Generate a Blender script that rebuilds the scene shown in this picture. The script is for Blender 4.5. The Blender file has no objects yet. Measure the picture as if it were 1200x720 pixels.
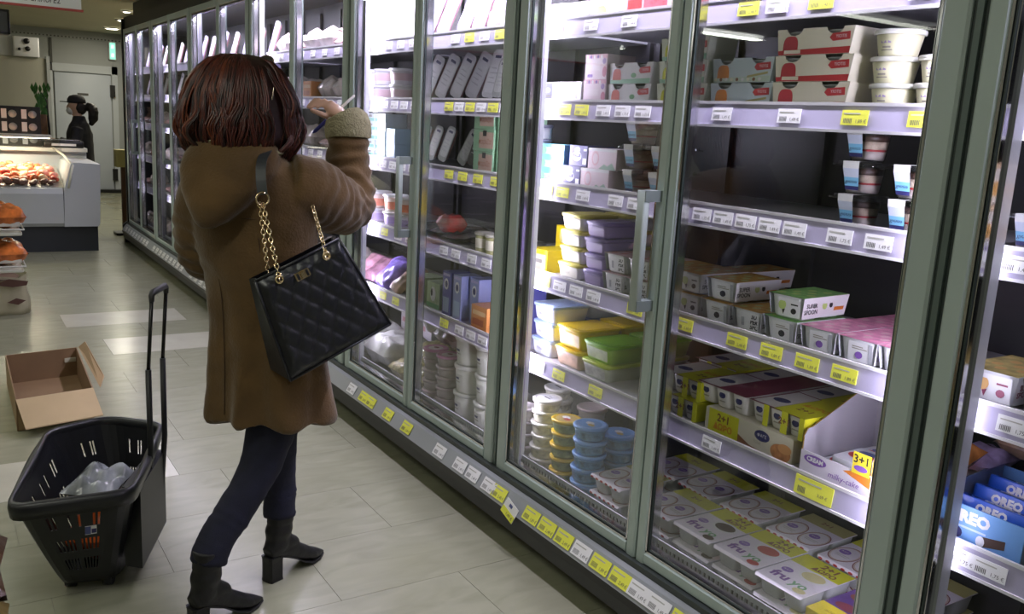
import bpy, math, random
from mathutils import Vector, Matrix, noise as mnoise
random.seed(7)
scene = bpy.context.scene
COL = scene.collection
PI = math.pi

# ------------------------------------------------------------------ camera
# right-handed world: x towards the refrigerators, y down the aisle, z up
cam_d = bpy.data.cameras.new('camera')
cam_d.sensor_width = 36.0
cam_d.lens = 31.457
cam_d.clip_start = 0.05
cam_d.clip_end = 100
cam = bpy.data.objects.new('camera', cam_d)
COL.objects.link(cam)
RX = Vector((0.84484664, -0.53224080, 0.05434968))
RY = Vector((-0.06169170, -0.19782402, -0.97829433))
RZ = Vector((0.53143983, 0.82315575, -0.19996579))
m = Matrix.Identity(4)
for i in range(3):
    m[i][0] = RX[i]; m[i][1] = -RY[i]; m[i][2] = -RZ[i]
m[0][3], m[1][3], m[2][3] = 0, 0, 1.54
cam.matrix_world = m
scene.camera = cam

# ------------------------------------------------------------------ world, exposure
w = bpy.data.worlds.new('world'); scene.world = w
w.use_nodes = True
w.node_tree.nodes['Background'].inputs[0].default_value = (0.72, 0.76, 0.70, 1)
w.node_tree.nodes['Background'].inputs[1].default_value = 0.08
vs = scene.view_settings
vs.view_transform = 'Standard'; vs.look = 'None'; vs.gamma = 1.0; vs.use_curve_mapping = False
vs.exposure = 0.0
scene.cycles.max_bounces = 10
scene.cycles.transparent_max_bounces = 24
scene.cycles.caustics_reflective = False
scene.cycles.caustics_refractive = False
scene.cycles.sample_clamp_indirect = 6.0

AISLE_POWER = 11.5      # each ceiling fluorescent
TUBE_STRENGTH = 12.0    # visible glow of the tubes
CANOPY_STRENGTH = 8.0
TUBE_POWER = 17.0       # vertical tube beside each mullion (W)
CANOPY_POWER = 64.0     # lamp under each canopy (W)

# ------------------------------------------------------------------ helpers
MATS = {}
def rgb(h):
    if isinstance(h, str):
        v = [int(h[i:i+2], 16)/255 for i in (0, 2, 4)]
        return tuple(((c/12.92) if c <= 0.04045 else ((c+0.055)/1.055)**2.4) for c in v)
    return h
def mat(name, color=(0.8,0.8,0.8), rough=0.5, metal=0.0, var=0.0, vscale=20, bump=0.0, bscale=60, spec=0.5,
        emit=None, estr=0, coat=0.0, trans=0.0, sheen=0.0):
    if name in MATS: return MATS[name]
    color = rgb(color)
    M = bpy.data.materials.new(name); M.use_nodes = True
    nt = M.node_tree; b = nt.nodes['Principled BSDF']
    b.inputs['Base Color'].default_value = (*color, 1)
    b.inputs['Roughness'].default_value = rough
    b.inputs['Metallic'].default_value = metal
    b.inputs['Specular IOR Level'].default_value = spec
    b.inputs['Coat Weight'].default_value = coat
    b.inputs['Transmission Weight'].default_value = trans
    if sheen: b.inputs['Sheen Weight'].default_value = sheen
    if emit:
        b.inputs['Emission Color'].default_value = (*rgb(emit), 1); b.inputs['Emission Strength'].default_value = estr
    if var or bump:
        tc = nt.nodes.new('ShaderNodeTexCoord')
        n = nt.nodes.new('ShaderNodeTexNoise'); n.inputs['Scale'].default_value = vscale; n.inputs['Detail'].default_value = 5
        nt.links.new(tc.outputs['Object'], n.inputs['Vector'])
        if var:
            cr = nt.nodes.new('ShaderNodeValToRGB')
            cr.color_ramp.elements[0].position = 0.3; cr.color_ramp.elements[1].position = 0.7
            cr.color_ramp.elements[0].color = (*[c*(1-var) for c in color], 1)
            cr.color_ramp.elements[1].color = (*[min(1, c*(1+var)) for c in color], 1)
            nt.links.new(n.outputs['Fac'], cr.inputs['Fac']); nt.links.new(cr.outputs['Color'], b.inputs['Base Color'])
        if bump:
            n2 = nt.nodes.new('ShaderNodeTexNoise'); n2.inputs['Scale'].default_value = bscale; n2.inputs['Detail'].default_value = 4
            nt.links.new(tc.outputs['Object'], n2.inputs['Vector'])
            bp = nt.nodes.new('ShaderNodeBump'); bp.inputs['Strength'].default_value = bump; bp.inputs['Distance'].default_value = 0.01
            nt.links.new(n2.outputs['Fac'], bp.inputs['Height']); nt.links.new(bp.outputs['Normal'], b.inputs['Normal'])
    MATS[name] = M
    return M
def clear_mat(name, tint=(1,1,1), rough=0.03, base=0.04, facing=1.0, ior=1.45):
    """thin clear sheet: fresnel mix of a tinted transparent and a glossy lobe"""
    if name in MATS: return MATS[name]
    M = bpy.data.materials.new(name); M.use_nodes = True
    nt = M.node_tree; nt.nodes.remove(nt.nodes['Principled BSDF'])
    out = nt.nodes['Material Output']
    tr = nt.nodes.new('ShaderNodeBsdfTransparent'); tr.inputs[0].default_value = (*tint, 1)
    gl = nt.nodes.new('ShaderNodeBsdfGlossy'); gl.inputs['Roughness'].default_value = rough
    fr = nt.nodes.new('ShaderNodeFresnel'); fr.inputs[0].default_value = ior
    mu = nt.nodes.new('ShaderNodeMath'); mu.operation = 'MULTIPLY_ADD'; mu.inputs[1].default_value = facing; mu.inputs[2].default_value = base
    mu.use_clamp = True
    mx = nt.nodes.new('ShaderNodeMixShader')
    nt.links.new(fr.outputs[0], mu.inputs[0]); nt.links.new(mu.outputs[0], mx.inputs[0])
    nt.links.new(tr.outputs[0], mx.inputs[1]); nt.links.new(gl.outputs[0], mx.inputs[2]); nt.links.new(mx.outputs[0], out.inputs[0])
    MATS[name] = M
    return M

class MB:
    """collects shapes into one mesh; each face carries a material"""
    def __init__(s): s.v = []; s.f = []; s.fm = []; s.fs = []; s.mats = []
    def mi(s, m):
        if m not in s.mats: s.mats.append(m)
        return s.mats.index(m)
    def add(s, vs, fs, m, smooth=False, T=None):
        o = len(s.v); k = s.mi(m)
        if T is not None: vs = [T @ Vector(v) for v in vs]
        s.v += [tuple(v) for v in vs]
        for f in fs: s.f.append(tuple(i+o for i in f)); s.fm.append(k); s.fs.append(smooth)
        return s
    def box(s, x0, x1, y0, y1, z0, z1, m, T=None):
        vs = [(x,y,z) for z in (z0,z1) for y in (y0,y1) for x in (x0,x1)]
        return s.add(vs, [(0,2,3,1),(4,5,7,6),(0,1,5,4),(2,6,7,3),(0,4,6,2),(1,3,7,5)], m, False, T)
    def rbox(s, x0, x1, y0, y1, z0, z1, r, m, T=None, taper=1.0, n=3, smooth=True, axis='z'):
        """box with rounded vertical edges; taper scales the bottom"""
        cx, cy, hx, hy = (x0+x1)/2, (y0+y1)/2, (x1-x0)/2, (y1-y0)/2
        r = min(r, hx*.98, hy*.98)
        ring = []
        for (sx, sy, a0) in ((1,1,0),(-1,1,90),(-1,-1,180),(1,-1,270)):
            for k in range(n+1):
                a = math.radians(a0+90*k/n)
                ring.append((sx*(hx-r)+r*math.cos(a), sy*(hy-r)+r*math.sin(a)))
        N = len(ring); vs = []
        b = min(r*.35, (z1-z0)*.2)
        for z, q, ins in ((z0, taper, b), (z0+b, taper, 0), (z1-b*.5, 1, 0), (z1, 1, b*.5)):
            for (x, y) in ring:
                l = math.hypot(x, y) or 1
                vs.append((cx+(x-ins*x/l)*q, cy+(y-ins*y/l)*q, z))
        fs = [(k*N+i, k*N+(i+1) % N, (k+1)*N+(i+1) % N, (k+1)*N+i) for k in range(3) for i in range(N)]
        o = s.add(vs, fs, m, smooth, T)
        s.add([], [], m)
        base = len(s.v)-4*N
        s.f.append(tuple(base+i for i in reversed(range(N)))); s.fm.append(s.mi(m)); s.fs.append(False)
        s.f.append(tuple(base+3*N+i for i in range(N))); s.fm.append(s.mi(m)); s.fs.append(False)
        return s
    def lathe(s, prof, m, n=24, T=None, smooth=True, cap=True, a0=0.0, a1=2*PI):
        full = abs(a1-a0-2*PI) < 1e-6
        k = n if full else n+1
        vs = []
        for (r, z) in prof:
            for i in range(k):
                a = a0+(a1-a0)*i/n
                vs.append((r*math.cos(a), r*math.sin(a), z))
        fs = []
        for j in range(len(prof)-1):
            for i in range(n):
                i2 = (i+1) % k
                fs.append((j*k+i, j*k+i2, (j+1)*k+i2, (j+1)*k+i))
        s.add(vs, fs, m, smooth, T)
        if cap and full:
            base = len(s.v)-len(vs)
            if prof[0][0] > 1e-5: s.f.append(tuple(base+i for i in reversed(range(k)))); s.fm.append(s.mi(m)); s.fs.append(False)
            if prof[-1][0] > 1e-5: s.f.append(tuple(base+(len(prof)-1)*k+i for i in range(k))); s.fm.append(s.mi(m)); s.fs.append(False)
        return s
    def prism(s, poly, h0, h1, m, axis='y', T=None, smooth=False):
        """polygon in (a,b) extruded; axis y: (x,z) poly along y; x: (y,z) along x; z: (x,y) along z"""
        P = {'y': lambda a,b,h: (a,h,b), 'x': lambda a,b,h: (h,a,b), 'z': lambda a,b,h: (a,b,h)}[axis]
        n = len(poly)
        vs = [P(a,b,h0) for a,b in poly]+[P(a,b,h1) for a,b in poly]
        fs = [(i,(i+1) % n, n+(i+1) % n, n+i) for i in range(n)]
        s.add(vs, fs, m, smooth, T)
        base = len(s.v)-2*n
        s.f.append(tuple(base+i for i in reversed(range(n)))); s.fm.append(s.mi(m)); s.fs.append(False)
        s.f.append(tuple(base+n+i for i in range(n))); s.fm.append(s.mi(m)); s.fs.append(False)
        return s
    def tube(s, pts, r, m, n=8, smooth=True, closed=False, T=None, caps=True):
        pts = [Vector(p) for p in pts]; N = len(pts)
        rr = r if isinstance(r, (list, tuple)) else [r]*N
        vs = []; up = None
        for i, p in enumerate(pts):
            if closed: d = pts[(i+1) % N]-pts[i-1]
            else: d = pts[min(i+1,N-1)]-pts[max(i-1,0)]
            d = d.normalized() if d.length > 1e-9 else Vector((0,0,1))
            if up is None: up = Vector((0,0,1)) if abs(d.z) < .9 else Vector((1,0,0))
            a = d.cross(up).normalized(); b = a.cross(d).normalized(); up = b
            q = rr[i]; qa, qb = (q if isinstance(q, (list, tuple)) else (q, q))
            for k in range(n):
                t = 2*PI*k/n
                vs.append(p+a*(qa*math.cos(t))+b*(qb*math.sin(t)))
        fs = []
        for i in range(N if closed else N-1):
            for k in range(n):
                fs.append((i*n+k, i*n+(k+1) % n, ((i+1) % N)*n+(k+1) % n, ((i+1) % N)*n+k))
        s.add(vs, fs, m, smooth, T)
        if caps and not closed:
            base = len(s.v)-len(vs)
            s.f.append(tuple(base+k for k in reversed(range(n)))); s.fm.append(s.mi(m)); s.fs.append(False)
            s.f.append(tuple(base+(N-1)*n+k for k in range(n))); s.fm.append(s.mi(m)); s.fs.append(False)
        return s
    def loft(s, rings, m, smooth=True, T=None, cap=True):
        n = len(rings[0]); vs = [v for r in rings for v in r]
        fs = [(j*n+i, j*n+(i+1) % n, (j+1)*n+(i+1) % n, (j+1)*n+i) for j in range(len(rings)-1) for i in range(n)]
        s.add(vs, fs, m, smooth, T)
        if cap:
            base = len(s.v)-len(vs)
            s.f.append(tuple(base+i for i in reversed(range(n)))); s.fm.append(s.mi(m)); s.fs.append(False)
            s.f.append(tuple(base+(len(rings)-1)*n+i for i in range(n))); s.fm.append(s.mi(m)); s.fs.append(False)
        return s
    def text(s, txt, size, m, T, shear=0.0, extrude=0.0, bold=0.0, sx=1.0):
        vs, fs = text_geo(txt, size, shear, extrude, bold)
        return s.add([(v[0]*sx, v[1], v[2]) for v in vs], fs, m, False, T)
    def mesh(s, name):
        me = bpy.data.meshes.new(name); me.from_pydata(s.v, [], s.f)
        for mm in s.mats: me.materials.append(mm)
        me.polygons.foreach_set('material_index', s.fm); me.polygons.foreach_set('use_smooth', s.fs)
        me.update()
        return me
    def build(s, name, parent=None, **kw): return obj(name, s.mesh(name), parent, **kw)

_TXT = {}
def text_geo(txt, size, shear, extrude, bold):
    key = (txt, size, shear, extrude, bold)
    if key not in _TXT:
        c = bpy.data.curves.new('t', 'FONT'); c.body = txt; c.size = size; c.align_x = 'CENTER'; c.align_y = 'CENTER'
        c.shear = shear; c.extrude = extrude; c.offset = bold; c.resolution_u = 2
        o = bpy.data.objects.new('t', c); COL.objects.link(o)
        bpy.context.view_layer.update()
        me = bpy.data.meshes.new_from_object(o.evaluated_get(bpy.context.evaluated_depsgraph_get()))
        _TXT[key] = ([tuple(v.co) for v in me.vertices], [tuple(p.vertices) for p in me.polygons])
        bpy.data.objects.remove(o); bpy.data.curves.remove(c); bpy.data.meshes.remove(me)
    return _TXT[key]

def obj(name, me, parent=None, loc=(0,0,0), rot=(0,0,0), label=None, cat=None, group=None, kind=None):
    o = bpy.data.objects.new(name, me); COL.objects.link(o)
    o.location = loc; o.rotation_euler = rot
    if parent is not None: o.parent = parent
    tag(o, label, cat, group, kind)
    return o
def tag(o, label=None, cat=None, group=None, kind=None):
    if label: o['label'] = label
    if cat: o['category'] = cat
    if group: o['group'] = group
    if kind: o['kind'] = kind
    return o
def thing(name, label=None, cat=None, group=None, loc=(0,0,0), rot=(0,0,0)):
    return obj(name, None, None, loc, rot, label, cat, group)
def copy_tree(o, parent=None):
    c = o.copy(); COL.objects.link(c)
    if parent is not None:
        c.parent = parent; c.matrix_parent_inverse = o.matrix_parent_inverse.copy()
    for ch in o.children: copy_tree(ch, c)
    return c
def T3(loc=(0,0,0), rx=0, ry=0, rz=0, s=1):
    return Matrix.Translation(loc) @ Matrix.Rotation(rz,4,'Z') @ Matrix.Rotation(ry,4,'Y') @ Matrix.Rotation(rx,4,'X') @ Matrix.Scale(s,4)

def floor_material():
    M = bpy.data.materials.new('floor_tile'); M.use_nodes = True
    nt = M.node_tree; b = nt.nodes['Principled BSDF']
    tc = nt.nodes.new('ShaderNodeTexCoord')
    mp = nt.nodes.new('ShaderNodeMapping'); mp.inputs['Scale'].default_value = (0.55, 1.7, 1)
    mp.inputs['Rotation'].default_value = (0,0,0.35)
    nt.links.new(tc.outputs['Object'], mp.inputs['Vector'])
    n = nt.nodes.new('ShaderNodeTexNoise'); n.inputs['Scale'].default_value = 7; n.inputs['Detail'].default_value = 8; n.inputs['Distortion'].default_value = 1.2
    nt.links.new(mp.outputs[0], n.inputs['Vector'])
    cr = nt.nodes.new('ShaderNodeValToRGB')
    cr.color_ramp.elements[0].position = 0.3; cr.color_ramp.elements[0].color = (0.265,0.268,0.188,1)
    cr.color_ramp.elements[1].position = 0.72; cr.color_ramp.elements[1].color = (0.320,0.324,0.235,1)
    nt.links.new(n.outputs['Fac'], cr.inputs['Fac'])
    n2 = nt.nodes.new('ShaderNodeTexNoise'); n2.inputs['Scale'].default_value = 1.3; n2.inputs['Detail'].default_value = 6
    nt.links.new(tc.outputs['Object'], n2.inputs['Vector'])
    mx = nt.nodes.new('ShaderNodeMix'); mx.data_type = 'RGBA'; mx.blend_type = 'MULTIPLY'; mx.inputs[0].default_value = 0.35
    cr2 = nt.nodes.new('ShaderNodeValToRGB'); cr2.color_ramp.elements[0].position = 0.35; cr2.color_ramp.elements[0].color = (0.7,0.68,0.6,1); cr2.color_ramp.elements[1].position = 0.6
    nt.links.new(n2.outputs['Fac'], cr2.inputs['Fac'])
    nt.links.new(cr.outputs['Color'], mx.inputs[6]); nt.links.new(cr2.outputs['Color'], mx.inputs[7])
    nt.links.new(mx.outputs[2], b.inputs['Base Color'])
    mr = nt.nodes.new('ShaderNodeMapRange'); mr.inputs[3].default_value = 0.16; mr.inputs[4].default_value = 0.34
    nt.links.new(n2.outputs['Fac'], mr.inputs[0]); nt.links.new(mr.outputs[0], b.inputs['Roughness'])
    b.inputs['Specular IOR Level'].default_value = 0.45
    return M

# materials shared by the shell
m_alu = mat('brushed_aluminium', (0.46,0.55,0.55), 0.40, 0.10, var=0.05, vscale=3)
m_alu_dk = mat('dark_gasket', (0.035,0.05,0.048), 0.5)
m_chrome = mat('polished_trim', (0.66,0.66,0.70), 0.16, 1.0)
m_lightgrey = mat('door_liner', (0.50,0.52,0.55), 0.3, 0.3)
m_glass = clear_mat('door_glass', (0.955,0.965,0.97), 0.015, 0.003, 0.24)
m_clear = clear_mat('clear_plastic', (0.90,0.92,0.94), 0.08, 0.05, 0.9)
m_white = mat('white_plastic', (0.82,0.82,0.83), 0.4)
m_black = mat('black_ink', (0.02,0.02,0.025), 0.5)
m_paper = mat('white_paper', (0.84,0.84,0.84), 0.6)
m_ytag = mat('yellow_price_paper', (0.78,0.80,0.08), 0.55)
m_rail = mat('lavender_price_rail', (0.46,0.43,0.58), 0.25)
m_railwhite = mat('price_rail_edge', (0.78,0.77,0.80), 0.25)
m_shelf = mat('grey_shelf_steel', (0.42,0.42,0.46), 0.35, 0.2)
m_back = mat('dark_refrigerator_liner', (0.022,0.022,0.028), 0.45, var=0.25, vscale=2)
m_kick = mat('charcoal_kick_plate', (0.035,0.036,0.037), 0.5, var=0.1, vscale=4)
m_kick2 = mat('black_bumper', (0.012,0.012,0.013), 0.35)
m_ink = mat('grey_print', (0.10,0.10,0.10), 0.6)

# ------------------------------------------------------------------ room
ROOM_X0, ROOM_X1, ROOM_Y0, ROOM_Y1, CEIL = -6.0, 2.85, -3.2, 17.1, 2.68
fl = thing('floor'); tag(fl, kind='structure')
m_floor = floor_material()
m_grout = mat('dark_grout', (0.22,0.212,0.15), 0.6)
MB().box(ROOM_X0, ROOM_X1, ROOM_Y0, ROOM_Y1, -0.06, -0.0032, m_grout).build('screed', fl)
TW, TL = 0.80, 0.42
m_pale = mat('pale_replacement_tile', (0.48,0.47,0.38), 0.2, var=0.06, vscale=6)
tile = MB().box(0.0008, TW-0.0008, 0.0008, TL-0.0008, -0.003, 0.0, m_floor).mesh('tile')
tile_p = MB().box(0.0008, TW-0.0008, 0.0008, TL-0.0008, -0.003, 0.0004, m_pale).mesh('tile')
X0T, Y0T = -0.125, 1.65
ROW = {12: 0.0, 10: 0.17, 5: 0.11}
def row_off(j): return ROW.get(j, (0.37*j) % 0.8-0.4)
PALE = {(1,12), (1,10), (0,5)}
cells = [(i, j) for i in range(-8, 4) for j in range(-11, 37)]
def in_view(c): return -1 <= c[0] <= 2 and c[1] >= 0
near = sorted([c for c in cells if in_view(c)], key=lambda c: math.hypot(X0T+c[0]*TW+.4, Y0T+c[1]*TL-1.0))[:290]
near = set(near); rest = MB()
for (i, j) in cells:
    x, y = X0T+i*TW+row_off(j), Y0T+j*TL
    if (i, j) in PALE: obj('tile', tile_p, fl, (x, y, 0))
    elif (i, j) in near: obj('tile', tile, fl, (x, y, 0))
    elif x+TW < ROOM_X1 and x > ROOM_X0-.01: rest.box(x+.0008, x+TW-.0008, y+.0008, y+TL-.0008, -.003, 0, m_floor)
rest.build('outer_tiles', fl, kind='stuff')

m_wall = mat('painted_wall', (0.42,0.41,0.34), 0.7, var=0.05, vscale=1.5)
m_coldwall = mat('cold_room_panel', (0.40,0.42,0.42), 0.45, var=0.03, vscale=1)
m_ceil = mat('beige_ceiling', (0.50,0.47,0.34), 0.8, var=0.03, vscale=2)
def structure(name, mb, **k):
    o = mb.build(name, **k); o['kind'] = 'structure'; return o
structure('wall_right', MB().box(ROOM_X1, ROOM_X1+.1, ROOM_Y0, ROOM_Y1, 0, CEIL, m_wall))
structure('wall_left', MB().box(ROOM_X0-.1, ROOM_X0, ROOM_Y0, ROOM_Y1, 0, CEIL, m_wall))
structure('wall_back', MB().box(ROOM_X0, ROOM_X1, ROOM_Y1, ROOM_Y1+.1, 0, CEIL, m_coldwall))
structure('wall_front', MB().box(ROOM_X0, ROOM_X1, ROOM_Y0-.1, ROOM_Y0, 0, CEIL, m_wall))
structure('ceiling', MB().box(ROOM_X0, ROOM_X1, ROOM_Y0, ROOM_Y1, CEIL, CEIL+.1, m_ceil))
m_soffit = mat('dark_soffit', (0.10,0.10,0.095), 0.7)
structure('trim_1', MB().box(2.02, ROOM_X1-.01, ROOM_Y0+.05, 11.6, 2.43, CEIL-.002, m_soffit))
# perforated strip where the cold-room wall meets the ceiling
cs = MB().box(0.6, ROOM_X1-.02, ROOM_Y1-.06, ROOM_Y1-.002, CEIL-.14, CEIL-.10, m_coldwall)
for k in range(40):
    cs.box(0.63+k*.055, 0.655+k*.055, ROOM_Y1-.066, ROOM_Y1-.06, CEIL-.13, CEIL-.11, m_soffit)
structure('trim_2', cs)
# panel seam on the cold-room wall
structure('trim_3', MB().box(1.66, 1.70, ROOM_Y1-.03, ROOM_Y1-.002, 0.0, CEIL-.15, m_soffit))

# ceiling fluorescents (twin tube battens) in two rows; their images show in the refrigerator glass
m_tube = mat('lit_tube', (1,1,1), 0.5, emit=(1.0,1.0,0.94), estr=3.4)
m_batten = mat('white_batten', (0.75,0.75,0.72), 0.5)
def batten(x, y, label, L=1.25, power=AISLE_POWER):
    t = thing('fluorescent_batten', label, 'ceiling light', 'ceiling battens', (x, y, CEIL))
    MB().rbox(-L/2, L/2, -.09, .09, -.05, -.001, .012, m_batten).build('housing', t)
    for s in (-1, 1):
        MB().tube([(-L/2+.02, s*.05, -.068), (L/2-.02, s*.05, -.068)], .013, m_tube, 8).build('tube', t)
    for s in (-1, 1):
        MB().box(s*(L/2-.015)-.01, s*(L/2-.015)+.01, -.075, .075, -.09, -.05, m_batten).build('end_cap', t)
    ld = bpy.data.lights.new('batten_light', 'AREA'); ld.shape = 'RECTANGLE'; ld.size = L; ld.size_y = .16
    ld.energy = power; ld.color = (0.98, 1.0, 0.86)
    lo = bpy.data.objects.new('batten_light', ld); COL.objects.link(lo); lo.parent = t; lo.location = (0,0,-.095)
    return t
for k, y in enumerate((-1.0, 1.0, 3.0, 5.15, 7.2, 9.6, 12.2)):
    batten(-3.5, y, ('first','second','third','fourth','fifth','sixth','seventh')[k]+' twin-tube light from the front wall over the open shop floor')
for k, y in enumerate((-1.6, 1.6, 4.8, 8.0)):
    batten(-0.4, y, ('first','second','third','fourth')[k]+' twin-tube light from the front wall over the refrigerator aisle', power=AISLE_POWER*1.15)
m_spot = mat('lit_spot', (1,1,1), 0.5, emit=(1.0,0.93,0.74), estr=14)
for (x, y, nm) in ((2.42,15.7,'by the emergency exit sign'), (2.33,14.0,'beside the dark ceiling vent'), (2.36,12.15,'at the end of the dark soffit'), (2.12,12.6,'small, turned sideways near the soffit corner')):
    t = thing('ceiling_spotlight', 'round recessed ceiling spotlight '+nm, 'spotlight', 'spotlights at the aisle end', (x, y, CEIL))
    r = .045 if 'small' in nm else .10
    MB().lathe([(r+.03,-.001),(r+.03,-.02),(r,-.024),(r,-.012)], m_white, 20, cap=False).build('ring', t)
    MB().lathe([(0.0001,-.03),(r*.7,-.028),(r,-.014)], m_spot, 20, cap=False).build('lens', t)
    ld = bpy.data.lights.new('spot_light', 'AREA'); ld.shape = 'DISK'; ld.size = .2; ld.energy = 15; ld.color = (1,0.93,0.76)
    lo = bpy.data.objects.new('spot_light', ld); COL.objects.link(lo); lo.parent = t; lo.location = (0,0,-.04)
t = thing('ceiling_vent', 'dark square vent in the ceiling between the spotlights', 'vent', None, (2.42,13.4,CEIL))
MB().box(-.16,.16,-.3,.3,-.05,-.001,m_soffit).build('frame', t)
for k in range(5): MB().box(-.14,.14,-.26+k*.12,-.20+k*.12,-.06,-.05,m_kick2).build('slat', t)
# ------------------------------------------------------------------ refrigerators
MU = [-0.62, 1.083, 2.80, 4.36, 6.08, 7.72, 9.25, 10.74]      # module boundaries along the aisle
SEAM = [0.22, 1.945, 3.58, 5.22, 6.85, 8.48, 10.0]
SHELF = [1.90, 1.622, 1.335, 1.00, 0.675]
DECK = 0.23
XF, XS, XB = 1.76, 1.88, 2.42
m_tubecool = mat('cool_white_tube', (1,1,1), 0.5, emit=(0.90,0.86,1.0), estr=TUBE_STRENGTH)
m_canopy = mat('canopy_lamp', (1,1,1), 0.5, emit=(0.88,0.82,1.0), estr=CANOPY_STRENGTH)

def tag_mesh(kind, wdt=0.075, h=0.036):
    """price ticket in local x (along rail), z up, facing -y"""
    b = MB(); p = {'y': m_ytag, 'w': m_paper}[kind]
    b.box(-wdt/2, wdt/2, -.0016, 0, -h/2, h/2, p)
    T = T3((0,-.002,0), rx=PI/2)
    q = random.choice(['1,49 €','2,49 €','2,48 €','1,89 €','3,69 €','1,75 €'])
    b.text(q, .012, m_ink, T @ Matrix.Translation((wdt*.25,-.009,0)))
    for k in range(7):
        x = -wdt*.40+k*.0036
        b.add([(x,-.002,-h*.38),(x+.0018,-.002,-h*.38),(x+.0018,-.002,-h*.05),(x,-.002,-h*.05)], [(0,1,2,3)], m_ink)
    b.add([(-wdt*.42,-.002,h*.22),(wdt*.2,-.002,h*.22),(wdt*.2,-.002,h*.30),(-wdt*.42,-.002,h*.30)], [(0,1,2,3)], mat('pale_print',(0.45,0.45,0.40),0.6))
    return b.mesh('price_tag')
TAGS = {'y': [tag_mesh('y') for _ in range(3)], 'w': [tag_mesh('w') for _ in range(3)],
        'Y': [tag_mesh('y', .12, .05)], 'W': [tag_mesh('w', .10, .038)]}

def door_parts(root, y0, y1, hinge, handle):
    """one leaf between y0<y1; hinge 'far' or 'near'; sub-parts glass_pane, gasket, handle"""
    a, b_ = (.040, .062 if y1 > 1.2 else .046) if hinge == 'far' else (.062, .040)      # stile widths near (y0) / far (y1)
    z0, z1 = .232, 2.31; rb, rt = .040, .05
    f = MB()
    def bar(ya, yb, za, zb, mm=m_alu, xa=XF, xb=XF+.042, bev=.006):
        f.prism([(xa, ya+bev), (xa+bev, ya), (xb, ya), (xb, yb), (xa+bev, yb), (xa, yb-bev)], za, zb, mm, 'z')
    bar(y0, y0+a, z0, z1); bar(y1-b_, y1, z0, z1)
    f.prism([(XF, z0+.006), (XF+.006, z0), (XF+.042, z0), (XF+.042, z0+rb), (XF+.006, z0+rb), (XF, z0+rb-.006)], y0+a, y1-b_, m_alu, 'y')
    f.prism([(XF, z1-rt+.006), (XF+.006, z1-rt), (XF+.042, z1-rt), (XF+.042, z1), (XF+.006, z1), (XF, z1-.006)], y0+a, y1-b_, m_alu, 'y')
    d = f.build('door', root)
    # polished inner lip round the glass
    g = MB(); ia, ib = y0+a, y1-b_; lz0, lz1 = z0+rb, z1-rt
    for k, (o, mm) in enumerate(((.0, m_chrome), (.007, m_alu_dk), (.011, m_chrome))):
        t_ = (.006, .004, .004)[k]; xx = XF+.004+.004*k
        g.box(xx, XF+.04, ia+o, ia+o+t_, lz0, lz1, mm); g.box(xx, XF+.04, ib-o-t_, ib-o, lz0, lz1, mm)
        g.box(xx, XF+.04, ia+o, ib-o, lz0+o, lz0+o+t_, mm); g.box(xx, XF+.04, ia+o, ib-o, lz1-o-t_, lz1-o, mm)
    g.build('glazing_bead', d)
    MB().box(XF+.016, XF+.021, ia+.012, ib-.012, lz0+.012, lz1-.012, m_glass).build('glass_pane', d)
    gk = MB()
    for (ya, yb, za, zb) in ((y0+.006,y0+.022,z0,z1),(y1-.022,y1-.006,z0,z1),(y0+.006,y1-.006,z0,z0+.016),(y0+.006,y1-.006,z1-.016,z1)):
        gk.box(XF+.042, XF+.06, ya, yb, za+.004, zb-.004, m_alu_dk)
    # light inner liner behind the hinge stile that catches the tube light
    gk.build('gasket', d)
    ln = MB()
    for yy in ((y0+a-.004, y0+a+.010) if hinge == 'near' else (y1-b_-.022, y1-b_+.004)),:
        ln.box(XF+.040, XF+.075, yy[0], yy[1], z0+.05, z1-.05, m_lightgrey if y1 < 6.2 else mat('darkened_liner',(0.16,0.16,0.18),0.5))  # far bays get a darker liner colour to mute the tube light
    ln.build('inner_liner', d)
    if handle:
        yc = (y0+.030) if handle == 'near' else (y1-.030)
        h = MB(); za, zb = 1.02, 1.375
        mh = mat('grey_handle', (0.40,0.46,0.45), 0.45, 0.1)
        h.rbox(XF-.064, XF-.042, yc-.018, yc+.018, za, zb, .006, mh)
        for z in (za+.016, zb-.016):
            h.box(XF-.062, XF+.001, yc-.019, yc+.019, z-.016, z+.016, mat('grey_handle_bracket',(0.22,0.26,0.255),0.45,0.2))
        h.build('handle', d)
    return d

BAYLABEL = ['glass-door refrigerator bay stocking the blue biscuit bar tray',
 'glass-door refrigerator bay stocking jelly desserts, yogurt packs and stacked spread tubs',
 'glass-door refrigerator bay stocking leaning cold-cut packs above white cheese buckets',
 'glass-door refrigerator bay behind the shopper\'s raised arm, stocking wrapped poultry',
 'glass-door refrigerator bay in front of the shopper, with hanging sausage packs',
 'glass-door refrigerator bay second from the dark end panel',
 'glass-door refrigerator bay closed by the dark end panel']
RAILTAGS = {}
def rail_tags(shelf, root_x, z, tags, tilt):
    for (k, y) in tags:
        me = random.choice(TAGS[k])
        obj('price_tag', me, shelf, (root_x, y, z), (tilt, 0, -PI/2))

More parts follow.
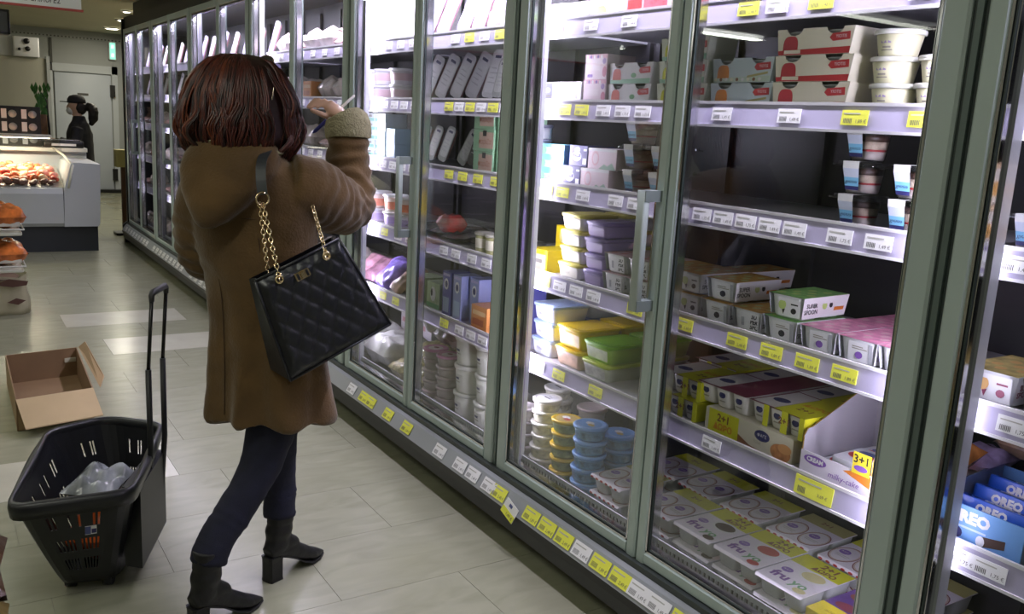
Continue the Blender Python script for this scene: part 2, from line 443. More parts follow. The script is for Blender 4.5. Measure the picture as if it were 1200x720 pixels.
LAMP = [0.18, 1.0, 1.0, 0.8, 0.22, 0.12, 0.10]        # lamp power per bay, dimmed in the far and near bays against overexposure
def make_bay(i, detail=True):
    y0, y1, ys = MU[i], MU[i+1], SEAM[i]
    r = thing('display_refrigerator', BAYLABEL[i], 'refrigerator', 'run of glass-door refrigerators', (0,0,0))
    # carcass
    MB().box(XB+.0, XB+.05, y0, y1, DECK, 2.34, m_back).build('back_panel', r)
    bk = MB()
    n = max(2, int((y1-y0)/.4))
    for k in range(n+1):
        yy = y0+.03+(y1-y0-.06)*k/n
        bk.box(XB-.02, XB-.001, yy-.012, yy+.012, DECK, 2.25, m_back)
    bk.build('shelf_upright', r)
    MB().prism([(XF+.02,2.315),(XF+.02,2.42),(XB+.05,2.42),(XB+.05,2.30),(XF+.1,2.30)], y0, y1, mat('canopy_steel',(0.045,0.045,0.045),0.5), 'y').build('canopy', r)
    cl = MB().box(1.815, 1.850, y0+.06, y1-.14, 2.284, 2.299, m_canopy).build('canopy_lamp', r)
    ld = bpy.data.lights.new('canopy_light', 'AREA'); ld.shape = 'RECTANGLE'; ld.size = .035; ld.size_y = y1-y0-.2
    ld.energy = CANOPY_POWER*(LAMP[i]*.8+.2); ld.color = (0.87, 0.80, 1.0)
    lo = bpy.data.objects.new('canopy_light', ld); COL.objects.link(lo); lo.parent = cl; lo.location = (1.832, (y0+y1)/2-.04, 2.280)
    # kick, bumper and ticket rail
    MB().prism([(1.702,.066),(1.698,.135),(1.715,.135),(1.80,.20),(1.86,.20),(1.86,.066)], y0, y1, m_kick, 'y').build('kick_plate', r)
    MB().prism([(1.690,.120),(1.690,.145),(1.70,.15),(1.72,.15),(1.72,.120)], y0, y1, m_kick2, 'y').build('bumper', r)
    MB().box(1.86, XB+.05, y0, y1, .0, DECK-.02, m_kick2).build('base', r)
    tr = MB().prism([(1.690,.146),(1.726,.206),(1.740,.214),(1.756,.214),(1.756,.146)], y0, y1, mat('grey_ticket_rail',(0.30,0.32,0.33),0.3), 'y').build('ticket_rail', r)
    MB().prism([(1.742,.213),(1.742,.233),(1.80,.233),(1.80,.213)], y0, y1, mat('dark_sill',(0.06,0.07,0.07),0.35,0.3), 'y').build('sill', r)
    # deck with slotted air grille
    MB().box(1.83, XB, y0, y1, DECK-.02, DECK, m_shelf).build('deck', r)
    g = MB(); G0 = DECK+.018; g.box(1.824, 1.830, y0+.025, y1-.025, G0-.01, G0+.012, m_lightgrey); g.box(1.824, 1.830, y0+.025, y1-.025, G0+.034, G0+.050, m_lightgrey)
    k = y0+.02
    while k < y1-.02:
        g.box(1.824, 1.830, k, k+.006, G0+.012, G0+.034, m_lightgrey); k += .0185
    g.box(1.833, 1.836, y0+.025, y1-.025, DECK, G0+.05, m_kick2)
    g.build('air_grille', r)
    # mullion posts behind the hinge stiles, dark joint, split at the module boundary
    ms = mat('mullion_strip',(0.13,0.17,0.165),0.4,0.3)
    for (ya, yb, yc, yd) in ((y1-.022, y1, y1-.007, y1), (y0, y0+.022, y0, y0+.007)):
        mo = MB().box(XF+.012, XF+.10, ya, yb, .235, 2.31, m_alu_dk).build('mullion', r)
        MB().box(XF+.004, XF+.012, yc, yd, .235, 2.31, ms).build('mullion_strip', mo)
    # shielded cool tube on the far mullion, shining back along the bay
    for (sgn, yb, pw) in ((-1, y1, 1.0), (1, y0, .85)):  # the near-side tube and its shield are added to brighten the shelf fronts
        lt = thing('tube_fixture'); lt.parent = r
        def Y(o_): return sorted((yb+sgn*o_[0], yb+sgn*o_[1]))
        ya, yc = Y((.034,.052)); MB().rbox(1.818, 1.836, ya, yc, .46, 2.24, .007, mat('cool_white_tube_%d' % int(LAMP[i]*100), (1,1,1), 0.5, emit=(0.87,0.81,1.0), estr=TUBE_STRENGTH*LAMP[i])).build('light_tube', lt)
        ya, yc = Y((.024,.118 if sgn < 0 and i > 0 else .075))
        sh = MB().box(1.803, 1.808, ya, yc, .28, 2.27, mat('lavender_shield',(0.26,0.24,0.34),0.4,0.2))
        for (o0, o1, mm) in ((.108,.118,m_lightgrey),(.092,.098,m_chrome),(.068,.075,m_alu_dk),(.044,.05,m_chrome)) if sgn < 0 and i > 0 else ():
            ya, yc = Y((o0,o1)); sh.box(1.800, 1.803, ya, yc, .28, 2.27, mm)
        sh.build('shield', lt)
        ld = bpy.data.lights.new('tube_light', 'AREA'); ld.shape = 'RECTANGLE'; ld.size = 1.76; ld.size_y = .022
        ld.energy = TUBE_POWER*pw*LAMP[i]; ld.color = (0.87, 0.81, 1.0)
        lo = bpy.data.objects.new('tube_light', ld); COL.objects.link(lo); lo.parent = lt
        d_ = Vector((0.16, sgn*0.98, 0)).normalized()
        X_ = Vector((0,0,1)); Z_ = -d_; Y_ = Z_.cross(X_)
        mm4 = Matrix((X_, Y_, Z_)).transposed().to_4x4(); mm4.translation = Vector((1.832, yb+sgn*.058, 1.35))
        lo.matrix_local = mm4
    # shelves
    for s, z in enumerate(SHELF):
        sh = MB()
        sh.box(XS, XB-.01, y0+.035, y1-.035, z-.022, z, m_shelf)
        sh.box(XS-.004, XS+.004, y0+.035, y1-.035, z-.052, z+.004, m_shelf)
        o = sh.build('shelf', r)
        rl = MB()
        rl.prism([(XS-.016,z-.052),(XS-.010,z+.006),(XS-.005,z+.010),(XS-.005,z-.052)], y0+.037, y1-.037, m_rail, 'y')
        rl.box(XS-.012, XS-.004, y0+.037, y1-.037, z+.006, z+.014, m_railwhite)
        rl.box(XS-.019, XS-.004, y0+.037, y1-.037, z-.058, z-.051, m_railwhite)
        rl.build('price_rail', o)
        rail_tags(o, XS-.0150, z-.022, RAILTAGS.get((i, s), []), -.10)
    for (k_, y) in RAILTAGS.get((i, 'deck'), []):
        pt = obj('price_tag', random.choice(TAGS[k_]), tr, (1.7065, y, .178), (-.54, 0, -PI/2)); pt.scale = (1.2,1,1.35)
    gap = .012
    if i == 0:
        door_parts(r, ys+.004, y1-gap-.006, 'far', 'near')
        door_parts(r, y0+gap, ys-.004, 'near', None)
    else:
        door_parts(r, ys+.004, y1-gap-.006, 'far', 'near')
        door_parts(r, y0+gap+.006, ys-.004, 'near', None)
    return r
def tagrow(y0, y1, n, kinds): return [(kinds[k % len(kinds)], y0+(y1-y0)*(k+.5)/n) for k in range(n)]
RAILTAGS = {
 (1,0): [('w',2.70),('w',2.50),('w',2.30),('y',1.80),('w',1.70),('y',1.56),('w',1.28)],
 (1,1): [('y',2.62),('y',2.52),('w',2.40),('w',2.30),('w',2.20),('w',1.86),('w',1.62),('y',1.42),('y',1.24)],
 (1,2): [('y',2.70),('y',2.60),('w',2.48),('w',2.30),('w',2.20)]+[('w',1.90-.085*k) for k in range(5)]+[('w',1.42),('w',1.31)],
 (1,3): [('y',2.68),('w',2.58),('w',2.48),('w',2.38),('y',2.16),('y',1.93),('y',1.715),('y',1.59),('y',1.47),('y',1.355)],
 (1,4): [('w',2.68),('y',2.55),('y',2.33),('w',1.77),('Y',1.40)],
 (1,'deck'): [('w',2.735),('y',2.66),('y',2.44),('y',2.34),('y',2.24),('w',2.14),('y',2.04),('y',1.94),('w',1.85),('w',1.76),('y',1.66),('w',1.5)],
 (2,0): tagrow(2.9,3.5,5,'wy')+tagrow(3.65,4.3,5,'w'), (2,1): tagrow(2.88,3.52,7,'yw')+tagrow(3.65,4.3,6,'w'),
 (2,2): [('y',2.90),('y',3.06),('y',3.2),('y',3.33),('y',3.45)]+tagrow(3.65,4.3,6,'w'),
 (2,3): [('w',2.90),('w',3.0),('w',3.1),('w',3.22),('w',3.36),('w',3.47)]+[('w',3.7),('w',3.82),('w',3.94),('y',4.1)],
 (2,4): [('w',2.88),('y',2.98),('w',3.1),('w',3.2),('w',3.3),('y',3.44)]+[('y',3.95),('y',4.10)],
 (2,'deck'): [('w',2.86),('w',2.965),('w',3.14),('y',3.46),('y',3.66),('y',3.86),('y',3.95),('w',4.1)],
 (3,1): tagrow(4.5,6.0,10,'w'), (3,2): tagrow(4.5,6.0,10,'w'), (3,0): tagrow(4.5,6.0,8,'w'),
 (0,2): [('w',.98),('w',.86)], (0,3): [('w',.93),('w',.80)], (0,4): [('w',1.0),('w',.93)],
}
for i in range(7):
    for k in (3,4,5,6):
        if i == k: RAILTAGS.setdefault((k,'deck'), tagrow(MU[k]+.1, MU[k+1]-.1, 9, 'w'))
bays = [make_bay(i) for i in range(7)]
# price ticket that slipped off the rail and hangs crooked
RT = MB(); RT.box(-.04,.04,-.002,0,-.03,.03,m_paper); RT.box(-.04,.04,-.003,-.002,-.03,-.004,m_ytag)
RT.box(-.012,.006,-.0035,-.002,.010,.022,mat('blue_print',(0.10,0.12,0.30),0.6))
RT.text('1,49 €', .016, m_ink, T3((.012,-.0035,-.018), rx=PI/2))
obj('price_tag', RT.mesh('price_tag'), bays[1].children[[c.name.split('.')[0] for c in bays[1].children].index('ticket_rail')], (1.683, 2.545, .160), (-.30, .32, -PI/2))
# dark end panel
tag(MB().prism([(1.72,0),(1.70,.2),(1.752,.24),(1.752,2.42),(2.47,2.42),(2.47,0)], 10.745, 10.80, m_kick2, 'y').build('end_panel'),
    'dark end panel closing the run of refrigerators', 'panel')
# ------------------------------------------------------------------ packaging kinds
# local frame: front faces -y, +x runs to the shopper's right along the shelf, origin at the middle of the base
KINDS = {}
def kind(key, cat, d, parts, h=None): KINDS[key] = (cat, d, parts)
def q_front(b, x0, x1, z0, z1, y, m):
    b.add([(x0,y,z0),(x1,y,z0),(x1,y,z1),(x0,y,z1)], [(0,1,2,3)], m)
def q_top(b, x0, x1, y0, y1, z, m):
    b.add([(x0,y0,z),(x1,y0,z),(x1,y1,z),(x0,y1,z)], [(0,1,2,3)], m)
def q_right(b, y0, y1, z0, z1, x, m):
    b.add([(x,y0,z0),(x,y1,z0),(x,y1,z1),(x,y0,z1)], [(0,1,2,3)], m)
def disc(b, cx, cz, rx, rz, y, m, n=16, a0=0, a1=2*PI):
    b.add([(cx+rx*math.cos(a0+(a1-a0)*k/n), y, cz+rz*math.sin(a0+(a1-a0)*k/n)) for k in range(n+1)], [tuple(range(n+1))], m)
def disc_top(b, cx, cy, rx, ry, z, m, n=20):
    b.add([(cx+rx*math.cos(2*PI*k/n), cy+ry*math.sin(2*PI*k/n), z) for k in range(n)], [tuple(range(n))], m)
FRONT = lambda x, z, y: T3((x, y, z), rx=PI/2)
TOPT = lambda x, y, z: T3((x, y, z))
def C(name, c, rough=0.45, **k): return mat(name, c, rough, **k)
c_cream = C('cream_card', (0.84,0.80,0.64)); c_red = C('red_print', (0.50,0.035,0.04)); c_jred = C('jelly_red_print', (0.42,0.03,0.04))
c_orange = C('orange_print', (0.72,0.22,0.03)); c_amber = C('amber_jelly_print', (0.62,0.20,0.02)); c_green = C('green_print', (0.17,0.40,0.20))
c_lgreen = C('pale_green_card', (0.58,0.70,0.60)); c_blue = C('blue_print', (0.10,0.22,0.62)); c_navy = C('navy_print', (0.03,0.03,0.13))
c_sky = C('sky_print', (0.22,0.55,0.80)); c_teal = C('teal_card', (0.25,0.62,0.74)); c_pink = C('pink_print', (0.75,0.40,0.52)); c_ppink = C('pale_pink_card', (0.82,0.68,0.75))
c_yel = C('yellow_print', (0.84,0.64,0.01)); c_lime = C('lime_print', (0.62,0.62,0.02)); c_white = C('white_card', (0.80,0.80,0.82)); c_grey = C('grey_card', (0.42,0.43,0.46))
c_purple = C('purple_print', (0.22,0.10,0.42)); c_lil = C('lilac_tub', (0.34,0.27,0.52)); c_brown = C('brown_print', (0.22,0.09,0.04)); c_choc = C('dark_brown', (0.06,0.03,0.02))
c_maroon = C('maroon_print', (0.22,0.04,0.07)); c_gold = C('gold_print', (0.55,0.40,0.12)); c_dark = C('near_black', (0.02,0.02,0.025)); c_pcup = C('white_cup', (0.72,0.73,0.76), 0.3)
c_cup = C('cream_tub', (0.86,0.83,0.58), 0.35); c_foil = C('foil_lid', (0.80,0.80,0.83), 0.25, metal=0.3); c_cardin = C('grey_card_inside', (0.36,0.34,0.38), 0.7)
c_olive = C('olive_band', (0.46,0.42,0.16)); c_rose = C('rose_meat', (0.55,0.26,0.26), 0.4, var=0.35, vscale=35); c_meat = C('orange_sausage', (0.60,0.20,0.07), 0.4, var=0.4, vscale=40)
c_pale = C('pale_poultry', (0.74,0.62,0.58), 0.35, var=0.2, vscale=25); c_vio = C('violet_print', (0.20,0.08,0.34)); c_oreo = C('biscuit_blue', (0.02,0.10,0.55), 0.3)
c_lblue = C('light_blue_tray', (0.16,0.36,0.72), 0.4); c_palm = C('oat_sleeve', (0.66,0.62,0.50))

# -- jelly multipack: notched card sleeve with two cups showing
def jelly(key, sleeve, band, dome, w=.225, h=.066, extra=None):
    b = MB(); hw = w/2; top = []
    for cx in (w*.26, -w*.26):
        for k in range(7):
            a = PI*k/6
            top.append((cx+.026*math.cos(a), h-.017*math.sin(a)))
    poly = [(-hw+.010,0),(hw-.010,0),(hw,h)]+top+[(-hw,h)]
    b.prism(poly, -.055, -.0545, sleeve, 'y'); b.prism(poly, .0545, .055, sleeve, 'y')
    # base, sides and the part of the top between the notches
    q_top(b, -hw+.01, hw-.01, -.055, .055, .0004, sleeve)
    b.add([(hw-.010,-.055,0),(hw-.010,.055,0),(hw,.055,h),(hw,-.055,h)], [(0,1,2,3)], sleeve)
    b.add([(-hw+.010,-.055,0),(-hw+.010,.055,0),(-hw,.055,h),(-hw,-.055,h)], [(3,2,1,0)], sleeve)
    q_top(b, -.03, .03, -.055, .055, h, sleeve)
    y = -.0556
    b.add([(-hw+.0105,y,.001),(hw-.0105,y,.001),(hw-.008,y,.017),(w*.02,y,.015),(-hw+.008,y,.012)], [(0,1,2,3,4)], band)
    b.add([(-w*.30+w*.10*math.copysign(min(1,abs(math.cos(a))**.6),math.cos(a)), y-.0003, .012+.036*max(0,math.sin(a))**.6) for a in [PI*k/12 for k in range(13)]], [tuple(range(13))], dome)
    b.add([(w*.20,y,.040),(w*.235,y,.050),(w*.45,y,.053),(w*.455,y,.034),(w*.245,y,.031)], [(0,4,3,2,1)], c_red)
    b.text('YIOTIS', .011, c_white, FRONT(w*.345,.042,y-.0004))
    if extra == 'o':
        for k in range(9): disc(b, -w*.42+k*w*.09, .008, .006, .005, y-.0005, (c_cream, c_brown, c_white)[k % 3], 8)
        b.add([(w*.1,y-.0004,.012),(w*.42,y-.0004,.022),(w*.42,y-.0004,.028),(w*.1,y-.0004,.018)], [(0,1,2,3)], c_olive)
    elif extra == 'g':
        disc(b, w*.09, .026, .014, .008, y-.0003, c_green, 10)
    else:
        q_front(b, -w*.38, -w*.16, .004, .013, y-.0004, c_cream)
    cups = []
    for cx in (w*.26, -w*.26):
        cb = MB().lathe([(.036,.002),(.046,h-.012),(.050,h-.010),(.050,h-.006)], c_grey, 20, T3((cx,0,0)))
        cups.append(('cup', cb.mesh('cup')))
    kind(key, 'dessert pack', .112, [('sleeve', b.mesh('sleeve'))]+cups)
jelly('jelly_red', c_cream, c_red, c_jred, .243, .066)
jelly('jelly_orange', C('pale_blue_card',(0.62,0.72,0.76)), c_lgreen, c_amber, .235, .066, 'o')
jelly('jelly_green', c_white, C('mint_band',(0.30,0.55,0.38)), C('coral_jelly_print',(0.55,0.10,0.06)), .225, .066, 'g')
jelly('jelly_lime', C('pale_lime_card',(0.70,0.74,0.62)), C('mint_band',(0.30,0.55,0.38)), c_lime, .215, .066, 'g')

# -- round tub with overhanging lid
def round_tub(key, rt, rb, h, body, lid, band=None, topprint=None, frontfn=None, lidh=.008, cat='tub', n=28):
    b = MB().lathe([(rb*.96,0),(rb,.003),(rt,h-lidh)], body, n)
    if frontfn: frontfn(b)
    parts = [('tub', b.mesh('tub'))]
    l = MB().lathe([(rt+.001,h-lidh-.004),(rt+.005,h-lidh-.003),(rt+.006,h-.003),(rt+.003,h),(rt*.9,h),(rt*.86,h-.002),(.0005,h-.002)], lid, n, cap=False)
    if topprint: topprint(l, h)
    parts.append(('lid', l.mesh('lid')))
    if band:
        z0, z1, bm = band
        rr = lambda z: rb+(rt-rb)*z/(h-lidh)+.0006
        bb = MB().lathe([(rr(z0),z0),(rr(z1),z1)], bm, n, cap=False)
        parts.append(('label', bb.mesh('label')))
    kind(key, cat, 2*(rt+.006), parts)
def cfront(b, rt, rb, h, x, z, wd, ht, m):
    """patch on the curved front"""
    r = rb+(rt-rb)*z/h+.0008; a0 = -PI/2+x/r; k = 5; vs = []
    for zz in (z-ht/2, z+ht/2):
        for i in range(k): a = a0+(i/(k-1)-.5)*wd/r; rr = rb+(rt-rb)*zz/h+.0008; vs.append((rr*math.cos(a), rr*math.sin(a), zz))
    b.add(vs, [(i,i+1,k+i+1,k+i) for i in range(k-1)], m)
def creamfront(b):
    cfront(b, .053, .044, .06, -.004, .033, .028, .006, C('soft_violet_print',(0.45,0.35,0.62)))
    cfront(b, .053, .044, .06, .003, .044, .006, .006, c_purple)
    cfront(b, .053, .044, .06, -.002, .021, .022, .004, c_ink_soft); cfront(b, .053, .044, .06, -.002, .014, .03, .0025, c_ink_soft)
c_ink_soft = C('soft_grey_print', (0.35,0.33,0.28))
round_tub('cream_cup', .054, .044, .062, c_cup, C('clear_cream_lid',(0.78,0.78,0.72),0.2), frontfn=creamfront, cat='dessert cup')
def spread_top(c1, c2):
    def f(l, h):
        disc_top(l, 0, 0, .042, .042, h-.0014, c1); disc_top(l, -.008, .004, .018, .014, h-.001, c_white); disc_top(l, .012, -.008, .016, .011, h-.0008, c2)
    return f
round_tub('blue_tub', .058, .052, .052, C('blue_tub_body',(0.16,0.36,0.62)), C('sky_blue_lid',(0.24,0.46,0.88),0.3), (.006,.032,C('blue_photo_label',(0.10,0.24,0.40),0.4,var=0.6,vscale=60)), spread_top(c_lblue, c_gold))
round_tub('yellow_tub', .052, .046, .048, C('green_tub_body',(0.30,0.34,0.12)), C('mustard_lid',(0.76,0.50,0.02),0.3), (.006,.030,C('green_photo_label',(0.22,0.27,0.10),0.4,var=0.6,vscale=60)), spread_top(c_gold, c_red))
round_tub('white_tub', .052, .047, .047, C('ivory_tub_body',(0.74,0.70,0.58)), C('ivory_lid',(0.82,0.80,0.72),0.3), (.006,.030,C('ivory_label',(0.62,0.60,0.46),0.4,var=0.4,vscale=50)), lambda l, h: (disc_top(l,0,0,.042,.042,h-.0014,c_white), q_top(l,-.02,.022,-.006,.002,h-.001,c_dark), q_top(l,-.012,.012,.012,.018,h-.001,c_grey)))
round_tub('clear_tub', .050, .046, .052, C('pale_cup_body',(0.62,0.58,0.54)), C('pale_pink_lid',(0.74,0.66,0.66),0.3))
round_tub('mauve_tub', .055, .049, .050, C('mauve_cup_body',(0.44,0.38,0.36)), C('mauve_lid',(0.50,0.40,0.40),0.35), None, None)
round_tub('mauve_top_tub', .055, .049, .050, C('mauve_cup_body',(0.44,0.38,0.36)), C('magenta_ring_lid',(0.60,0.22,0.42),0.35), None, lambda l, h: (disc_top(l,0,0,.036,.036,h-.0014,C('pale_mauve',(0.72,0.60,0.66))), disc_top(l,-.004,.006,.016,.012,h-.001,c_maroon)))
def bucketfront(b):
    cfront(b, .078, .070, .118, -.006, .060, .07, .050, C('bucket_label',(0.74,0.74,0.70)))
    cfront(b, .0785, .0705, .118, -.006, .066, .03, .010, c_navy); cfront(b, .0785, .0705, .118, -.006, .050, .04, .005, c_ink_soft)
round_tub('cheese_bucket', .078, .070, .125, C('bucket_white',(0.70,0.70,0.64)), C('bucket_lid',(0.76,0.76,0.72),0.3), frontfn=bucketfront, lidh=.012, cat='bucket')
round_tub('white_round', .066, .058, .078, C('pure_white_tub',(0.84,0.83,0.86)), c_white, (.02,.055,C('rose_band',(0.78,0.58,0.62))), cat='tub')
round_tub('peach_round', .060, .052, .085, C('peach_tub',(0.78,0.66,0.60)), c_white, (.012,.050,C('orange_red_band',(0.66,0.24,0.14),0.4,var=0.4,vscale=30)))
round_tub('lilac_round', .062, .055, .07, C('lilac_white_tub',(0.72,0.66,0.80)), c_white, (.012,.045,C('lilac_band',(0.45,0.36,0.62),0.4,var=0.3,vscale=30)))
round_tub('red_cup', .050, .040, .070, C('white_red_cup',(0.80,0.78,0.78)), C('red_lid',(0.42,0.05,0.06),0.3), (.045,.060,c_red), cat='cup')
round_tub('orange_cup', .055, .043, .090, C('white_orange_cup',(0.80,0.76,0.70)), C('peach_lid',(0.80,0.55,0.34),0.3), (.018,.050,C('orange_photo_band',(0.74,0.40,0.12),0.4,var=0.3,vscale=30)), cat='cup')
round_tub('small_jar', .028, .028, .052, C('white_jar',(0.80,0.80,0.82)), C('dark_jar_lid',(0.20,0.20,0.26),0.3), cat='jar')
round_tub('olive_jar', .036, .036, .085, C('jar_olive',(0.36,0.36,0.16),0.15), C('jar_lid',(0.70,0.68,0.60),0.3,metal=0.3), (.02,.06,c_cream), cat='jar')

# -- dessert glass with clear square lid and a paper strip
def dessert_glass():
    g = MB().lathe([(.031,0),(.033,.002),(.041,.056),(.043,.058)], m_clear, 20, cap=False)
    f = MB()
    for (z0, z1, mm) in ((.003,.020,C('cream_layer',(0.74,0.62,0.56))),(.020,.024,c_red),(.024,.040,C('sponge_layer',(0.62,0.48,0.36),0.7,var=0.2,vscale=60)),(.040,.053,c_choc)):
        rr = lambda z: .0318+(.0398-.0318)*z/.056
        f.lathe([(rr(z0),z0),(rr(z1),z1)], mm, 20)
    l = MB().rbox(-.050,.050,-.050,.050,.057,.0605,.012,m_clear); l.rbox(-.042,.042,-.042,.042,.0605,.066,.010,m_clear)
    p = MB(); q_top(p,-.019,.019,-.051,.03,.0668,m_paper)
    p.add([(-.019,-.051,.0668),(.019,-.051,.0668),(.0185,-.0505,.052),(-.0185,-.0505,.052)],[(0,3,2,1)],m_paper)
    p.add([(-.0185,-.0505,.052),(.0185,-.0505,.052),(.0170,-.0445,.034),(-.0170,-.0445,.034)],[(0,3,2,1)],C('strip_lilac',(0.66,0.72,0.86)))
    p.add([(-.0170,-.0445,.034),(.0170,-.0445,.034),(.0160,-.0400,.016),(-.0160,-.0400,.016)],[(0,3,2,1)],c_sky)
    p.add([(-.0160,-.0400,.016),(.0160,-.0400,.016),(.0155,-.0385,.008),(-.0155,-.0385,.008)],[(0,3,2,1)],c_navy)
    p.text('giotis', .013, c_navy, T3((0,-.0430,.026), rx=PI/2-.25))
    kind('dessert_glass', 'dessert glass', .10, [('glass_cup', g.mesh('glass_cup')), ('filling', f.mesh('filling')), ('lid', l.mesh('lid')), ('paper_strip', p.mesh('paper_strip'))])
dessert_glass()

# -- rectangular tub with lid
def rect_tub(key, w, d, h, body, lid, label=None, lidh=.012, cat='tub', txt=None, tcol=None):
    b = MB().rbox(-w/2+.004, w/2-.004, -d/2+.004, d/2-.004, 0, h-lidh+.003, .016, body, taper=.90)
    k = h-lidh
    if label:
        y = lambda z: -(d/2-.004)*(.90+.10*z/k)-.0008
        za, zb = k*.18, k*.86
        b.add([(-w*.36,y(za),za),(w*.36,y(za),za),(w*.38,y(zb),zb),(-w*.38,y(zb),zb)], [(0,1,2,3)], label)
        if txt:
            b.text(txt, k*.36, tcol or c_dark, T3((-w*.06,y(k*.5)-.0008,k*.5), rx=PI/2))
    l = MB().rbox(-w/2, w/2, -d/2, d/2, h-lidh, h, .018, lid); l.rbox(-w/2+.012, w/2-.012, -d/2+.012, d/2-.012, h, h+.002, .012, lid)
    kind(key, cat, d, [('tub', b.mesh('tub')), ('lid', l.mesh('lid'))])
rect_tub('tub_yellowlid', .135, .17, .058, C('white_marg_tub',(0.80,0.79,0.76)), C('pale_yellow_lid',(0.72,0.66,0.14),0.35), C('cream_label',(0.80,0.78,0.66)), txt='becel', tcol=c_ink_soft)
rect_tub('tub_lilac', .118, .16, .055, c_lil, C('lilac_lid',(0.27,0.21,0.44),0.35), C('lilac_label',(0.46,0.38,0.62)))
rect_tub('tub_bluelid', .14, .18, .066, C('white_blue_tub',(0.76,0.80,0.86)), C('periwinkle_lid',(0.20,0.32,0.84),0.35), C('white_label',(0.82,0.83,0.86)), txt='Vitam', tcol=c_navy)
rect_tub('tub_bluewhite', .14, .18, .066, C('white_blue_tub',(0.76,0.80,0.86)), C('pale_blue_lid',(0.46,0.60,0.90),0.35), C('white_label',(0.82,0.83,0.86)), txt='Vitam', tcol=c_navy)
rect_tub('tub_yellow', .16, .19, .078, C('yellow_marg_tub',(0.84,0.60,0.03)), C('yellow_lid',(0.86,0.60,0.008),0.3), C('yellow_photo_label',(0.82,0.62,0.28),0.4,var=0.25,vscale=30))
rect_tub('tub_peach', .16, .19, .070, C('peach_marg_tub',(0.80,0.62,0.50)), C('yellow_lid',(0.86,0.60,0.008),0.3), C('peach_label',(0.82,0.56,0.42),0.4,var=0.25,vscale=30))
rect_tub('tub_green', .155, .19, .068, C('green_marg_tub',(0.32,0.56,0.06)), C('grass_green_lid',(0.20,0.50,0.015),0.3), C('pale_green_label',(0.66,0.72,0.50),0.4,var=0.2,vscale=40))
rect_tub('tub_green_white', .155, .19, .062, C('pale_green_tub',(0.62,0.66,0.52)), C('lime_lid',(0.50,0.62,0.06),0.3), C('grey_photo_label',(0.56,0.56,0.52),0.4,var=0.3,vscale=40))

# -- cartons
def carton(key, w, d, h, base, front=None, cat='carton'):
    b = MB(); e = .0015
    b.prism([(-w/2+e,-d/2),(w/2-e,-d/2),(w/2,-d/2+e),(w/2,d/2-e),(w/2-e,d/2),(-w/2+e,d/2),(-w/2,d/2-e),(-w/2,-d/2+e)], 0, h, base, 'z')
    lab = MB()
    if front: front(lab, w, d, h, -d/2-.0006)
    parts = [('carton', b.mesh('carton'))]
    if lab.f: parts.append(('print', lab.mesh('print')))
    kind(key, cat, d, parts)
def f_grey(b, w, d, h, y):
    b.add([(-.026,y,.018),(0,y,.008),(.026,y,.018),(.026,y,h-.006),(-.026,y,h-.006)], [(0,1,2,3,4)], c_grey)
    disc(b, 0, h*.62, .02, .010, y-.0003, c_white, 12); q_front(b, -.018, .018, h*.28, h*.42, y-.0003, c_ink_soft)
carton('white_box', .135, .12, .076, c_white, f_grey)
carton('white_box2', .13, .12, .076, c_white, lambda b,w,d,h,y: (q_front(b,-.005,.045,.018,h-.018,y,C('slate_print',(0.16,0.16,0.20))), q_front(b,.008,.028,.028,.046,y-.0004,c_white)))
def f_pinkcup(b, w, d, h, y):
    q_front(b, -w/2, w/2, h*.84, h, y, c_pink); disc(b, .046, h*.72, .010, .010, y-.0003, C('violet_dot',(0.36,0.22,0.52)), 10); disc(b, .05, h*.30, .012, .018, y-.0003, C('rose_photo',(0.60,0.22,0.32)), 10)
    q_front(b, -w*.30, w*.2, h*.34, h*.62, y-.0003, C('pink_white',(0.86,0.76,0.80))); q_front(b, -w*.36, -w*.12, h*.08, h*.2, y-.0003, c_purple)
    for k in range(5): disc(b, -.05+k*.02, h*.90, .006, .006, y-.0004, c_purple if k % 2 else c_white, 8)
carton('pink_box', .124, .12, .082, c_ppink, f_pinkcup)
carton('pinkwhite_carton', .128, .11, .070, c_ppink, lambda b,w,d,h,y: (q_front(b,-w*.42,w*.42,h*.60,h*.72,y,C('tan_script',(0.62,0.42,0.28))), q_front(b,-w*.3,w*.3,h*.36,h*.46,y,c_pink)))
carton('brown_carton', .125, .11, .066, C('ivory_carton',(0.78,0.74,0.70)), lambda b,w,d,h,y: (disc(b,0,h*.56,w*.42,h*.24,y,c_brown,16), q_front(b,-w*.5,w*.5,0,h*.22,y-.0003,c_dark), q_front(b,-w*.4,w*.4,h*.08,h*.14,y-.0006,c_white)))
carton('green_carton', .142, .11, .072, C('mint_white_carton',(0.76,0.80,0.76)), lambda b,w,d,h,y: (disc(b,-.01,h*.36,w*.22,h*.24,y,C('leaf_green',(0.42,0.66,0.20)),16), q_front(b,-w*.26,w*.2,h*.58,h*.78,y,C('soft_green_print',(0.45,0.62,0.48)))))
carton('red_carton', .205, .12, .080, C('rose_carton',(0.72,0.50,0.56)), lambda b,w,d,h,y: (q_front(b,-w*.44,-w*.1,h*.1,h*.62,y,c_red), q_front(b,-w*.05,w*.48,h*.2,h*.7,y,C('crimson_photo',(0.50,0.10,0.13),0.4,var=0.4,vscale=40))))
def f_teal(b, w, d, h, y):
    q_front(b, -w*.30, w*.48, h*.22, h*.74, y, c_white); disc(b, -w*.36, h*.5, w*.12, h*.34, y-.0003, C('leaf_mint',(0.30,0.66,0.34)), 12)
    b.text('MINERVA', h*.26, C('fuchsia_print',(0.60,0.12,0.36)), FRONT(w*.08, h*.48, y-.0006))
carton('teal_carton', .155, .12, .047, c_teal, f_teal)
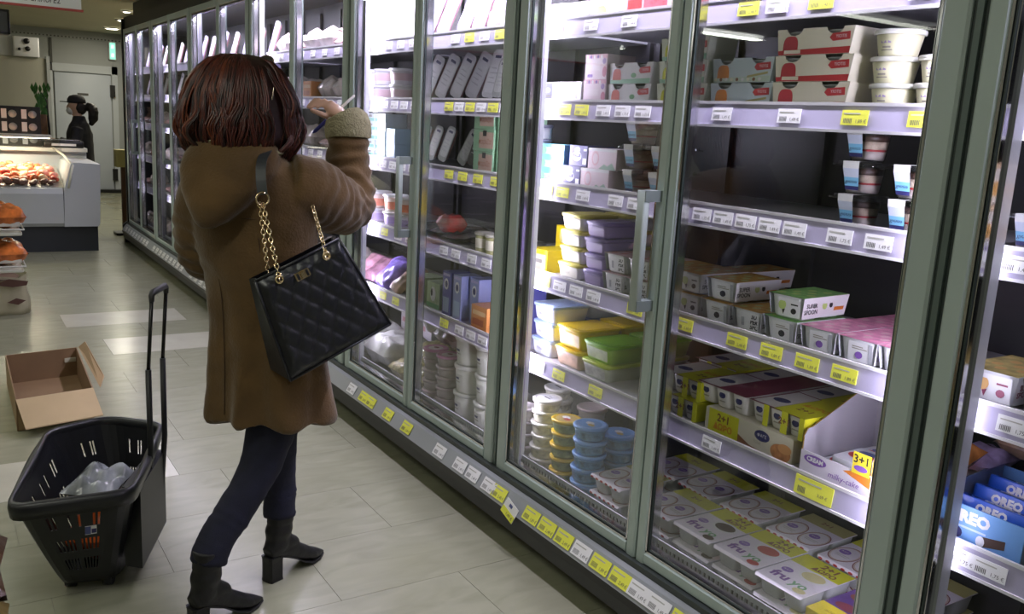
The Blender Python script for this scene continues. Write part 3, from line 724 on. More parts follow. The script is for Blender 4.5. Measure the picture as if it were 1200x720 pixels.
def f_navy(b, w, d, h, y):
    disc(b, -.008, h*.48, .027, .018, y, c_white, 16); q_front(b, -.031, .015, h*.44, h*.60, y-.0004, C('royal_navy_card',(0.022,0.016,0.15))); b.text('ΤΥΡΙ', .013, c_white, FRONT(-.008,h*.52,y-.0006))
    disc(b, -.006, h*.80, .016, .010, y, c_white, 12); q_front(b, .028, .048, h*.1, h*.4, y, c_white); q_front(b, .03, .048, h*.75, h*.85, y, c_white)
carton('navy_carton', .108, .12, .072, C('royal_navy_card',(0.022,0.016,0.15)), f_navy)
def f_pw(b, w, d, h, y):
    q_front(b, -w*.5, w*.5, h*.86, h, y, c_white); disc(b, -w*.22, h*.5, w*.13, h*.36, y, C('rose_oval',(0.80,0.50,0.56)), 14); disc(b, -w*.22, h*.5, w*.09, h*.26, y-.0003, c_ppink, 14)
    b.add([(-w*.1,y,0),(w*.1,y,h*.26),(w*.2,y,h*.16),(w*.36,y,h*.34),(w*.5,y,0)], [(0,4,3,2,1)], C('sage_print',(0.36,0.52,0.42)))
carton('pinkwhite_tray', .158, .12, .070, c_ppink, f_pw)
def f_ybox(b, w, d, h, y):
    q_front(b, -w*.34, w*.40, h*.10, h*.78, y, C('cream_window',(0.80,0.76,0.58))); q_front(b, -w*.16, w*.26, h*.40, h*.56, y-.0003, c_ink_soft)
carton('yellow_box', .114, .16, .084, c_yel, f_ybox)
carton('yellow_tall', .114, .16, .078, c_yel, lambda b,w,d,h,y: disc(b,-.01,h*.5,.022,.03,y,C('soft_yellow',(0.80,0.72,0.30)),12))
def f_cow(b, w, d, h, y):
    disc(b, 0, h*.55, w*.2, h*.3, y, c_white, 12); disc(b, -w*.1, h*.6, w*.08, h*.16, y-.0003, c_dark, 8); q_front(b, -w*.5, w*.5, 0, h*.18, y, c_green)
carton('cow_carton', .13, .14, .12, C('sage_card',(0.46,0.56,0.36),0.4,var=0.2,vscale=30), f_cow)
def f_bluetall(b, w, d, h, y):
    q_front(b, -w*.36, w*.36, h*.08, h*.42, y, C('pale_blue_window',(0.42,0.52,0.74))); disc(b, 0, h*.72, w*.26, h*.13, y, c_white, 14); disc(b, 0, h*.72, w*.17, h*.08, y-.0003, c_navy, 12)
    q_front(b, -w*.4, w*.4, h*.90, h*.96, y, C('lilac_strip',(0.46,0.42,0.72)))
carton('blue_tall', .075, .10, .20, C('cobalt_card',(0.09,0.09,0.36)), f_bluetall, 'cheese pack')
carton('bluewhite_tall', .075, .10, .20, C('pale_cobalt_card',(0.30,0.34,0.62)), f_bluetall, 'cheese pack')
carton('orange_box', .13, .14, .105, C('orange_card',(0.66,0.26,0.07)), lambda b,w,d,h,y: (q_front(b,-w*.4,w*.4,h*.62,h*.80,y,C('peach_band',(0.80,0.52,0.26))), q_front(b,-w*.4,w*.3,h*.2,h*.46,y,C('rust_print',(0.42,0.12,0.04)))))
def f_greenpink(b, w, d, h, y):
    q_front(b, -w*.20, w*.5, h*.14, h*.88, y, C('salmon_window',(0.74,0.52,0.42))); q_front(b, -w*.02, w*.16, h*.70, h*.96, y-.0003, c_dark)
    b.text('παριζα', h*.34, C('rust_script',(0.50,0.18,0.10)), FRONT(w*.08,h*.44,y-.0006), shear=.2)
carton('greenpink_tray', .16, .13, .088, C('mint_card',(0.32,0.58,0.36)), f_greenpink, 'cold-cut tray')
carton('mint_carton', .12, .12, .044, C('white_mint',(0.74,0.80,0.80)), lambda b,w,d,h,y: (q_front(b,-w*.46,w*.46,h*.1,h*.46,y,C('mint_print',(0.30,0.62,0.48))), q_front(b,-w*.3,w*.2,h*.56,h*.82,y,c_ink_soft)))
carton('blue_carton', .10, .12, .075, C('aqua_card',(0.40,0.60,0.78)), lambda b,w,d,h,y: q_front(b,-w*.36,w*.36,h*.2,h*.6,y,c_white))
carton('white_brick', .17, .14, .11, C('frosted_white',(0.80,0.78,0.82)), lambda b,w,d,h,y: (q_front(b,-w*.4,w*.1,h*.6,h*.84,y,C('soft_red_script',(0.70,0.36,0.38))), q_front(b,-w*.3,w*.4,h*.18,h*.36,y,C('pale_lilac',(0.70,0.68,0.76)))))

# -- yogurt twin: two white cups in line, coloured card over the top and down the right side
def yogurt_twin(key, top, side, big, textmat=c_dark, rightprint=True, w=.114, d=.20, h=.066):
    parts = []
    for k in range(2):
        yc = -d/4+k*d/2
        b = MB().rbox(-w/2+.004, w/2-.004, yc-d/4+.002, yc+d/4-.002, 0, h-.004, .020, c_pcup, taper=.86, n=4)
        b.rbox(-w/2+.001, w/2-.001, yc-d/4, yc+d/4, h-.005, h-.003, .018, c_pcup, n=4)
        parts.append(('cup', b.mesh('cup')))
    s = MB(); q = .86
    def yf(z): return -(d/2-.0015)*1.0+ (1-(q+(1-q)*z/(h-.004)))*(d/4)-.0012
    hw = w/2+.001
    q_top(s, -hw, hw, -d/2-.001, d/2, h-.0015, top); q_top(s, -hw, hw, -d/2-.001, d/2, h-.0025, top)
    for k in range(7):
        random.seed(hash(key) % 97+k) if False else None
        disc_top(s, -w*.34+.11*w*k, -d*.36+(.37*k % 1)*d*.7, w*.10, d*.07, h-.0012, side)
    xr = lambda z: (w/2-.002)*(q+(1-q)*z/(h-.004))+.0022
    for zz in ((.006, h-.0015),):
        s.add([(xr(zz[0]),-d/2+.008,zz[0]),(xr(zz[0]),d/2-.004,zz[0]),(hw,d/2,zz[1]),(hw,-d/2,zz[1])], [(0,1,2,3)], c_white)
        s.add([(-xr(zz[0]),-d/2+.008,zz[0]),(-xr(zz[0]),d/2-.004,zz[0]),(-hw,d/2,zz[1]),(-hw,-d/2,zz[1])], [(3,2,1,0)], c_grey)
    # front flap print
    za, zb = .006, h-.010
    def fq(x0, x1, z0, z1, mm, o=0):
        s.add([(x0,yf(z0)-o,z0),(x1,yf(z0)-o,z0),(x1,yf(z1)-o,z1),(x0,yf(z1)-o,z1)], [(0,1,2,3)], mm)
    fq(-w*.22, w*.40, za, zb, c_white, .0004)
    Tf = lambda x, z: T3((x, yf(z)-.0014, z), rx=PI/2-.10)
    if big == 'a':
        for i_, tx in enumerate(('SU', 'PER', 'SPC')): s.text(tx, .017, textmat, Tf(w*.26, h*.70-i_*.015), bold=.0006)
        fq(-w*.16, -w*.06, h*.25, h*.62, c_grey, .0010)
    elif big == 'b':
        s.add([(-w*.10+w*.11*math.cos(2*PI*k/12), yf(h*.56)-.0016, h*.56+h*.20*math.sin(2*PI*k/12)) for k in range(12)], [tuple(range(12))], side)
        s.add([(-w*.12,yf(h*.4)-.0012,h*.40),(-w*.02,yf(h*.4)-.0012,h*.40),(-w*.07,yf(.01)-.0012,h*.16)], [(0,2,1)], textmat)
        s.add([(w*.22+w*.08*math.cos(2*PI*k/10), yf(h*.36)-.0014, h*.36+h*.12*math.sin(2*PI*k/10)) for k in range(10)], [tuple(range(10))], textmat)
        fq(w*.14, w*.34, h*.60, h*.66, textmat, .0010)
    else:
        s.add([(w*.06+w*.10*math.cos(2*PI*k/10), yf(h*.36)-.0014, h*.36+h*.14*math.sin(2*PI*k/10)) for k in range(10)], [tuple(range(10))], textmat)
        fq(-w*.12, w*.26, h*.58, h*.62, c_ink_soft, .0010); fq(-w*.12, w*.16, h*.66, h*.70, c_ink_soft, .0010); fq(w*.30, w*.40, za, zb, c_grey, .0012)
    if rightprint:
        Tr = lambda y, z: T3((xr(z)+.0012, y, z), rz=PI/2) @ Matrix.Rotation(PI/2, 4, 'X')
        for i_, tx in enumerate(('SUPER', 'SPOON')): s.text(tx, .017, textmat, Tr(-d*.30, h*.62-i_*.017), bold=.0004)
        for (yy, rr, mm) in ((-d*.02, .011, side), (d*.12, .008, textmat)):
            s.add([(xr(h*.6)+.001, yy+rr*math.cos(2*PI*k/10), h*.6+rr*math.sin(2*PI*k/10)) for k in range(10)], [tuple(range(10))], mm)
        s.add([(xr(.02)+.001,d*.2,h*.34),(xr(.02)+.001,d*.42,h*.34),(xr(.04)+.001,d*.42,h*.5),(xr(.04)+.001,d*.2,h*.5)], [(0,1,2,3)], c_orange)
    parts.append(('sleeve', s.mesh('sleeve')))
    kind(key, 'yogurt pack', d, parts)
c_fruit = C('pear_print',(0.46,0.52,0.22))
yogurt_twin('twin_orange_b', C('amber_card',(0.52,0.30,0.06),0.45,var=0.35,vscale=30), c_fruit, 'b')
yogurt_twin('twin_orange_a', C('amber_card',(0.52,0.30,0.06),0.45,var=0.35,vscale=30), c_fruit, 'a')
yogurt_twin('twin_orange_c', C('amber_card',(0.52,0.30,0.06),0.45,var=0.35,vscale=30), c_fruit, 'c')
yogurt_twin('twin_green_b', C('leaf_card',(0.22,0.50,0.14),0.45,var=0.3,vscale=30), C('lime_pear',(0.50,0.64,0.20)), 'b')
yogurt_twin('twin_green_c', C('leaf_card',(0.22,0.50,0.14),0.45,var=0.3,vscale=30), C('lime_pear',(0.50,0.64,0.20)), 'c')
yogurt_twin('twin_pink', C('pink_card',(0.70,0.26,0.42),0.45,var=0.35,vscale=30), C('rose_pear',(0.74,0.46,0.52)), 'c', c_purple)
yogurt_twin('twin_berry', C('berry_card',(0.52,0.36,0.38),0.45,var=0.35,vscale=30), C('berry_print',(0.45,0.08,0.10)), 'a')
# side-on cup pair of the neighbouring bay
yogurt_twin('twin_tan', C('tan_card',(0.54,0.44,0.16),0.45,var=0.4,vscale=30), C('peach_pear',(0.74,0.44,0.16)), 'b', C('wine_print',(0.30,0.06,0.12)), w=.125, h=.075)

# -- fruit yogurt tray (2x2 cups) with a printed card top; 'fruyo' or round pictures
def fruit_pack(key, style, pic, w=.165, d=.22, h=.060):
    parts = []
    for (sx, sy) in ((-1,-1),(1,-1),(-1,1),(1,1)):
        cx, cy = sx*w/4, sy*d/4
        b = MB().rbox(cx-w/4+.004, cx+w/4-.004, cy-d/4+.006, cy+d/4-.006, 0, h-.003, .014, C('frosted_cup',(0.50,0.52,0.52),0.25), taper=.80, n=3)
        parts.append(('cup', b.mesh('cup')))
    s = MB(); hw = w/2
    lidm = C('lilac_white_card',(0.82,0.77,0.86),0.35)
    s.box(-hw, hw, -d/2, d/2, h-.003, h-.001, lidm)
    s.add([(-hw,-d/2,h-.001),(hw,-d/2,h-.001),(hw-.004,-d/2-.006,h-.008),(-hw+.004,-d/2-.006,h-.008)], [(0,3,2,1)], lidm)
    z = h-.0004
    if style == 'fruyo':
        q_top(s, -hw, hw, d*.16, d/2, z, c_lime)
        s.text('2+1', .036, c_brown, T3((.02, d*.38, z+.0004), rz=0), bold=.0016)
        s.text('ΔΩΡΟ', .027, c_brown, T3((.02, d*.24, z+.0004), rz=0), bold=.0012)
        s.text('fru', .050, c_vio, T3((-.032, -d*.30, z+.0004), rz=0), bold=.0022)
        s.text('yo', .050, c_green, T3((.034, -d*.30, z+.0004), rz=0), bold=.0012)
        disc_top(s, -.045, -d*.10, .018, .015, z+.0003, C('violet_logo',(0.26,0.14,0.50)))
        s.text('ΦΑΓΕ', .009, c_white, T3((-.045, -d*.10, z+.0007)))
        disc_top(s, .024, d*.02, .046, .034, z+.0003, c_white); disc_top(s, .024, d*.02, .036, .026, z+.0005, pic)
        disc_top(s, .052, -d*.42, .020, .014, z+.0004, pic)
    else:
        for sx in (-1, 1):
            disc_top(s, sx*w*.25, -d*.18, w*.245, d*.28, z, c_maroon); disc_top(s, sx*w*.25, -d*.18, w*.23, d*.262, z+.0003, C('gold_white',(0.62,0.50,0.44)))
            disc_top(s, sx*w*.25, -d*.18, w*.205, d*.235, z+.0005, C('pale_lid_print',(0.78,0.74,0.80)))
            disc_top(s, sx*w*.25-.01, -d*.12, .018, .016, z+.0007, C('violet_logo',(0.26,0.14,0.50)))
            s.text('ΦΑΓΕ', .009, c_white, T3((sx*w*.25-.01, -d*.12, z+.0011)))
            q_top(s, sx*w*.25-.024, sx*w*.25+.024, -d*.24, -d*.23, z+.0008, c_ink_soft); q_top(s, sx*w*.25-.020, sx*w*.25+.020, -d*.28, -d*.27, z+.0008, c_ink_soft)
        q_top(s, -hw, hw, d*.20, d/2, z+.0009, c_lime if pic == c_lime else c_olive)
        s.text('2+1', .026, c_brown, T3((0, d*.34, z+.0014)), bold=.0008)
        for k in range(6):
            disc(s, -hw+.015+k*.026, h-.006, .008, .004, -d/2-.0066, pic if pic != c_lime else c_red, 8)
    parts.append(('card_top', s.mesh('card_top')))
    kind(key, 'yogurt pack', d+.012, parts)
fruit_pack('fruyo_prune', 'fruyo', c_choc); fruit_pack('fruyo_cherry', 'fruyo', c_jred); fruit_pack('fruyo_banana', 'fruyo', C('banana_print',(0.66,0.60,0.30)))
fruit_pack('round_lid_pack', 'round', c_lime, w=.17); fruit_pack('round_berry_pack', 'round', c_red, w=.17)

# -- spoon-dessert sleeve: three cups with a yellow 2+1 band round the right-hand part
def sleeve_pack(key, wband=True, w=.20, d=.20, h=.064):
    parts = []
    for k in range(3):
        cx = -w/3+k*w/3
        b = MB().rbox(cx-w/6+.003, cx+w/6-.003, -d/2+.006, d/2, 0, h-.003, .014, C('milk_cup',(0.74,0.72,0.70),0.35), taper=.88, n=3)
        disc(b, cx, h*.62, .013, .010, -d/2+.0085, c_navy, 10); q_front(b, cx-.012, cx+.012, h*.30, h*.36, -d/2+.0105, c_ink_soft)
        parts.append(('cup', b.mesh('cup')))
    s = MB(); z = h-.002
    q_top(s, -w/2, w/2, -d/2, d/2, z-.0006, c_maroon); q_top(s, -w*.46, -w*.06, -d*.46, d*.46, z, C('milk_lid',(0.70,0.66,0.64)))
    disc_top(s, -w*.26, -d*.1, .028, .020, z+.0004, c_navy)
    if wband:
        for (x0, x1) in ((-w*.21,-w*.11),(w*.12,w*.24),(w*.44,w*.52)):
            q_front(s, x0, x1, .002, h, -d/2-.001, c_lime)
        q_top(s, -w*.03, w*.52, -d/2-.001, d/2, h, c_lime)
        s.text('2+1', .034, c_brown, T3((w*.26, -d*.20, h+.0005)), bold=.001); s.text('ΔΩΡΟ', .030, C('orange_text',(0.62,0.26,0.02)), T3((w*.26, d*.02, h+.0005)), bold=.001)
        s.text('2+1', .026, c_brown, FRONT(w*.18, h*.56, -d/2-.0016), bold=.0008)
        q_right(s, -d/2, d/2, .004, h, w*.52, c_lime)
    parts.append(('sleeve', s.mesh('sleeve')))
    kind(key, 'dessert pack', d, parts)
sleeve_pack('sleeve_band'); sleeve_pack('sleeve_plain', False)
# wide lower pack, half yellow band, half cream card with biscuit picture
def milk_pack():
    w, d, h = .33, .20, .072
    b = MB(); b.prism([(-w/2,.004),(-w/2+.004,0),(w/2-.004,0),(w/2,.004),(w/2,h-.004),(w/2-.004,h),(-w/2+.004,h),(-w/2,h-.004)], -d/2, d/2, c_palm, 'y')
    p = MB(); y = -d/2-.0006
    q_front(p, -w*.46, -w*.10, .001, h-.002, y, c_lime)
    p.text('2+1', .032, c_brown, FRONT(-w*.28, h*.68, y-.0005), bold=.001); p.text('ΔΩΡΟ', .026, C('orange_text',(0.62,0.26,0.02)), FRONT(-w*.28, h*.30, y-.0005), bold=.001)
    p.add([(-w*.10,y,h*.36),(w*.04,y,h*.1),(w*.2,y,.002),(-w*.10,y,.002)], [(0,3,2,1)], c_brown)
    disc(p, w*.17, h*.66, .028, .016, y-.0004, c_navy); p.text('ΦΑΓΕ', .013, c_white, FRONT(w*.17, h*.66, y-.0009)); p.text('ταώ', .015, c_ink_soft, FRONT(w*.12, h*.36, y-.0006))
    disc(p, w*.38, h*.30, .036, .024, y-.0004, C('biscuit_photo',(0.44,0.18,0.06),0.5,var=0.4,vscale=50)); disc(p, w*.42, h*.5, .024, .014, y-.0006, C('caramel_photo',(0.58,0.28,0.10)))
    kind('milk_pack', 'dessert pack', d, [('carton', b.mesh('carton')), ('print', p.mesh('print'))])
milk_pack()
# open display tray with a rising side wall
def display_box():
    w, d = .215, .30
    b = MB(); t = .003
    b.box(-w/2, w/2, -d/2, d/2, 0, t, c_cardin); b.box(-w/2, w/2, d/2-t, d/2, 0, .235, c_cardin)
    side = [(-d/2,0),(d/2,0),(d/2,.235),(-d/2+.03,.12),(-d/2+.012,.118),(-d/2,.10)]
    b.prism(side, -w/2, -w/2+t, C('ochre_card',(0.58,0.34,0.08)), 'x'); b.prism(side, -w/2+t, -w/2+t+.001, c_cardin, 'x')
    b.prism(side, w/2-t, w/2, C('ochre_card',(0.58,0.34,0.08)), 'x'); b.prism(side, w/2-t-.001, w/2-t, c_cardin, 'x')
    f = MB(); y = -d/2
    f.box(-w/2, w/2, y-t, y, 0, .062, C('lilac_card',(0.72,0.68,0.76)))
    disc(f, -w*.28, .044, .036, .013, y-t-.0005, c_purple); f.text('CREAM', .016, c_white, FRONT(-w*.28, .044, y-t-.001), bold=.0008)
    f.text('milky-cake', .022, c_purple, FRONT(w*.14, .024, y-t-.0008), shear=.2)
    f.add([(w*.12,y-t-.0004,.05),(w*.5,y-t-.0004,.028),(w*.5,y-t-.0004,.06),(w*.3,y-t-.0004,.062)], [(0,1,2,3)], c_orange)
    tg = MB(); tg.box(w*.24, w*.48, y-t-.002, y-t-.001, .056, .112, C('bright_yellow_card',(0.82,0.66,0.04)))
    tg.text('3+1', .030, c_dark, FRONT(w*.36, .094, y-t-.0026), bold=.0006); disc(tg, w*.36, .072, .020, .008, y-t-.0026, c_purple)
    kind('display_tray', 'display tray', d, [('tray', b.mesh('tray')), ('front_panel', f.mesh('front_panel')), ('offer_tag', tg.mesh('offer_tag'))])
    m_ = MB().rbox(-.045,.045,-.065,.065,0,.028,.012,C('cake_wrap',(0.66,0.66,0.72),0.25)); 
    p = MB(); disc_top(p, 0, 0, .035, .028, .0284, c_red); disc_top(p, .0, .03, .026, .016, .0287, c_blue)
    kind('cake_bar', 'cake bar', .13, [('wrapper', m_.mesh('wrapper')), ('print', p.mesh('print'))])
display_box()
def oreo_tray():
    w, d = .20, .26
    b = MB(); t = .003
    b.box(-w/2,w/2,-d/2,d/2,0,t,c_lblue); b.box(-w/2,w/2,d/2-t,d/2,0,.115,c_lblue)
    for s_ in (-1,1):
        b.prism([(-d/2,0),(d/2,0),(d/2,.125),(-d/2+.06,.11),(-d/2,.088)], s_*w/2-(t if s_ > 0 else 0), s_*w/2+(0 if s_ > 0 else t), C('tray_blue_grey',(0.24,0.30,0.44)), 'x')
    f = MB(); y = -d/2
    f.box(-w/2,w/2,y-t,y,0,.086,c_lblue)
    f.text('OREO', .036, c_white, FRONT(-w*.12,.060,y-t-.0006), bold=.0022); q_front(f, -w*.3, w*.1, .034, .039, y-t-.0005, C('pale_blue_print',(0.50,0.64,0.86)))
    f.add([(w*.05,y-t-.0006,.006),(w*.32,y-t-.0006,.020),(w*.32,y-t-.0006,.040),(w*.05,y-t-.0006,.030)], [(0,1,2,3)], c_choc)
    disc(f, w*.05, .018, .010, .013, y-t-.0010, c_white, 12); disc(f, -w*.24, .020, .016, .014, y-t-.0006, c_navy, 12)
    kind('biscuit_bar_tray', 'display tray', d, [('tray', b.mesh('tray')), ('front_panel', f.mesh('front_panel'))])
    bar = MB().rbox(-.085,.085,-.020,.020,0,.042,.014,c_oreo)
    p = MB(); p.text('OREO', .026, c_white, T3((0,-.0208,.022),rx=PI/2), bold=.0016); q_top(p, -.07, .07, -.015, .015, .0424, C('deep_blue_foil',(0.02,0.05,0.32),0.2)); p.text('OREO', .022, c_white, T3((0,0,.0428)), bold=.0014)
    kind('biscuit_bar', 'biscuit bar', .042, [('wrapper', bar.mesh('wrapper')), ('print', p.mesh('print'))])
oreo_tray()
# -- purple promotional pack with yellow offer flap
def purple_pack():
    w, d, h = .15, .21, .10
    b = MB().prism([(-w/2,.003),(-w/2+.003,0),(w/2-.003,0),(w/2,.003),(w/2,h),(-w/2,h)], -d/2, d/2, C('milka_purple',(0.12,0.05,0.26),0.4,var=0.2,vscale=25), 'y')
    p = MB(); z = h+.0005
    for (x, y, rx, ry, mm) in ((-.02,-.01,.035,.02,c_maroon),(.03,.03,.03,.02,C('violet_light',(0.36,0.18,0.56))),(-.03,.06,.03,.02,C('choc_photo',(0.24,0.08,0.06))),(.04,-.05,.02,.02,C('violet_light',(0.36,0.18,0.56))),(.0,.085,.02,.01,c_white)):
        disc_top(p, x, y, rx, ry, z, mm)
    p.text('dessert', .018, c_white, T3((.03,.03,z+.0006)))
    for k in range(4): disc(p, -.05+k*.034, .03+.02*(k % 2), .014, .012, -d/2-.0006, (C('violet_light',(0.36,0.18,0.56)), c_maroon)[k % 2], 10)
    fl_ = MB(); fl_.add([(-w*.5,-d/2-.002,h*.70),(w*.44,-d/2-.002,h*.70),(w*.44,-d/2-.002,h+.002),(-w*.5,-d/2-.002,h+.002)], [(0,1,2,3)], C('bright_yellow_card',(0.82,0.66,0.04)))
    q_top(fl_, -w*.5, w*.44, -d/2-.002, -d*.18, h+.002, C('bright_yellow_card',(0.82,0.66,0.04)))
    fl_.text('2', .040, c_brown, T3((.03,-d*.34,h+.0026)), bold=.001); fl_.text('ΔΩΡΟ', .014, c_brown, T3((-.02,-d*.36,h+.0026)))
    kind('purple_pack', 'dessert pack', d, [('carton', b.mesh('carton')), ('print', p.mesh('print')), ('offer_flap', fl_.mesh('offer_flap'))])
purple_pack()

# -- blister pack of cold cuts that stands and leans
def blister(key, w, h, face, label, fill, t=.014):
    def outline(ww, hh, r):
        P = []
        for (cx, cz, a0) in ((ww/2-r, r, -90),(ww/2-r, hh-r, 0),(-ww/2+r, hh-r, 90),(-ww/2+r, r, 180)):
            for k in range(5): a = math.radians(a0+90*k/4); P.append((cx+r*math.cos(a), cz+r*math.sin(a)))
        return P
    tr = MB().prism(outline(w,h,.022), 0, .003, face, 'y')
    f = MB().prism([(x*.86, .012+z*.88) for x, z in outline(w,h,.02)], .003, t, fill, 'y')
    lb = MB(); y = -.0006
    P = [(x*.80, .022+z*.80) for x, z in outline(w,h,.02)]
    lb.add([(x,y,z) for x, z in P], [tuple(range(len(P)))], label)
    q_front(lb, -w*.24, w*.24, h*.82, h*.88, y-.0004, c_navy)
    for k in range(4): q_front(lb, -w*.28, w*.28-(k % 2)*w*.14, h*.30+k*h*.10, h*.325+k*h*.10, y-.0004, C('pale_print_grey',(0.55,0.54,0.60)))
    kind(key, 'cold-cut pack', t, [('tray', tr.mesh('tray')), ('contents', f.mesh('contents')), ('label', lb.mesh('label'))])
blister('blister_white', .098, .205, C('frosted_tray',(0.78,0.77,0.82),0.25), C('white_blister_label',(0.80,0.79,0.84)), c_rose)
blister('blister_violet', .098, .225, C('violet_tray',(0.52,0.44,0.72),0.25), C('lilac_blister_label',(0.70,0.66,0.82)), c_rose)
blister('blister_clear', .078, .165, C('grey_tray',(0.52,0.53,0.54),0.2), C('silver_label',(0.70,0.71,0.72)), c_rose)
blister('blister_orange', .10, .16, C('dark_tray',(0.14,0.13,0.13),0.2), C('orange_blister_label',(0.62,0.24,0.08),0.4,var=0.3,vscale=40), c_meat)
blister('blister_black', .06, .17, C('dark_tray',(0.14,0.13,0.13),0.2), C('black_silver_label',(0.16,0.16,0.17),0.25,var=0.6,vscale=90), c_meat)
# -- pillow bags
def pillow(key, w, d, h, m_, cat='bag', lab=None, n=10, seed=1, crinkle=.012):
    rs = random.Random(seed); b = MB(); vs = []; fs = []
    for side in (1, -1):
        for j in range(n+1):
            for i in range(n+1):
                u, v = i/n*2-1, j/n*2-1
                e = max(0, (1-u**4)*(1-v**4))**.5
                q = mnoise.noise(Vector((u*2.2+seed*3.1, v*2.2, side)))*crinkle*e
                vs.append((u*w/2*(1-.06*(1-abs(v))), v*d/2, h/2+side*h/2*e+q))
    N = (n+1)*(n+1)
    for j in range(n):
        for i in range(n):
            a = j*(n+1)+i
            fs.append((a,a+1,a+n+2,a+n+1)); fs.append((N+a,N+a+n+1,N+a+n+2,N+a+1))
    zmin = min(v[2] for v in vs); vs = [(x,y,z-zmin) for x,y,z in vs]
    b.add(vs, fs, m_, True)
    parts = [('bag', b.mesh('bag'))]
    if lab:
        l = MB(); q_top(l, -w*.28, w*.28, -d*.25, d*.25, h+.004, lab); parts.append(('label', l.mesh('label')))
    kind(key, cat, d, parts)
pillow('plastic_bag', .30, .30, .16, C('cloudy_plastic',(0.60,0.60,0.58),0.2,var=0.25,vscale=12,bump=.6,bscale=18), seed=3, crinkle=.05, n=16)
pillow('pasta_bag', .16, .22, .10, C('pasta_fill',(0.50,0.44,0.24),0.3,var=0.7,vscale=38,bump=.5,bscale=40), seed=5, crinkle=.02)
pillow('salad_bag', .20, .22, .09, C('salad_wrap',(0.44,0.38,0.38),0.2,var=0.4,vscale=16,bump=.5,bscale=25), seed=8, crinkle=.04, n=14)
pillow('meat_tray', .20, .15, .055, C('wrapped_mince',(0.58,0.34,0.33),0.15,var=0.4,vscale=30,bump=.3,bscale=40), cat='meat pack', seed=9, lab=C('meat_label',(0.80,0.76,0.78)))
pillow('poultry', .24, .19, .11, C('wrapped_poultry',(0.74,0.64,0.62),0.12,var=0.2,vscale=14,bump=.4,bscale=22), cat='poultry pack', seed=11, crinkle=.03, n=14, lab=C('poultry_label',(0.74,0.56,0.58)))
pillow('sausage_pack', .10, .22, .03, C('wrapped_sausage',(0.34,0.25,0.24),0.15,var=0.5,vscale=26), cat='sausage pack', seed=12)
pillow('dark_flatpack', .15, .30, .035, C('smoked_pack',(0.18,0.17,0.17),0.12,var=0.6,vscale=14), cat='flat pack', seed=13, lab=C('slate_label',(0.34,0.36,0.40)))
pillow('tomato_pack', .12, .10, .08, C('red_tomato_wrap',(0.48,0.05,0.05),0.12,var=0.4,vscale=20), cat='pack', seed=14)
pillow('purple_bag', .15, .20, .07, C('purple_wrap',(0.20,0.14,0.48),0.2,var=0.5,vscale=18,bump=.4,bscale=24), cat='snack bag', seed=15, crinkle=.02)
pillow('pink_bag', .14, .18, .07, C('pink_wrap',(0.66,0.34,0.44),0.2,var=0.5,vscale=18,bump=.4,bscale=24), cat='snack bag', seed=16, crinkle=.02)
pillow('brown_snack', .10, .20, .06, C('brown_wrap',(0.28,0.18,0.12),0.3,var=0.5,vscale=18), cat='snack bag', seed=17, crinkle=.01)
pillow('orange_snack', .12, .16, .06, C('orange_wrap',(0.56,0.22,0.06),0.2,var=0.5,vscale=22), cat='snack bag', seed=18, crinkle=.015)
pillow('lilac_snack', .11, .15, .05, C('lilac_wrap',(0.44,0.36,0.62),0.15,var=0.5,vscale=22), cat='snack bag', seed=19, crinkle=.015)
pillow('foil_pack', .15, .20, .05, C('silver_foil_pack',(0.52,0.47,0.52),0.15,metal=0.5,var=0.5,vscale=16,bump=.6,bscale=24), cat='foil pack', seed=20, crinkle=.03)

PLACED = []
def put(key, y, z, label, group=None, xf=None, rot=0.0, tilt=(0,0), name=None, row=0):
    """one pack: y along the shelf, z of the surface, xf = front face"""
    cat, d, parts = KINDS[key]
    xf = XS+.022 if xf is None else xf
    nm = name or key
    r = thing(nm, label, cat, group, (xf+d/2, y, z), (tilt[0], tilt[1], -PI/2+rot))
    r.rotation_mode = 'ZYX' if False else 'XYZ'
    for (pn, me) in parts: obj(pn, me, r)
    PLACED.append(r)
    return r
ORD = {1: ['topmost'], 2: ['lower','upper'], 3: ['lowest','middle','topmost'], 4: ['lowest','second lowest','second highest','topmost'], 5: ['lowest','second lowest','middle','second highest','topmost'], 6: ['lowest','second lowest','third lowest','third highest','second highest','topmost']}
def stack(key, y, z, n, dz, desc, where, group=None, xf=None, jit=.004, name=None, rot=0.0):
    for k in range(n):
        lab = f'{desc} {where}' if n == 1 else f'{ORD[n][k]} {desc} in the stack {where}'
        put(key, y+random.uniform(-jit,jit), z+k*dz, lab, group, (XS+.022 if xf is None else xf)+random.uniform(0,jit), rot+random.uniform(-.03,.03), name=name)
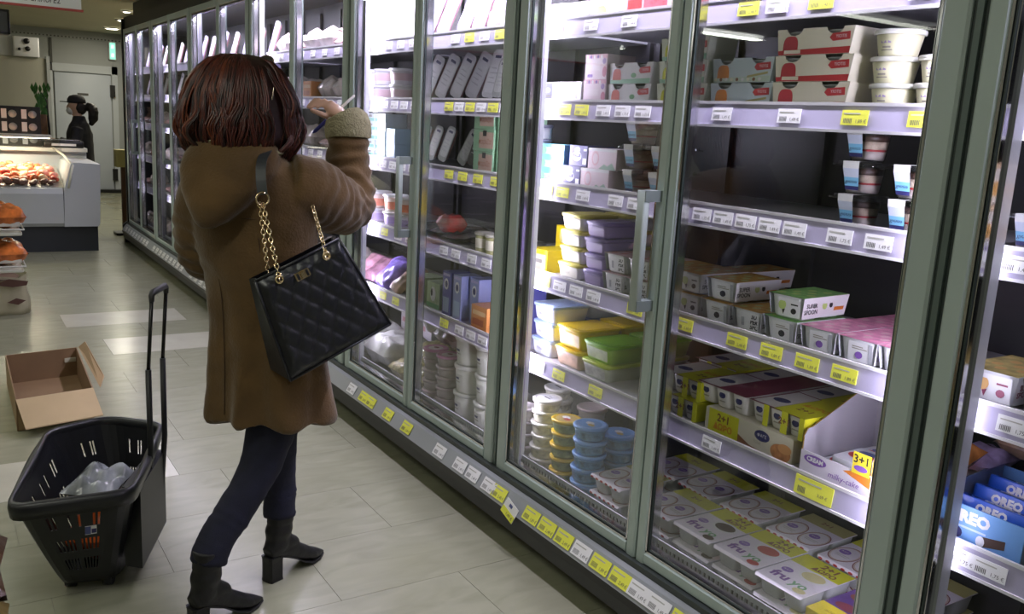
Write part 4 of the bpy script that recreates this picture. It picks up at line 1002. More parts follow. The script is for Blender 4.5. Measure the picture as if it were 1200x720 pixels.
# ------------------------------------------------------------------ stock on the shelves
NAMES = {'jelly_red':'jelly_dessert_pack','jelly_orange':'jelly_dessert_pack','jelly_green':'jelly_dessert_pack','jelly_lime':'jelly_dessert_pack',
 'cream_cup':'dessert_cup','blue_tub':'spread_tub','yellow_tub':'spread_tub','white_tub':'spread_tub','clear_tub':'dip_tub','mauve_tub':'dip_tub','mauve_top_tub':'dip_tub',
 'cheese_bucket':'cheese_bucket','white_round':'round_tub','peach_round':'round_tub','lilac_round':'round_tub','red_cup':'yogurt_cup','orange_cup':'yogurt_cup','small_jar':'small_jar','olive_jar':'olive_jar',
 'tub_yellowlid':'margarine_tub','tub_lilac':'margarine_tub','tub_bluelid':'margarine_tub','tub_bluewhite':'margarine_tub','tub_yellow':'margarine_tub','tub_peach':'margarine_tub','tub_green':'margarine_tub','tub_green_white':'margarine_tub',
 'white_box':'cheese_carton','white_box2':'cheese_carton','pink_box':'dessert_carton','pinkwhite_carton':'dessert_carton','brown_carton':'dessert_carton','green_carton':'dessert_carton','red_carton':'dessert_carton',
 'teal_carton':'cheese_carton','navy_carton':'cheese_carton','pinkwhite_tray':'cheese_carton','yellow_box':'butter_carton','yellow_tall':'butter_carton','cow_carton':'cheese_carton','blue_tall':'cheese_pack','bluewhite_tall':'cheese_pack',
 'orange_box':'cheese_carton','greenpink_tray':'cold_cut_tray','mint_carton':'cheese_carton','blue_carton':'cheese_carton','white_brick':'cheese_carton',
 'milk_pack':'milk_dessert_pack','sleeve_band':'milk_dessert_pack','sleeve_plain':'milk_dessert_pack','purple_pack':'chocolate_dessert_pack',
 'fruyo_prune':'fruit_yogurt_pack','fruyo_cherry':'fruit_yogurt_pack','fruyo_banana':'fruit_yogurt_pack','round_lid_pack':'fruit_yogurt_pack','round_berry_pack':'fruit_yogurt_pack'}
for k in KINDS:
    if k.startswith('twin_'): NAMES[k] = 'yogurt_twin_pack'
    if k.startswith('blister_'): NAMES[k] = 'cold_cut_pack'
_put = put
def put(key, *a, **k):
    if not k.get('name'): k['name'] = NAMES.get(key, key)
    return _put(key, *a, **k)
S1, S2, S3, S4, S5 = SHELF
FX = XS+.022
# ---- main bay, top shelf
G = 'dessert cartons on the top shelf'
put('pinkwhite_carton', 2.785, S1, 'pale pink carton with brown script, next to the brown-oval carton', G)
put('brown_carton', 2.640, S1, 'ivory carton with a brown oval and black base stripe', G)
put('green_carton', 2.490, S1, 'mint-white carton with a light green spot', G)
put('red_carton', 2.270, S1, 'rose carton with crimson print beside the mint-white carton', G)
put('red_carton', 1.930, S1, 'rose carton with crimson print, above the amber jelly packs', G)
put('red_carton', 1.715, S1, 'rose carton with crimson print, above the red jelly packs', G)
# ---- second shelf
put('white_box', 2.785, S2, 'white carton with a grey shield-shaped print', 'white cartons')
put('white_box2', 2.645, S2, 'white carton with a dark slate square', 'white cartons')
stack('pink_box', 2.508, S2, 2, .083, 'pink dotted dessert carton', 'beside the white cartons', 'pink dessert cartons')
stack('jelly_green', 2.327, S2, 2, .067, 'jelly pack with coral dome print', 'beside the pink dotted cartons', 'jelly dessert packs')
stack('jelly_lime', 2.080, S2, 3, .067, 'pale lime jelly pack', 'between coral and amber jelly packs', 'jelly dessert packs')
stack('jelly_orange', 1.838, S2, 2, .067, 'pale blue jelly pack with amber dome', 'beside the red jelly packs', 'jelly dessert packs')
stack('jelly_red', 1.602, S2, 3, .067, 'cream and red jelly pack', 'beside the cream cups', 'jelly dessert packs')
stack('cream_cup', 1.396, S2, 3, .0625, 'pale cream dessert cup', 'beside the red jelly packs', 'cream dessert cups')
stack('cream_cup', 1.272, S2, 2, .0625, 'pale cream dessert cup', 'beside the hinge post', 'cream dessert cups')
# ---- third shelf
stack('small_jar', 2.845, S3, 4, .0525, 'small white jar', 'beside the teal cartons', 'small white jars')
stack('teal_carton', 2.735, S3, 3, .0475, 'teal cheese carton with white band', 'beside the navy cartons', 'teal cheese cartons')
put('teal_carton', 2.70, S3, 'teal cheese carton in the row behind the front stack, lower', 'teal cheese cartons', FX+.14)
put('teal_carton', 2.70, S3+.0475, 'teal cheese carton in the row behind the front stack, upper', 'teal cheese cartons', FX+.14)
put('navy_carton', 2.607, S3, 'lower navy carton with a white crest beside the teal stack', 'navy cheese cartons')
put('navy_carton', 2.585, S3+.0725, 'upper navy carton with a white crest beside the teal stack', 'navy cheese cartons', FX+.01)
put('pinkwhite_tray', 2.472, S3, 'lower pale pink cheese carton with rose oval', 'pink cheese cartons')
put('pinkwhite_tray', 2.452, S3+.0705, 'upper pale pink cheese carton with rose oval', 'pink cheese cartons', FX+.012)
def glasses(y, n, where, xf=FX):
    for k in range(n):
        o = put('dessert_glass', y+random.uniform(-.004,.004), S3+k*.0815, f'{ORD[n][k]} layered dessert glass with blue strip in the stack {where}', 'layered dessert glasses', xf+.01, random.uniform(-.06,.06))
        o.scale = (1.2,)*3
glasses(2.300, 3, 'beside pink cheese cartons'); glasses(2.165, 2, 'behind the door handle'); glasses(2.285, 2, 'in the back row', FX+.15)
glasses(1.442, 3, 'on the emptier shelf half'); glasses(1.300, 2, 'by the hinge post')
# ---- fourth shelf
stack('yellow_tall', 2.865, S4, 2, .079, 'plain yellow butter carton', 'in the corner', 'yellow butter cartons', FX+.17)
stack('yellow_tall', 2.725, S4, 2, .079, 'plain yellow butter carton', 'behind the windowed one', 'yellow butter cartons', FX+.19)
put('yellow_box', 2.775, S4, 'yellow butter carton with a cream window, alone in front', 'yellow butter cartons', FX-.004)
stack('tub_yellowlid', 2.600, S4, 4, .0595, 'white margarine tub with pale yellow lid', 'beside lilac tubs', 'yellow-lidded margarine tubs', jit=.008)
stack('tub_lilac', 2.452, S4, 4, .0565, 'lilac margarine tub', 'beside the yellow-lidded tubs', 'lilac margarine tubs', jit=.006)
stack('tub_yellowlid', 2.585, S4, 4, .0595, 'white yellow-lidded tub', 'in the second row', 'yellow-lidded margarine tubs', FX+.19)
stack('twin_berry', 2.330, S4, 2, .0665, 'berry yogurt twin pack', 'beside the lilac tubs', 'berry yogurt twin packs')
stack('twin_berry', 2.208, S4, 2, .0665, 'berry yogurt twin pack', 'behind the door handle', 'berry yogurt twin packs')
stack('twin_orange_a', 2.092, S4, 2, .0665, 'amber-topped yogurt twin pack', 'behind the centre stiles', 'amber yogurt twin packs')
stack('twin_orange_b', 1.970, S4, 2, .0665, 'amber-topped yogurt pack with pear', 'by the centre stiles', 'amber yogurt twin packs')
put('twin_orange_c', 1.848, S4, 'lower amber-topped yogurt pack between the pear print and big-letter packs', 'amber yogurt twin packs')
put('twin_orange_c', 1.838, S4+.0665, 'upper amber-topped yogurt pack with a lettered side, on the edge of the pile', 'amber yogurt twin packs', rot=.05)
put('twin_orange_a', 1.726, S4, 'amber-topped yogurt pack with big black letters beside the green packs', 'amber yogurt twin packs')
put('twin_green_c', 1.604, S4, 'lower green-topped yogurt twin pack', 'green yogurt twin packs')
put('twin_green_b', 1.598, S4+.0665, 'upper green-topped yogurt twin pack with pear print and lettered side', 'green yogurt twin packs', rot=.06)
put('twin_pink', 1.478, S4, 'pink-topped yogurt twin pack next to the green packs', 'pink yogurt twin packs')
put('twin_pink', 1.358, S4, 'pink-topped yogurt twin pack in the middle of the pink front row', 'pink yogurt twin packs')
put('twin_pink', 1.240, S4, 'pink-topped yogurt twin pack against the hinge post', 'pink yogurt twin packs')
put('twin_pink', 1.470, S4, 'pink-topped yogurt twin pack in the second row behind the green neighbour', 'pink yogurt twin packs', FX+.205)
put('twin_pink', 1.350, S4, 'pink-topped yogurt twin pack in the second row, middle', 'pink yogurt twin packs', FX+.205)
put('twin_orange_b', 1.965, S4, 'amber-topped yogurt pack in the second row by the centre stiles', 'amber yogurt twin packs', FX+.205)
put('twin_orange_b', 1.965, S4+.0665, 'amber-topped yogurt pack on top in the second row by the stiles', 'amber yogurt twin packs', FX+.205)
put('twin_orange_b', 1.845, S4, 'amber-topped yogurt pack in the second row behind the lettered pile', 'amber yogurt twin packs', FX+.205)
# ---- fifth shelf
stack('tub_bluewhite', 2.735, S5, 3, .0685, 'pale blue lidded margarine tub', 'at the shelf edge', 'blue-lidded margarine tubs', jit=.006)
stack('tub_bluelid', 2.760, S5, 4, .0685, 'periwinkle-lidded margarine tub', 'in the back row', 'blue-lidded margarine tubs', FX+.20)
put('tub_peach', 2.565, S5, 'peach-labelled margarine tub under the yellow one', 'yellow margarine tubs')
put('tub_yellow', 2.560, S5+.073, 'yellow margarine tub on the peach-labelled one', 'yellow margarine tubs')
put('tub_peach', 2.570, S5, 'peach-labelled margarine tub in the second row', 'yellow margarine tubs', FX+.21)
put('tub_yellow', 2.575, S5+.073, 'yellow margarine tub on top in the second row', 'yellow margarine tubs', FX+.21)
put('tub_green_white', 2.398, S5, 'lime-lidded margarine tub with grey label under the green one', 'green margarine tubs')
put('tub_green', 2.392, S5+.065, 'grass-green margarine tub on the lime-lidded one', 'green margarine tubs')
put('tub_green_white', 2.405, S5, 'lime-lidded margarine tub in the second row', 'green margarine tubs', FX+.21)
put('tub_green', 2.400, S5+.065, 'grass-green margarine tub on top in the second row', 'green margarine tubs', FX+.21)
stack('red_cup', 2.165, S5, 2, .0705, 'white cup with red lid', 'beside the door seam', 'red-lidded cups', FX+.03)
put('sleeve_band', 1.985, S5, 'lower yellow-banded milk dessert pack beside the door seam', 'yellow-banded milk desserts')
put('sleeve_band', 1.980, S5+.0655, 'upper yellow-banded milk dessert pack beside the door seam', 'yellow-banded milk desserts', FX+.006)
put('milk_pack', 1.675, S5, 'wide cream carton, half wrapped in a yellow band, below the dessert packs', 'yellow-banded milk desserts')
put('sleeve_plain', 1.798, S5+.0735, 'milk dessert pack without a band on the wide cream carton', 'yellow-banded milk desserts', FX+.008)
put('sleeve_band', 1.586, S5+.0735, 'yellow-banded milk dessert pack on the wide cream carton', 'yellow-banded milk desserts', FX+.008, rot=-.04)
for (y, z, kk, nm) in ((2.03,.0,'sleeve_plain','lower, by the seam'),(2.03,.0655,'sleeve_band','upper, by the seam'),(1.815,.0,'sleeve_plain','lower, in the middle'),(1.815,.0655,'sleeve_plain','upper, in the middle'),(1.605,.0,'sleeve_band','lower, beside the tray'),(1.605,.0655,'sleeve_band','upper, beside the tray')):
    put(kk, y, S5+z, 'milk dessert pack in the second row, '+nm, 'yellow-banded milk desserts', FX+.222)
put('display_tray', 1.368, S5, 'open lilac display tray with orange corners and a 3+1 flag', None, FX-.006)
for (k, (dx, dy, dz)) in enumerate(((.09,.045,.004),(.09,-.05,.004),(.225,.045,.004),(.10,-.002,.034))):
    put('cake_bar', 1.368+dy, S5+dz, ('wrapped cake bar in the lilac tray, by its ochre side wall','wrapped cake bar in the lilac tray, under the 3+1 flag','wrapped cake bar at the back of the lilac tray','wrapped cake bar lying on top in the lilac tray')[k], 'cake bars in the tray', FX-.006+dx-.065)
# ---- deck
D = DECK
stack('clear_tub', 2.850, D, 4, .0525, 'pale pink lidded dip tub', 'beside the ivory tubs', 'pale dip tubs', FX-.03)
stack('white_tub', 2.810, D, 6, .0475, 'ivory spread tub', 'in the second row', 'ivory spread tubs', FX+.10)
stack('white_tub', 2.705, D, 6, .0475, 'ivory spread tub', 'beside the mustard stack', 'ivory spread tubs', FX-.03)
stack('yellow_tub', 2.570, D, 5, .0490, 'mustard-lidded spread tub', 'between ivory and blue', 'mustard-lidded spread tubs', FX-.03)
stack('blue_tub', 2.428, D, 5, .0530, 'sky-blue spread tub', 'beside the mustard stack', 'sky-blue spread tubs', FX-.03)
stack('blue_tub', 2.435, D, 4, .0530, 'sky-blue spread tub', 'in the second row', 'sky-blue spread tubs', FX+.11)
stack('mauve_tub', 2.62, D, 5, .0510, 'dull mauve dip tub', 'in the shade behind the mustard stack', 'mauve dip tubs', FX+.12)
def pile(keys, y, xf, where, n=2, grp='fruit yogurt packs on the deck'):
    for k in range(n):
        put(keys, y+random.uniform(-.004,.004), D+k*.061, f'{["lower","upper"][k]} {DESC[keys]} {where}', grp, xf, random.uniform(-.03,.03))
DESC = {'round_lid_pack':'fruit yogurt pack with oval lid prints','round_berry_pack':'berry yogurt pack with oval lid prints','fruyo_prune':'fruit yogurt pack with dark prune picture',
 'fruyo_cherry':'fruit yogurt pack with cherry picture','fruyo_banana':'fruit yogurt pack with banana picture'}
pile('round_berry_pack', 2.250, FX-.03, 'beside the blue tubs'); pile('round_lid_pack', 2.000, FX-.03, 'just past the door seam')
pile('fruyo_prune', 1.822, FX-.03, 'in the front row'); pile('fruyo_cherry', 1.650, FX-.03, 'in the front row'); pile('fruyo_banana', 1.474, FX-.04, 'in the front row')
for (y, kk, nm) in ((2.25,'round_lid_pack','second row behind the berry packs'),(2.06,'round_lid_pack','second row by the door seam'),(1.86,'round_lid_pack','second row behind the prune packs'),(1.66,'round_berry_pack','second row behind the cherry packs'),(1.46,'round_lid_pack','second row behind the banana packs'),(1.27,'round_berry_pack','second row behind the purple pack')):
    pile(kk, y, FX+.21, 'in the '+nm)
put('purple_pack', 1.305, D, 'purple chocolate dessert pack with a yellow offer flap', None, FX-.03)

# ---- neighbouring bay with the biscuit bars
stack('cream_cup', 1.01, S2, 2, .0625, 'pale cream dessert cup', 'in the biscuit bar bay', 'cream dessert cups')
o = put('dessert_glass', 1.022, S3, 'layered dessert glass beside the orange cups', 'layered dessert glasses', FX+.05); o.scale = (1.15,)*3
stack('orange_cup', .905, S3, 2, .091, 'white cup with orange picture band', 'beside a dessert glass', 'orange-banded cups', FX)
put('twin_tan', 1.02, S4, 'tan-topped yogurt pack with wine-red lettering next to the hinge post', 'tan yogurt packs')
put('twin_tan', .885, S4, 'tan-topped yogurt pack with wine-red lettering, second from the hinge post', 'tan yogurt packs')
put('foil_pack', 1.03, S4, 'crinkled silver foil pack behind the tan yogurt packs', None, FX+.22)
put('biscuit_bar_tray', .985, S5, 'light blue open tray lettered OREO holding biscuit bars', None, FX-.006)
for k in range(3):
    put('biscuit_bar', .985, S5+.045+.012*k, ('blue biscuit bar at the front of the light blue tray','blue biscuit bar in the middle of the light blue tray','blue biscuit bar at the back of the light blue tray')[k], 'biscuit bars in the tray', FX+.03+k*.06, tilt=(-.25,0))
carton('white_orange_tray', .10, .25, .09, C('white_tray_card',(0.78,0.72,0.66)), lambda b,w,d,h,y: q_front(b,-w*.5,w*.5,0,h*.4,y,C('peach_band',(0.80,0.52,0.26))), 'display tray')
put('white_orange_tray', 1.138, S5, 'white and orange tray squeezed beside the light blue tray', None, FX-.006, name='snack_tray')
put('orange_snack', 1.135, S5+.105, 'orange snack pouch on the white and orange tray', None, FX+.01, tilt=(.3,0))
put('lilac_snack', 1.13, S5+.091, 'lilac snack pouch behind the orange pouch', None, FX+.16)
put('brown_snack', 1.02, S5+.13, 'brown snack bag lying across the back of the light blue tray', None, FX+.20, rot=PI/2)
stack('red_cup', .93, D, 2, .0705, 'white cup with red lid', 'under the biscuit bars', 'red-lidded cups', FX)
put('round_berry_pack', .70, D, 'berry yogurt pack alone on the deck of the biscuit bar bay', None, FX)

# ---- cold-cut bay
LEAN = (-.32, .30)
def lean(key, y, z, label, group, xf=FX+.05, t=LEAN): put(key, y, z+.022, label, group, xf, tilt=t)
WHERE5 = ['against the centre stile', 'second from the centre stile', 'third from the centre stile', 'fourth from the centre stile', 'fifth from the centre stile']
for k, y in enumerate((3.90,3.755,3.565,3.43,3.30)): lean('blister_violet', y, S1, 'violet-rimmed cold-cut pack leaning on the top shelf, '+WHERE5[k], 'violet cold-cut packs', t=(-.24,.30 if k < 3 else .14))
put('white_box', 3.165, S1, 'white carton with grey shield print at the end of the violet packs', 'white cartons')
put('white_box2', 3.02, S1, 'white carton with slate square on the top cold-cut shelf', 'white cartons')
for k, y in enumerate((3.90,3.755,3.61,3.47,3.32)): lean('blister_white', y, S2, 'white cold-cut pack leaning on the second shelf, '+WHERE5[k], 'white cold-cut packs', t=(-.24,.34 if k < 4 else .08))
for k, y in enumerate((3.245,3.14,3.03)): lean('blister_clear', y, S2, 'grey cold-cut pack standing at the end of the white ones, '+('first','second','third')[k], 'grey cold-cut packs', t=(-.2,.05))
for k, y in enumerate((3.95,3.83,3.71,3.53)): lean('blister_clear', y, S3, 'silver-labelled cold-cut pack on the third shelf, '+WHERE5[k], 'silver-labelled cold-cut packs', t=(-.25,.20 if k < 3 else .42))
lean('blister_black', 3.44, S3, 'narrow black cold-cut pack between silver and orange packs', None, t=(-.2,.2)); lean('blister_orange', 3.38, S3, 'orange cold-cut pack beside the green trays', None, t=(-.2,.12))
stack('greenpink_tray', 3.235, S3, 3, .0895, 'green and salmon cold-cut tray', 'beside orange packs', 'green cold-cut trays')
stack('greenpink_tray', 3.05, S3, 3, .0895, 'green and salmon cold-cut tray', 'by the hinge post', 'green cold-cut trays')
for k, y in enumerate((3.92,3.74,3.56,3.38,3.16)): put('dark_flatpack', y, S4, 'dark smoked flat pack on the fourth shelf, '+WHERE5[k], 'dark flat packs', FX+(.02 if k < 4 else .12)+.03*(k % 2), rot=.08)
put('tomato_pack', 3.55, S4+.042, 'red wrapped tomato pack on the dark flat packs', None, FX-.01)
put('olive_jar', 3.26, S4, 'olive jar with a metal lid, farther from the hinge post', 'olive jars'); put('olive_jar', 3.175, S4, 'olive jar with a metal lid, nearer the hinge post', 'olive jars')
put('cow_carton', 3.84, S5, 'sage carton with a black and white cow, by the centre stile', 'cow-print cartons'); put('cow_carton', 3.665, S5, 'sage carton with a black and white cow, beside the cobalt packs', 'cow-print cartons', FX+.02)
put('pasta_bag', 3.66, S5, 'loose bag of cream pasta behind the cow carton', None, FX+.18)
put('blue_tall', 3.50, S5, 'tall cobalt cheese pack beside the cow cartons', 'tall cobalt cheese packs'); put('bluewhite_tall', 3.40, S5, 'tall pale cobalt cheese pack beside the darkest one', 'tall cobalt cheese packs')
put('bluewhite_tall', 3.30, S5, 'tall pale cobalt cheese pack beside the orange carton', 'tall cobalt cheese packs', FX+.03); put('blue_tall', 3.19, S5, 'tall cobalt cheese pack nearest the hinge post', 'tall cobalt cheese packs', FX+.14); put('blue_tall', 3.09, S5, 'tall cobalt cheese pack pressed to the hinge post', 'tall cobalt cheese packs', FX+.14)
put('orange_box', 3.185, S5, 'small orange carton in front of the cobalt packs', None, FX-.01)
def mstack(y, where):
    for k in range(5): put('mauve_top_tub' if k == 4 else 'mauve_tub', y, D+k*.0505, f'{ORD[5][k]} mauve dip tub in the stack {where}', 'mauve dip tubs', FX-.02)
mstack(3.655, 'by the centre stile'); mstack(3.520, 'beside the buckets')
stack('cheese_bucket', 3.345, D, 3, .1265, 'white cheese bucket', 'beside the mauve tubs', 'cheese buckets', FX-.02)
stack('cheese_bucket', 3.165, D, 3, .1265, 'white cheese bucket', 'by the hinge post', 'cheese buckets', FX-.02)
put('pasta_bag', 3.80, D, 'bag of twisted pasta by the centre stile of the bucket bay', None, FX); put('pasta_bag', 3.80, D+.125, 'bag of yellow pasta lying on the twisted one', None, FX+.02)
put('plastic_bag', 3.84, D+.24, 'crumpled clear plastic bag on the pasta bags', None, FX+.10)
put('salad_bag', 3.56, D+.256, 'dull crinkled pouch lying on the mauve stacks', None, FX+.02)
# second half of that bay
for k, y in enumerate((4.62,4.44,4.26,4.08)):
    for j in range(2): put('white_brick', y, S1+j*.111, ('lower','upper')[j]+' frosted white carton on the top shelf, '+('second','third','fourth','fifth')[k]+' beyond the stile', 'frosted white cartons')
for k, y in enumerate((4.53,4.36,4.17)): stack('white_round', y, S2, 2, .079, 'white round tub with rose band', ('past the post','in the middle','by the stile')[k], 'rose-banded tubs')
for k, y in enumerate((4.66,4.53,4.40,4.27)): stack('mint_carton', y, S3, 5, .0445, 'mint-striped white carton', ('farthest past the stile','third past the stile','second past the stile','beside the aqua cartons')[k], 'mint-striped cartons')
stack('blue_carton', 4.145, S3, 2, .076, 'aqua carton', 'beside the mint-striped ones', 'aqua cartons')
for k, y in enumerate((4.60,4.40,4.20,4.06)):
    w_ = ('past the hinge post','beside the first pair','third along','by the centre stile')[k]
    put('lilac_round', y, S4, 'lilac-banded round tub under a peach one, '+w_, 'lilac-banded tubs'); put('peach_round', y, S4+.071, 'peach-banded round tub on a lilac one, '+w_, 'peach-banded tubs')
put('pink_bag', 4.50, S5+.03, 'pink snack bag leaning at the shelf edge past the post', 'snack bags', tilt=(.6,0)); put('pink_bag', 4.36, S5+.03, 'pink snack bag leaning against the purple bag', 'snack bags', tilt=(.6,0))
put('purple_bag', 4.20, S5+.04, 'purple snack bag leaning beside a pink one', 'snack bags', tilt=(.8,.2)); put('brown_snack', 4.05, S5+.04, 'brown snack bag leaning on the purple bag', 'snack bags', tilt=(.7,.3))
stack('white_brick', 4.46, D, 3, .111, 'frosted white carton', 'on the deck past the post', 'frosted white cartons', FX+.28); stack('white_brick', 4.26, D, 3, .111, 'frosted white carton', 'on the deck behind plastic bags', 'frosted white cartons', FX+.28)
put('plastic_bag', 4.54, D, 'crumpled clear plastic bag on the deck past the post', 'crumpled plastic bags', FX-.03); put('plastic_bag', 4.22, D, 'crumpled clear plastic bag on the deck by the centre stile', 'crumpled plastic bags', FX-.03)
put('pasta_bag', 3.98, D, 'bag of green and yellow pasta beside the crumpled plastic', None, FX-.02)
# ---- poultry bay behind the raised arm, and the far bays
for s, z in enumerate(SHELF):
    for k, y in enumerate((4.86,5.10,5.36,5.60,5.86)):
        if s in (1,) and k == 2:
            stack('orange_box', y, z, 1, .1, 'orange carton', 'between wrapped poultry on the second shelf', None); continue
        put('poultry' if (s+k) % 3 else 'meat_tray', y, z, ('wrapped poultry' if (s+k) % 3 else 'wrapped mince tray')+' on the '+('top','second','third','fourth','fifth')[s]+' shelf of the poultry bay, '+('first','second','third','fourth','fifth')[k]+' from the post', 'wrapped poultry packs', FX+.01, rot=random.uniform(-.04,.04))
for y, w_ in ((4.95,'by its post'),(5.3,'in its middle'),(5.65,'towards the far bays')): put('poultry', y, D, 'wrapped poultry on the deck of the poultry bay, '+w_, 'wrapped poultry on the deck', FX)
for i in (4,5,6):
    bn = {4:'third-last refrigerator bay',5:'second-last refrigerator bay',6:'last refrigerator bay'}[i]
    for s, z in enumerate(SHELF):
        n = 5
        for k in range(n):
            y = MU[i]+.18+(MU[i+1]-MU[i]-.36)*k/(n-1)
            sn = ('top','second','third','fourth','fifth')[s]
            kn = ('fifth','fourth','third','second','first')[k]
            if s < 2:
                lean('blister_white' if (k+i) % 2 else 'blister_violet', y, z, f'{kn} leaning meat pack counted from the far post, {sn} shelf, {bn}', 'leaning meat packs in the far bays', t=(-.2,.25))
            else:
                put(('meat_tray','poultry','meat_tray','foil_pack')[(k+s+i) % 4], y, z, f'{kn} wrapped meat pack counted from the far post, {sn} shelf, {bn}', 'wrapped meat in the far bays', FX+.01, rot=random.uniform(-.2,.2))
    for k in range(4):
        put('poultry', MU[i]+.25+k*.36, D, ('fourth','third','second','first')[k]+f' wrapped poultry counted from the far post, deck, {bn}', 'wrapped poultry on the far decks', FX)
# ------------------------------------------------------------------ back of the shop
m_doorw = mat('cold_door_white', (0.58,0.63,0.71), 0.35, var=0.03, vscale=2)
dr = thing('door_1'); dr['kind'] = 'structure'
YB = ROOM_Y1
MB().rbox(1.71, 2.58, YB-.05, YB-.012, 0.03, 1.98, .01, m_doorw).build('leaf', dr)
fr = MB()
for (x0, x1, z0, z1) in ((1.60,1.69,.0,2.13),(2.60,2.69,.0,2.13),(1.60,2.69,2.0,2.13)): fr.box(x0, x1, YB-.045, YB-.002, z0, z1, mat('door_frame_white',(0.60,0.64,0.68),0.4))
fr.build('frame', dr)
for z in (1.72, .30): MB().box(2.56, 2.64, YB-.09, YB-.05, z-.10, z+.10, m_kick2).build('hinge', dr)
MB().box(1.60, 1.68, YB-.1, YB-.05, 2.02, 2.10, m_soffit).build('latch', dr)
MB().box(2.05, 2.22, YB-.053, YB-.05, 1.62, 1.66, m_ink).build('door_plate', dr)
structure('trim_4', MB().box(1.6, 2.84, YB-.25, YB-.1, .0, .05, m_kick2))
structure('wall_partition', MB().box(-3.2, 1.22, 13.0, 13.12, 0, 2.03, mat('partition_paint',(0.40,0.39,0.32),0.7,var=0.05,vscale=2)).box(1.222, 1.26, 12.98, 13.14, 0, 2.06, m_coldwall))
t = thing('wall_unit', 'white electrical box with three dark holes on top of the partition', 'electrical box', None, (1.0, 13.06, 2.03))
MB().rbox(-.14,.15,-.10,.06,.004,.24,.02,m_white).build('housing', t)
for (x, z, r_) in ((-.07,.09,.018),(.02,.10,.03),(.01,.19,.035)): MB().lathe([(r_,0),(r_,.012),(.001,.014)], m_kick2, 14, T3((x,-.10,z),rx=PI/2)).build('hole', t)
MB().box(-.28,-.15,-.06,.06,.004,.28,mat('unit_side',(0.46,0.47,0.46),0.5)).build('bracket', t)
ex = thing('exit_light', 'lit green emergency exit light on the back wall', 'exit light', None, (2.62, YB-.02, 2.39))
MB().rbox(-.06,.06,-.05,.018,-.15,.15,.015,m_white).build('housing', ex)
MB().rbox(-.045,.045,-.058,-.05,-.135,.135,.012,mat('exit_glow',(0.3,0.8,0.6),0.4,emit=(0.35,0.95,0.75),estr=.9)).build('diffuser', ex)
for z in (-.07,.07): MB().box(-.02,.02,-.0595,-.058,z-.03,z+.03,mat('exit_glow_pale',(0.8,0.9,0.85),0.4,emit=(0.8,1,0.9),estr=1.1)).build('pictogram', ex)
# hanging sign
sg = thing('hanging_sign', 'white hanging sign with black lettering and a red lower edge', 'sign', None, (-0.22, 6.0, 2.045))
MB().box(-1.0, .98, -.015, .015, .012, .58, mat('sign_white',(0.76,0.80,0.78),0.5)).build('board', sg)
MB().box(-1.01, .99, -.02, .02, 0, .012, mat('sign_red',(0.36,0.05,0.04),0.5)).build('edge', sg)
lt = MB(); lt.text('ΚΑΛΕΣ  ΕΠΙΛΟΓΕΣ', .040, mat('sign_letters',(0.04,0.05,0.06),0.5), T3((.735,-.0165,.046),rx=PI/2), shear=.25, bold=.0006, sx=.78); lt.build('lettering', sg)
for x in (-.8,.8): MB().tube([(x,0,.58),(x,0,CEIL-2.046)], .003, m_ink, 6).build('cable', sg)
t = thing('ceiling_speaker', 'black loudspeaker hung below the ceiling beside the sign', 'loudspeaker', None, (.47, 9.0, 2.05))
MB().rbox(-.11,.11,-.10,.10,0,.20,.02,m_kick2).build('cabinet', t); MB().box(-.09,.09,-.105,-.10,.02,.18,m_kick).build('grille', t)
MB().tube([(0,0,.2),(.0,0,CEIL-2.05)], .012, m_kick2, 8).build('bracket', t)

# ---- meat counter
m_cw = mat('counter_white', (0.50,0.52,0.55), 0.4, var=0.03, vscale=2); m_cb = mat('counter_base', (0.02,0.023,0.03), 0.45)
ct = thing('meat_counter', 'white refrigerated meat counter with a black base and sloping glass', 'counter', None, (0,0,0))
MB().box(-1.2, 1.37, 10.20, 11.2, 0, .265, m_cb).build('base', ct)
pf = []
for k in range(7):
    a = k/6*PI/2; pf.append((10.13+.05*(1-math.cos(a))*0+.0, .27+.38*k/6))
MB().prism([(10.16,.265),(10.135,.30),(10.13,.60),(10.16,.65),(10.22,.66),(11.2,.66),(11.2,.265)], -1.2, 1.05, m_cw, 'x').build('front_panel', ct)
MB().prism([(1.05,.265),(1.37,.265),(1.385,.30),(1.405,.905),(1.16,.915),(1.13,.90),(1.06,.64)], 10.13, 11.2, m_cw, 'y').build('end_cheek', ct)
MB().tube([(1.10,10.125,.66),(1.15,10.125,.89),(1.12,10.6,.96),(1.06,11.05,1.02)], .012, mat('lit_edge',(0.80,0.78,0.66),0.3), 8).build('edge_trim', ct)
MB().prism([(10.20,.662),(11.0,.83),(11.0,.80),(10.20,.655)], -1.2, 1.07, mat('tray_steel',(0.55,0.54,0.50),0.35,0.6), 'x').build('meat_bed', ct)
MB().box(-1.2, 1.40, 11.0, 11.35, .98, 1.02, mat('worktop_pale',(0.66,0.66,0.60),0.4)).build('worktop', ct)
MB().box(-1.2, 1.40, 11.10, 11.2, .66, .98, m_cw).build('rear_panel', ct)
MB().prism([(10.15,.655),(10.30,.98),(10.62,1.14),(10.62,1.136),(10.304,.976),(10.155,.655)], -1.2, 1.08, m_glass, 'x').build('glass_front', ct)
MB().rbox(-1.2, 1.02, 10.60, 10.78, 1.135, 1.165, .01, mat('counter_hood',(0.60,0.60,0.56),0.4)).build('hood', ct)
wl = MB().box(-1.15, 1.0, 10.64, 10.72, 1.128, 1.134, mat('warm_strip',(1,1,1),0.5,emit=(1.0,0.90,0.62),estr=12)).build('lamp_strip', ct)
ld = bpy.data.lights.new('counter_light', 'AREA'); ld.shape = 'RECTANGLE'; ld.size = 2.0; ld.size_y = .08; ld.energy = 32; ld.color = (1, .90, .64)
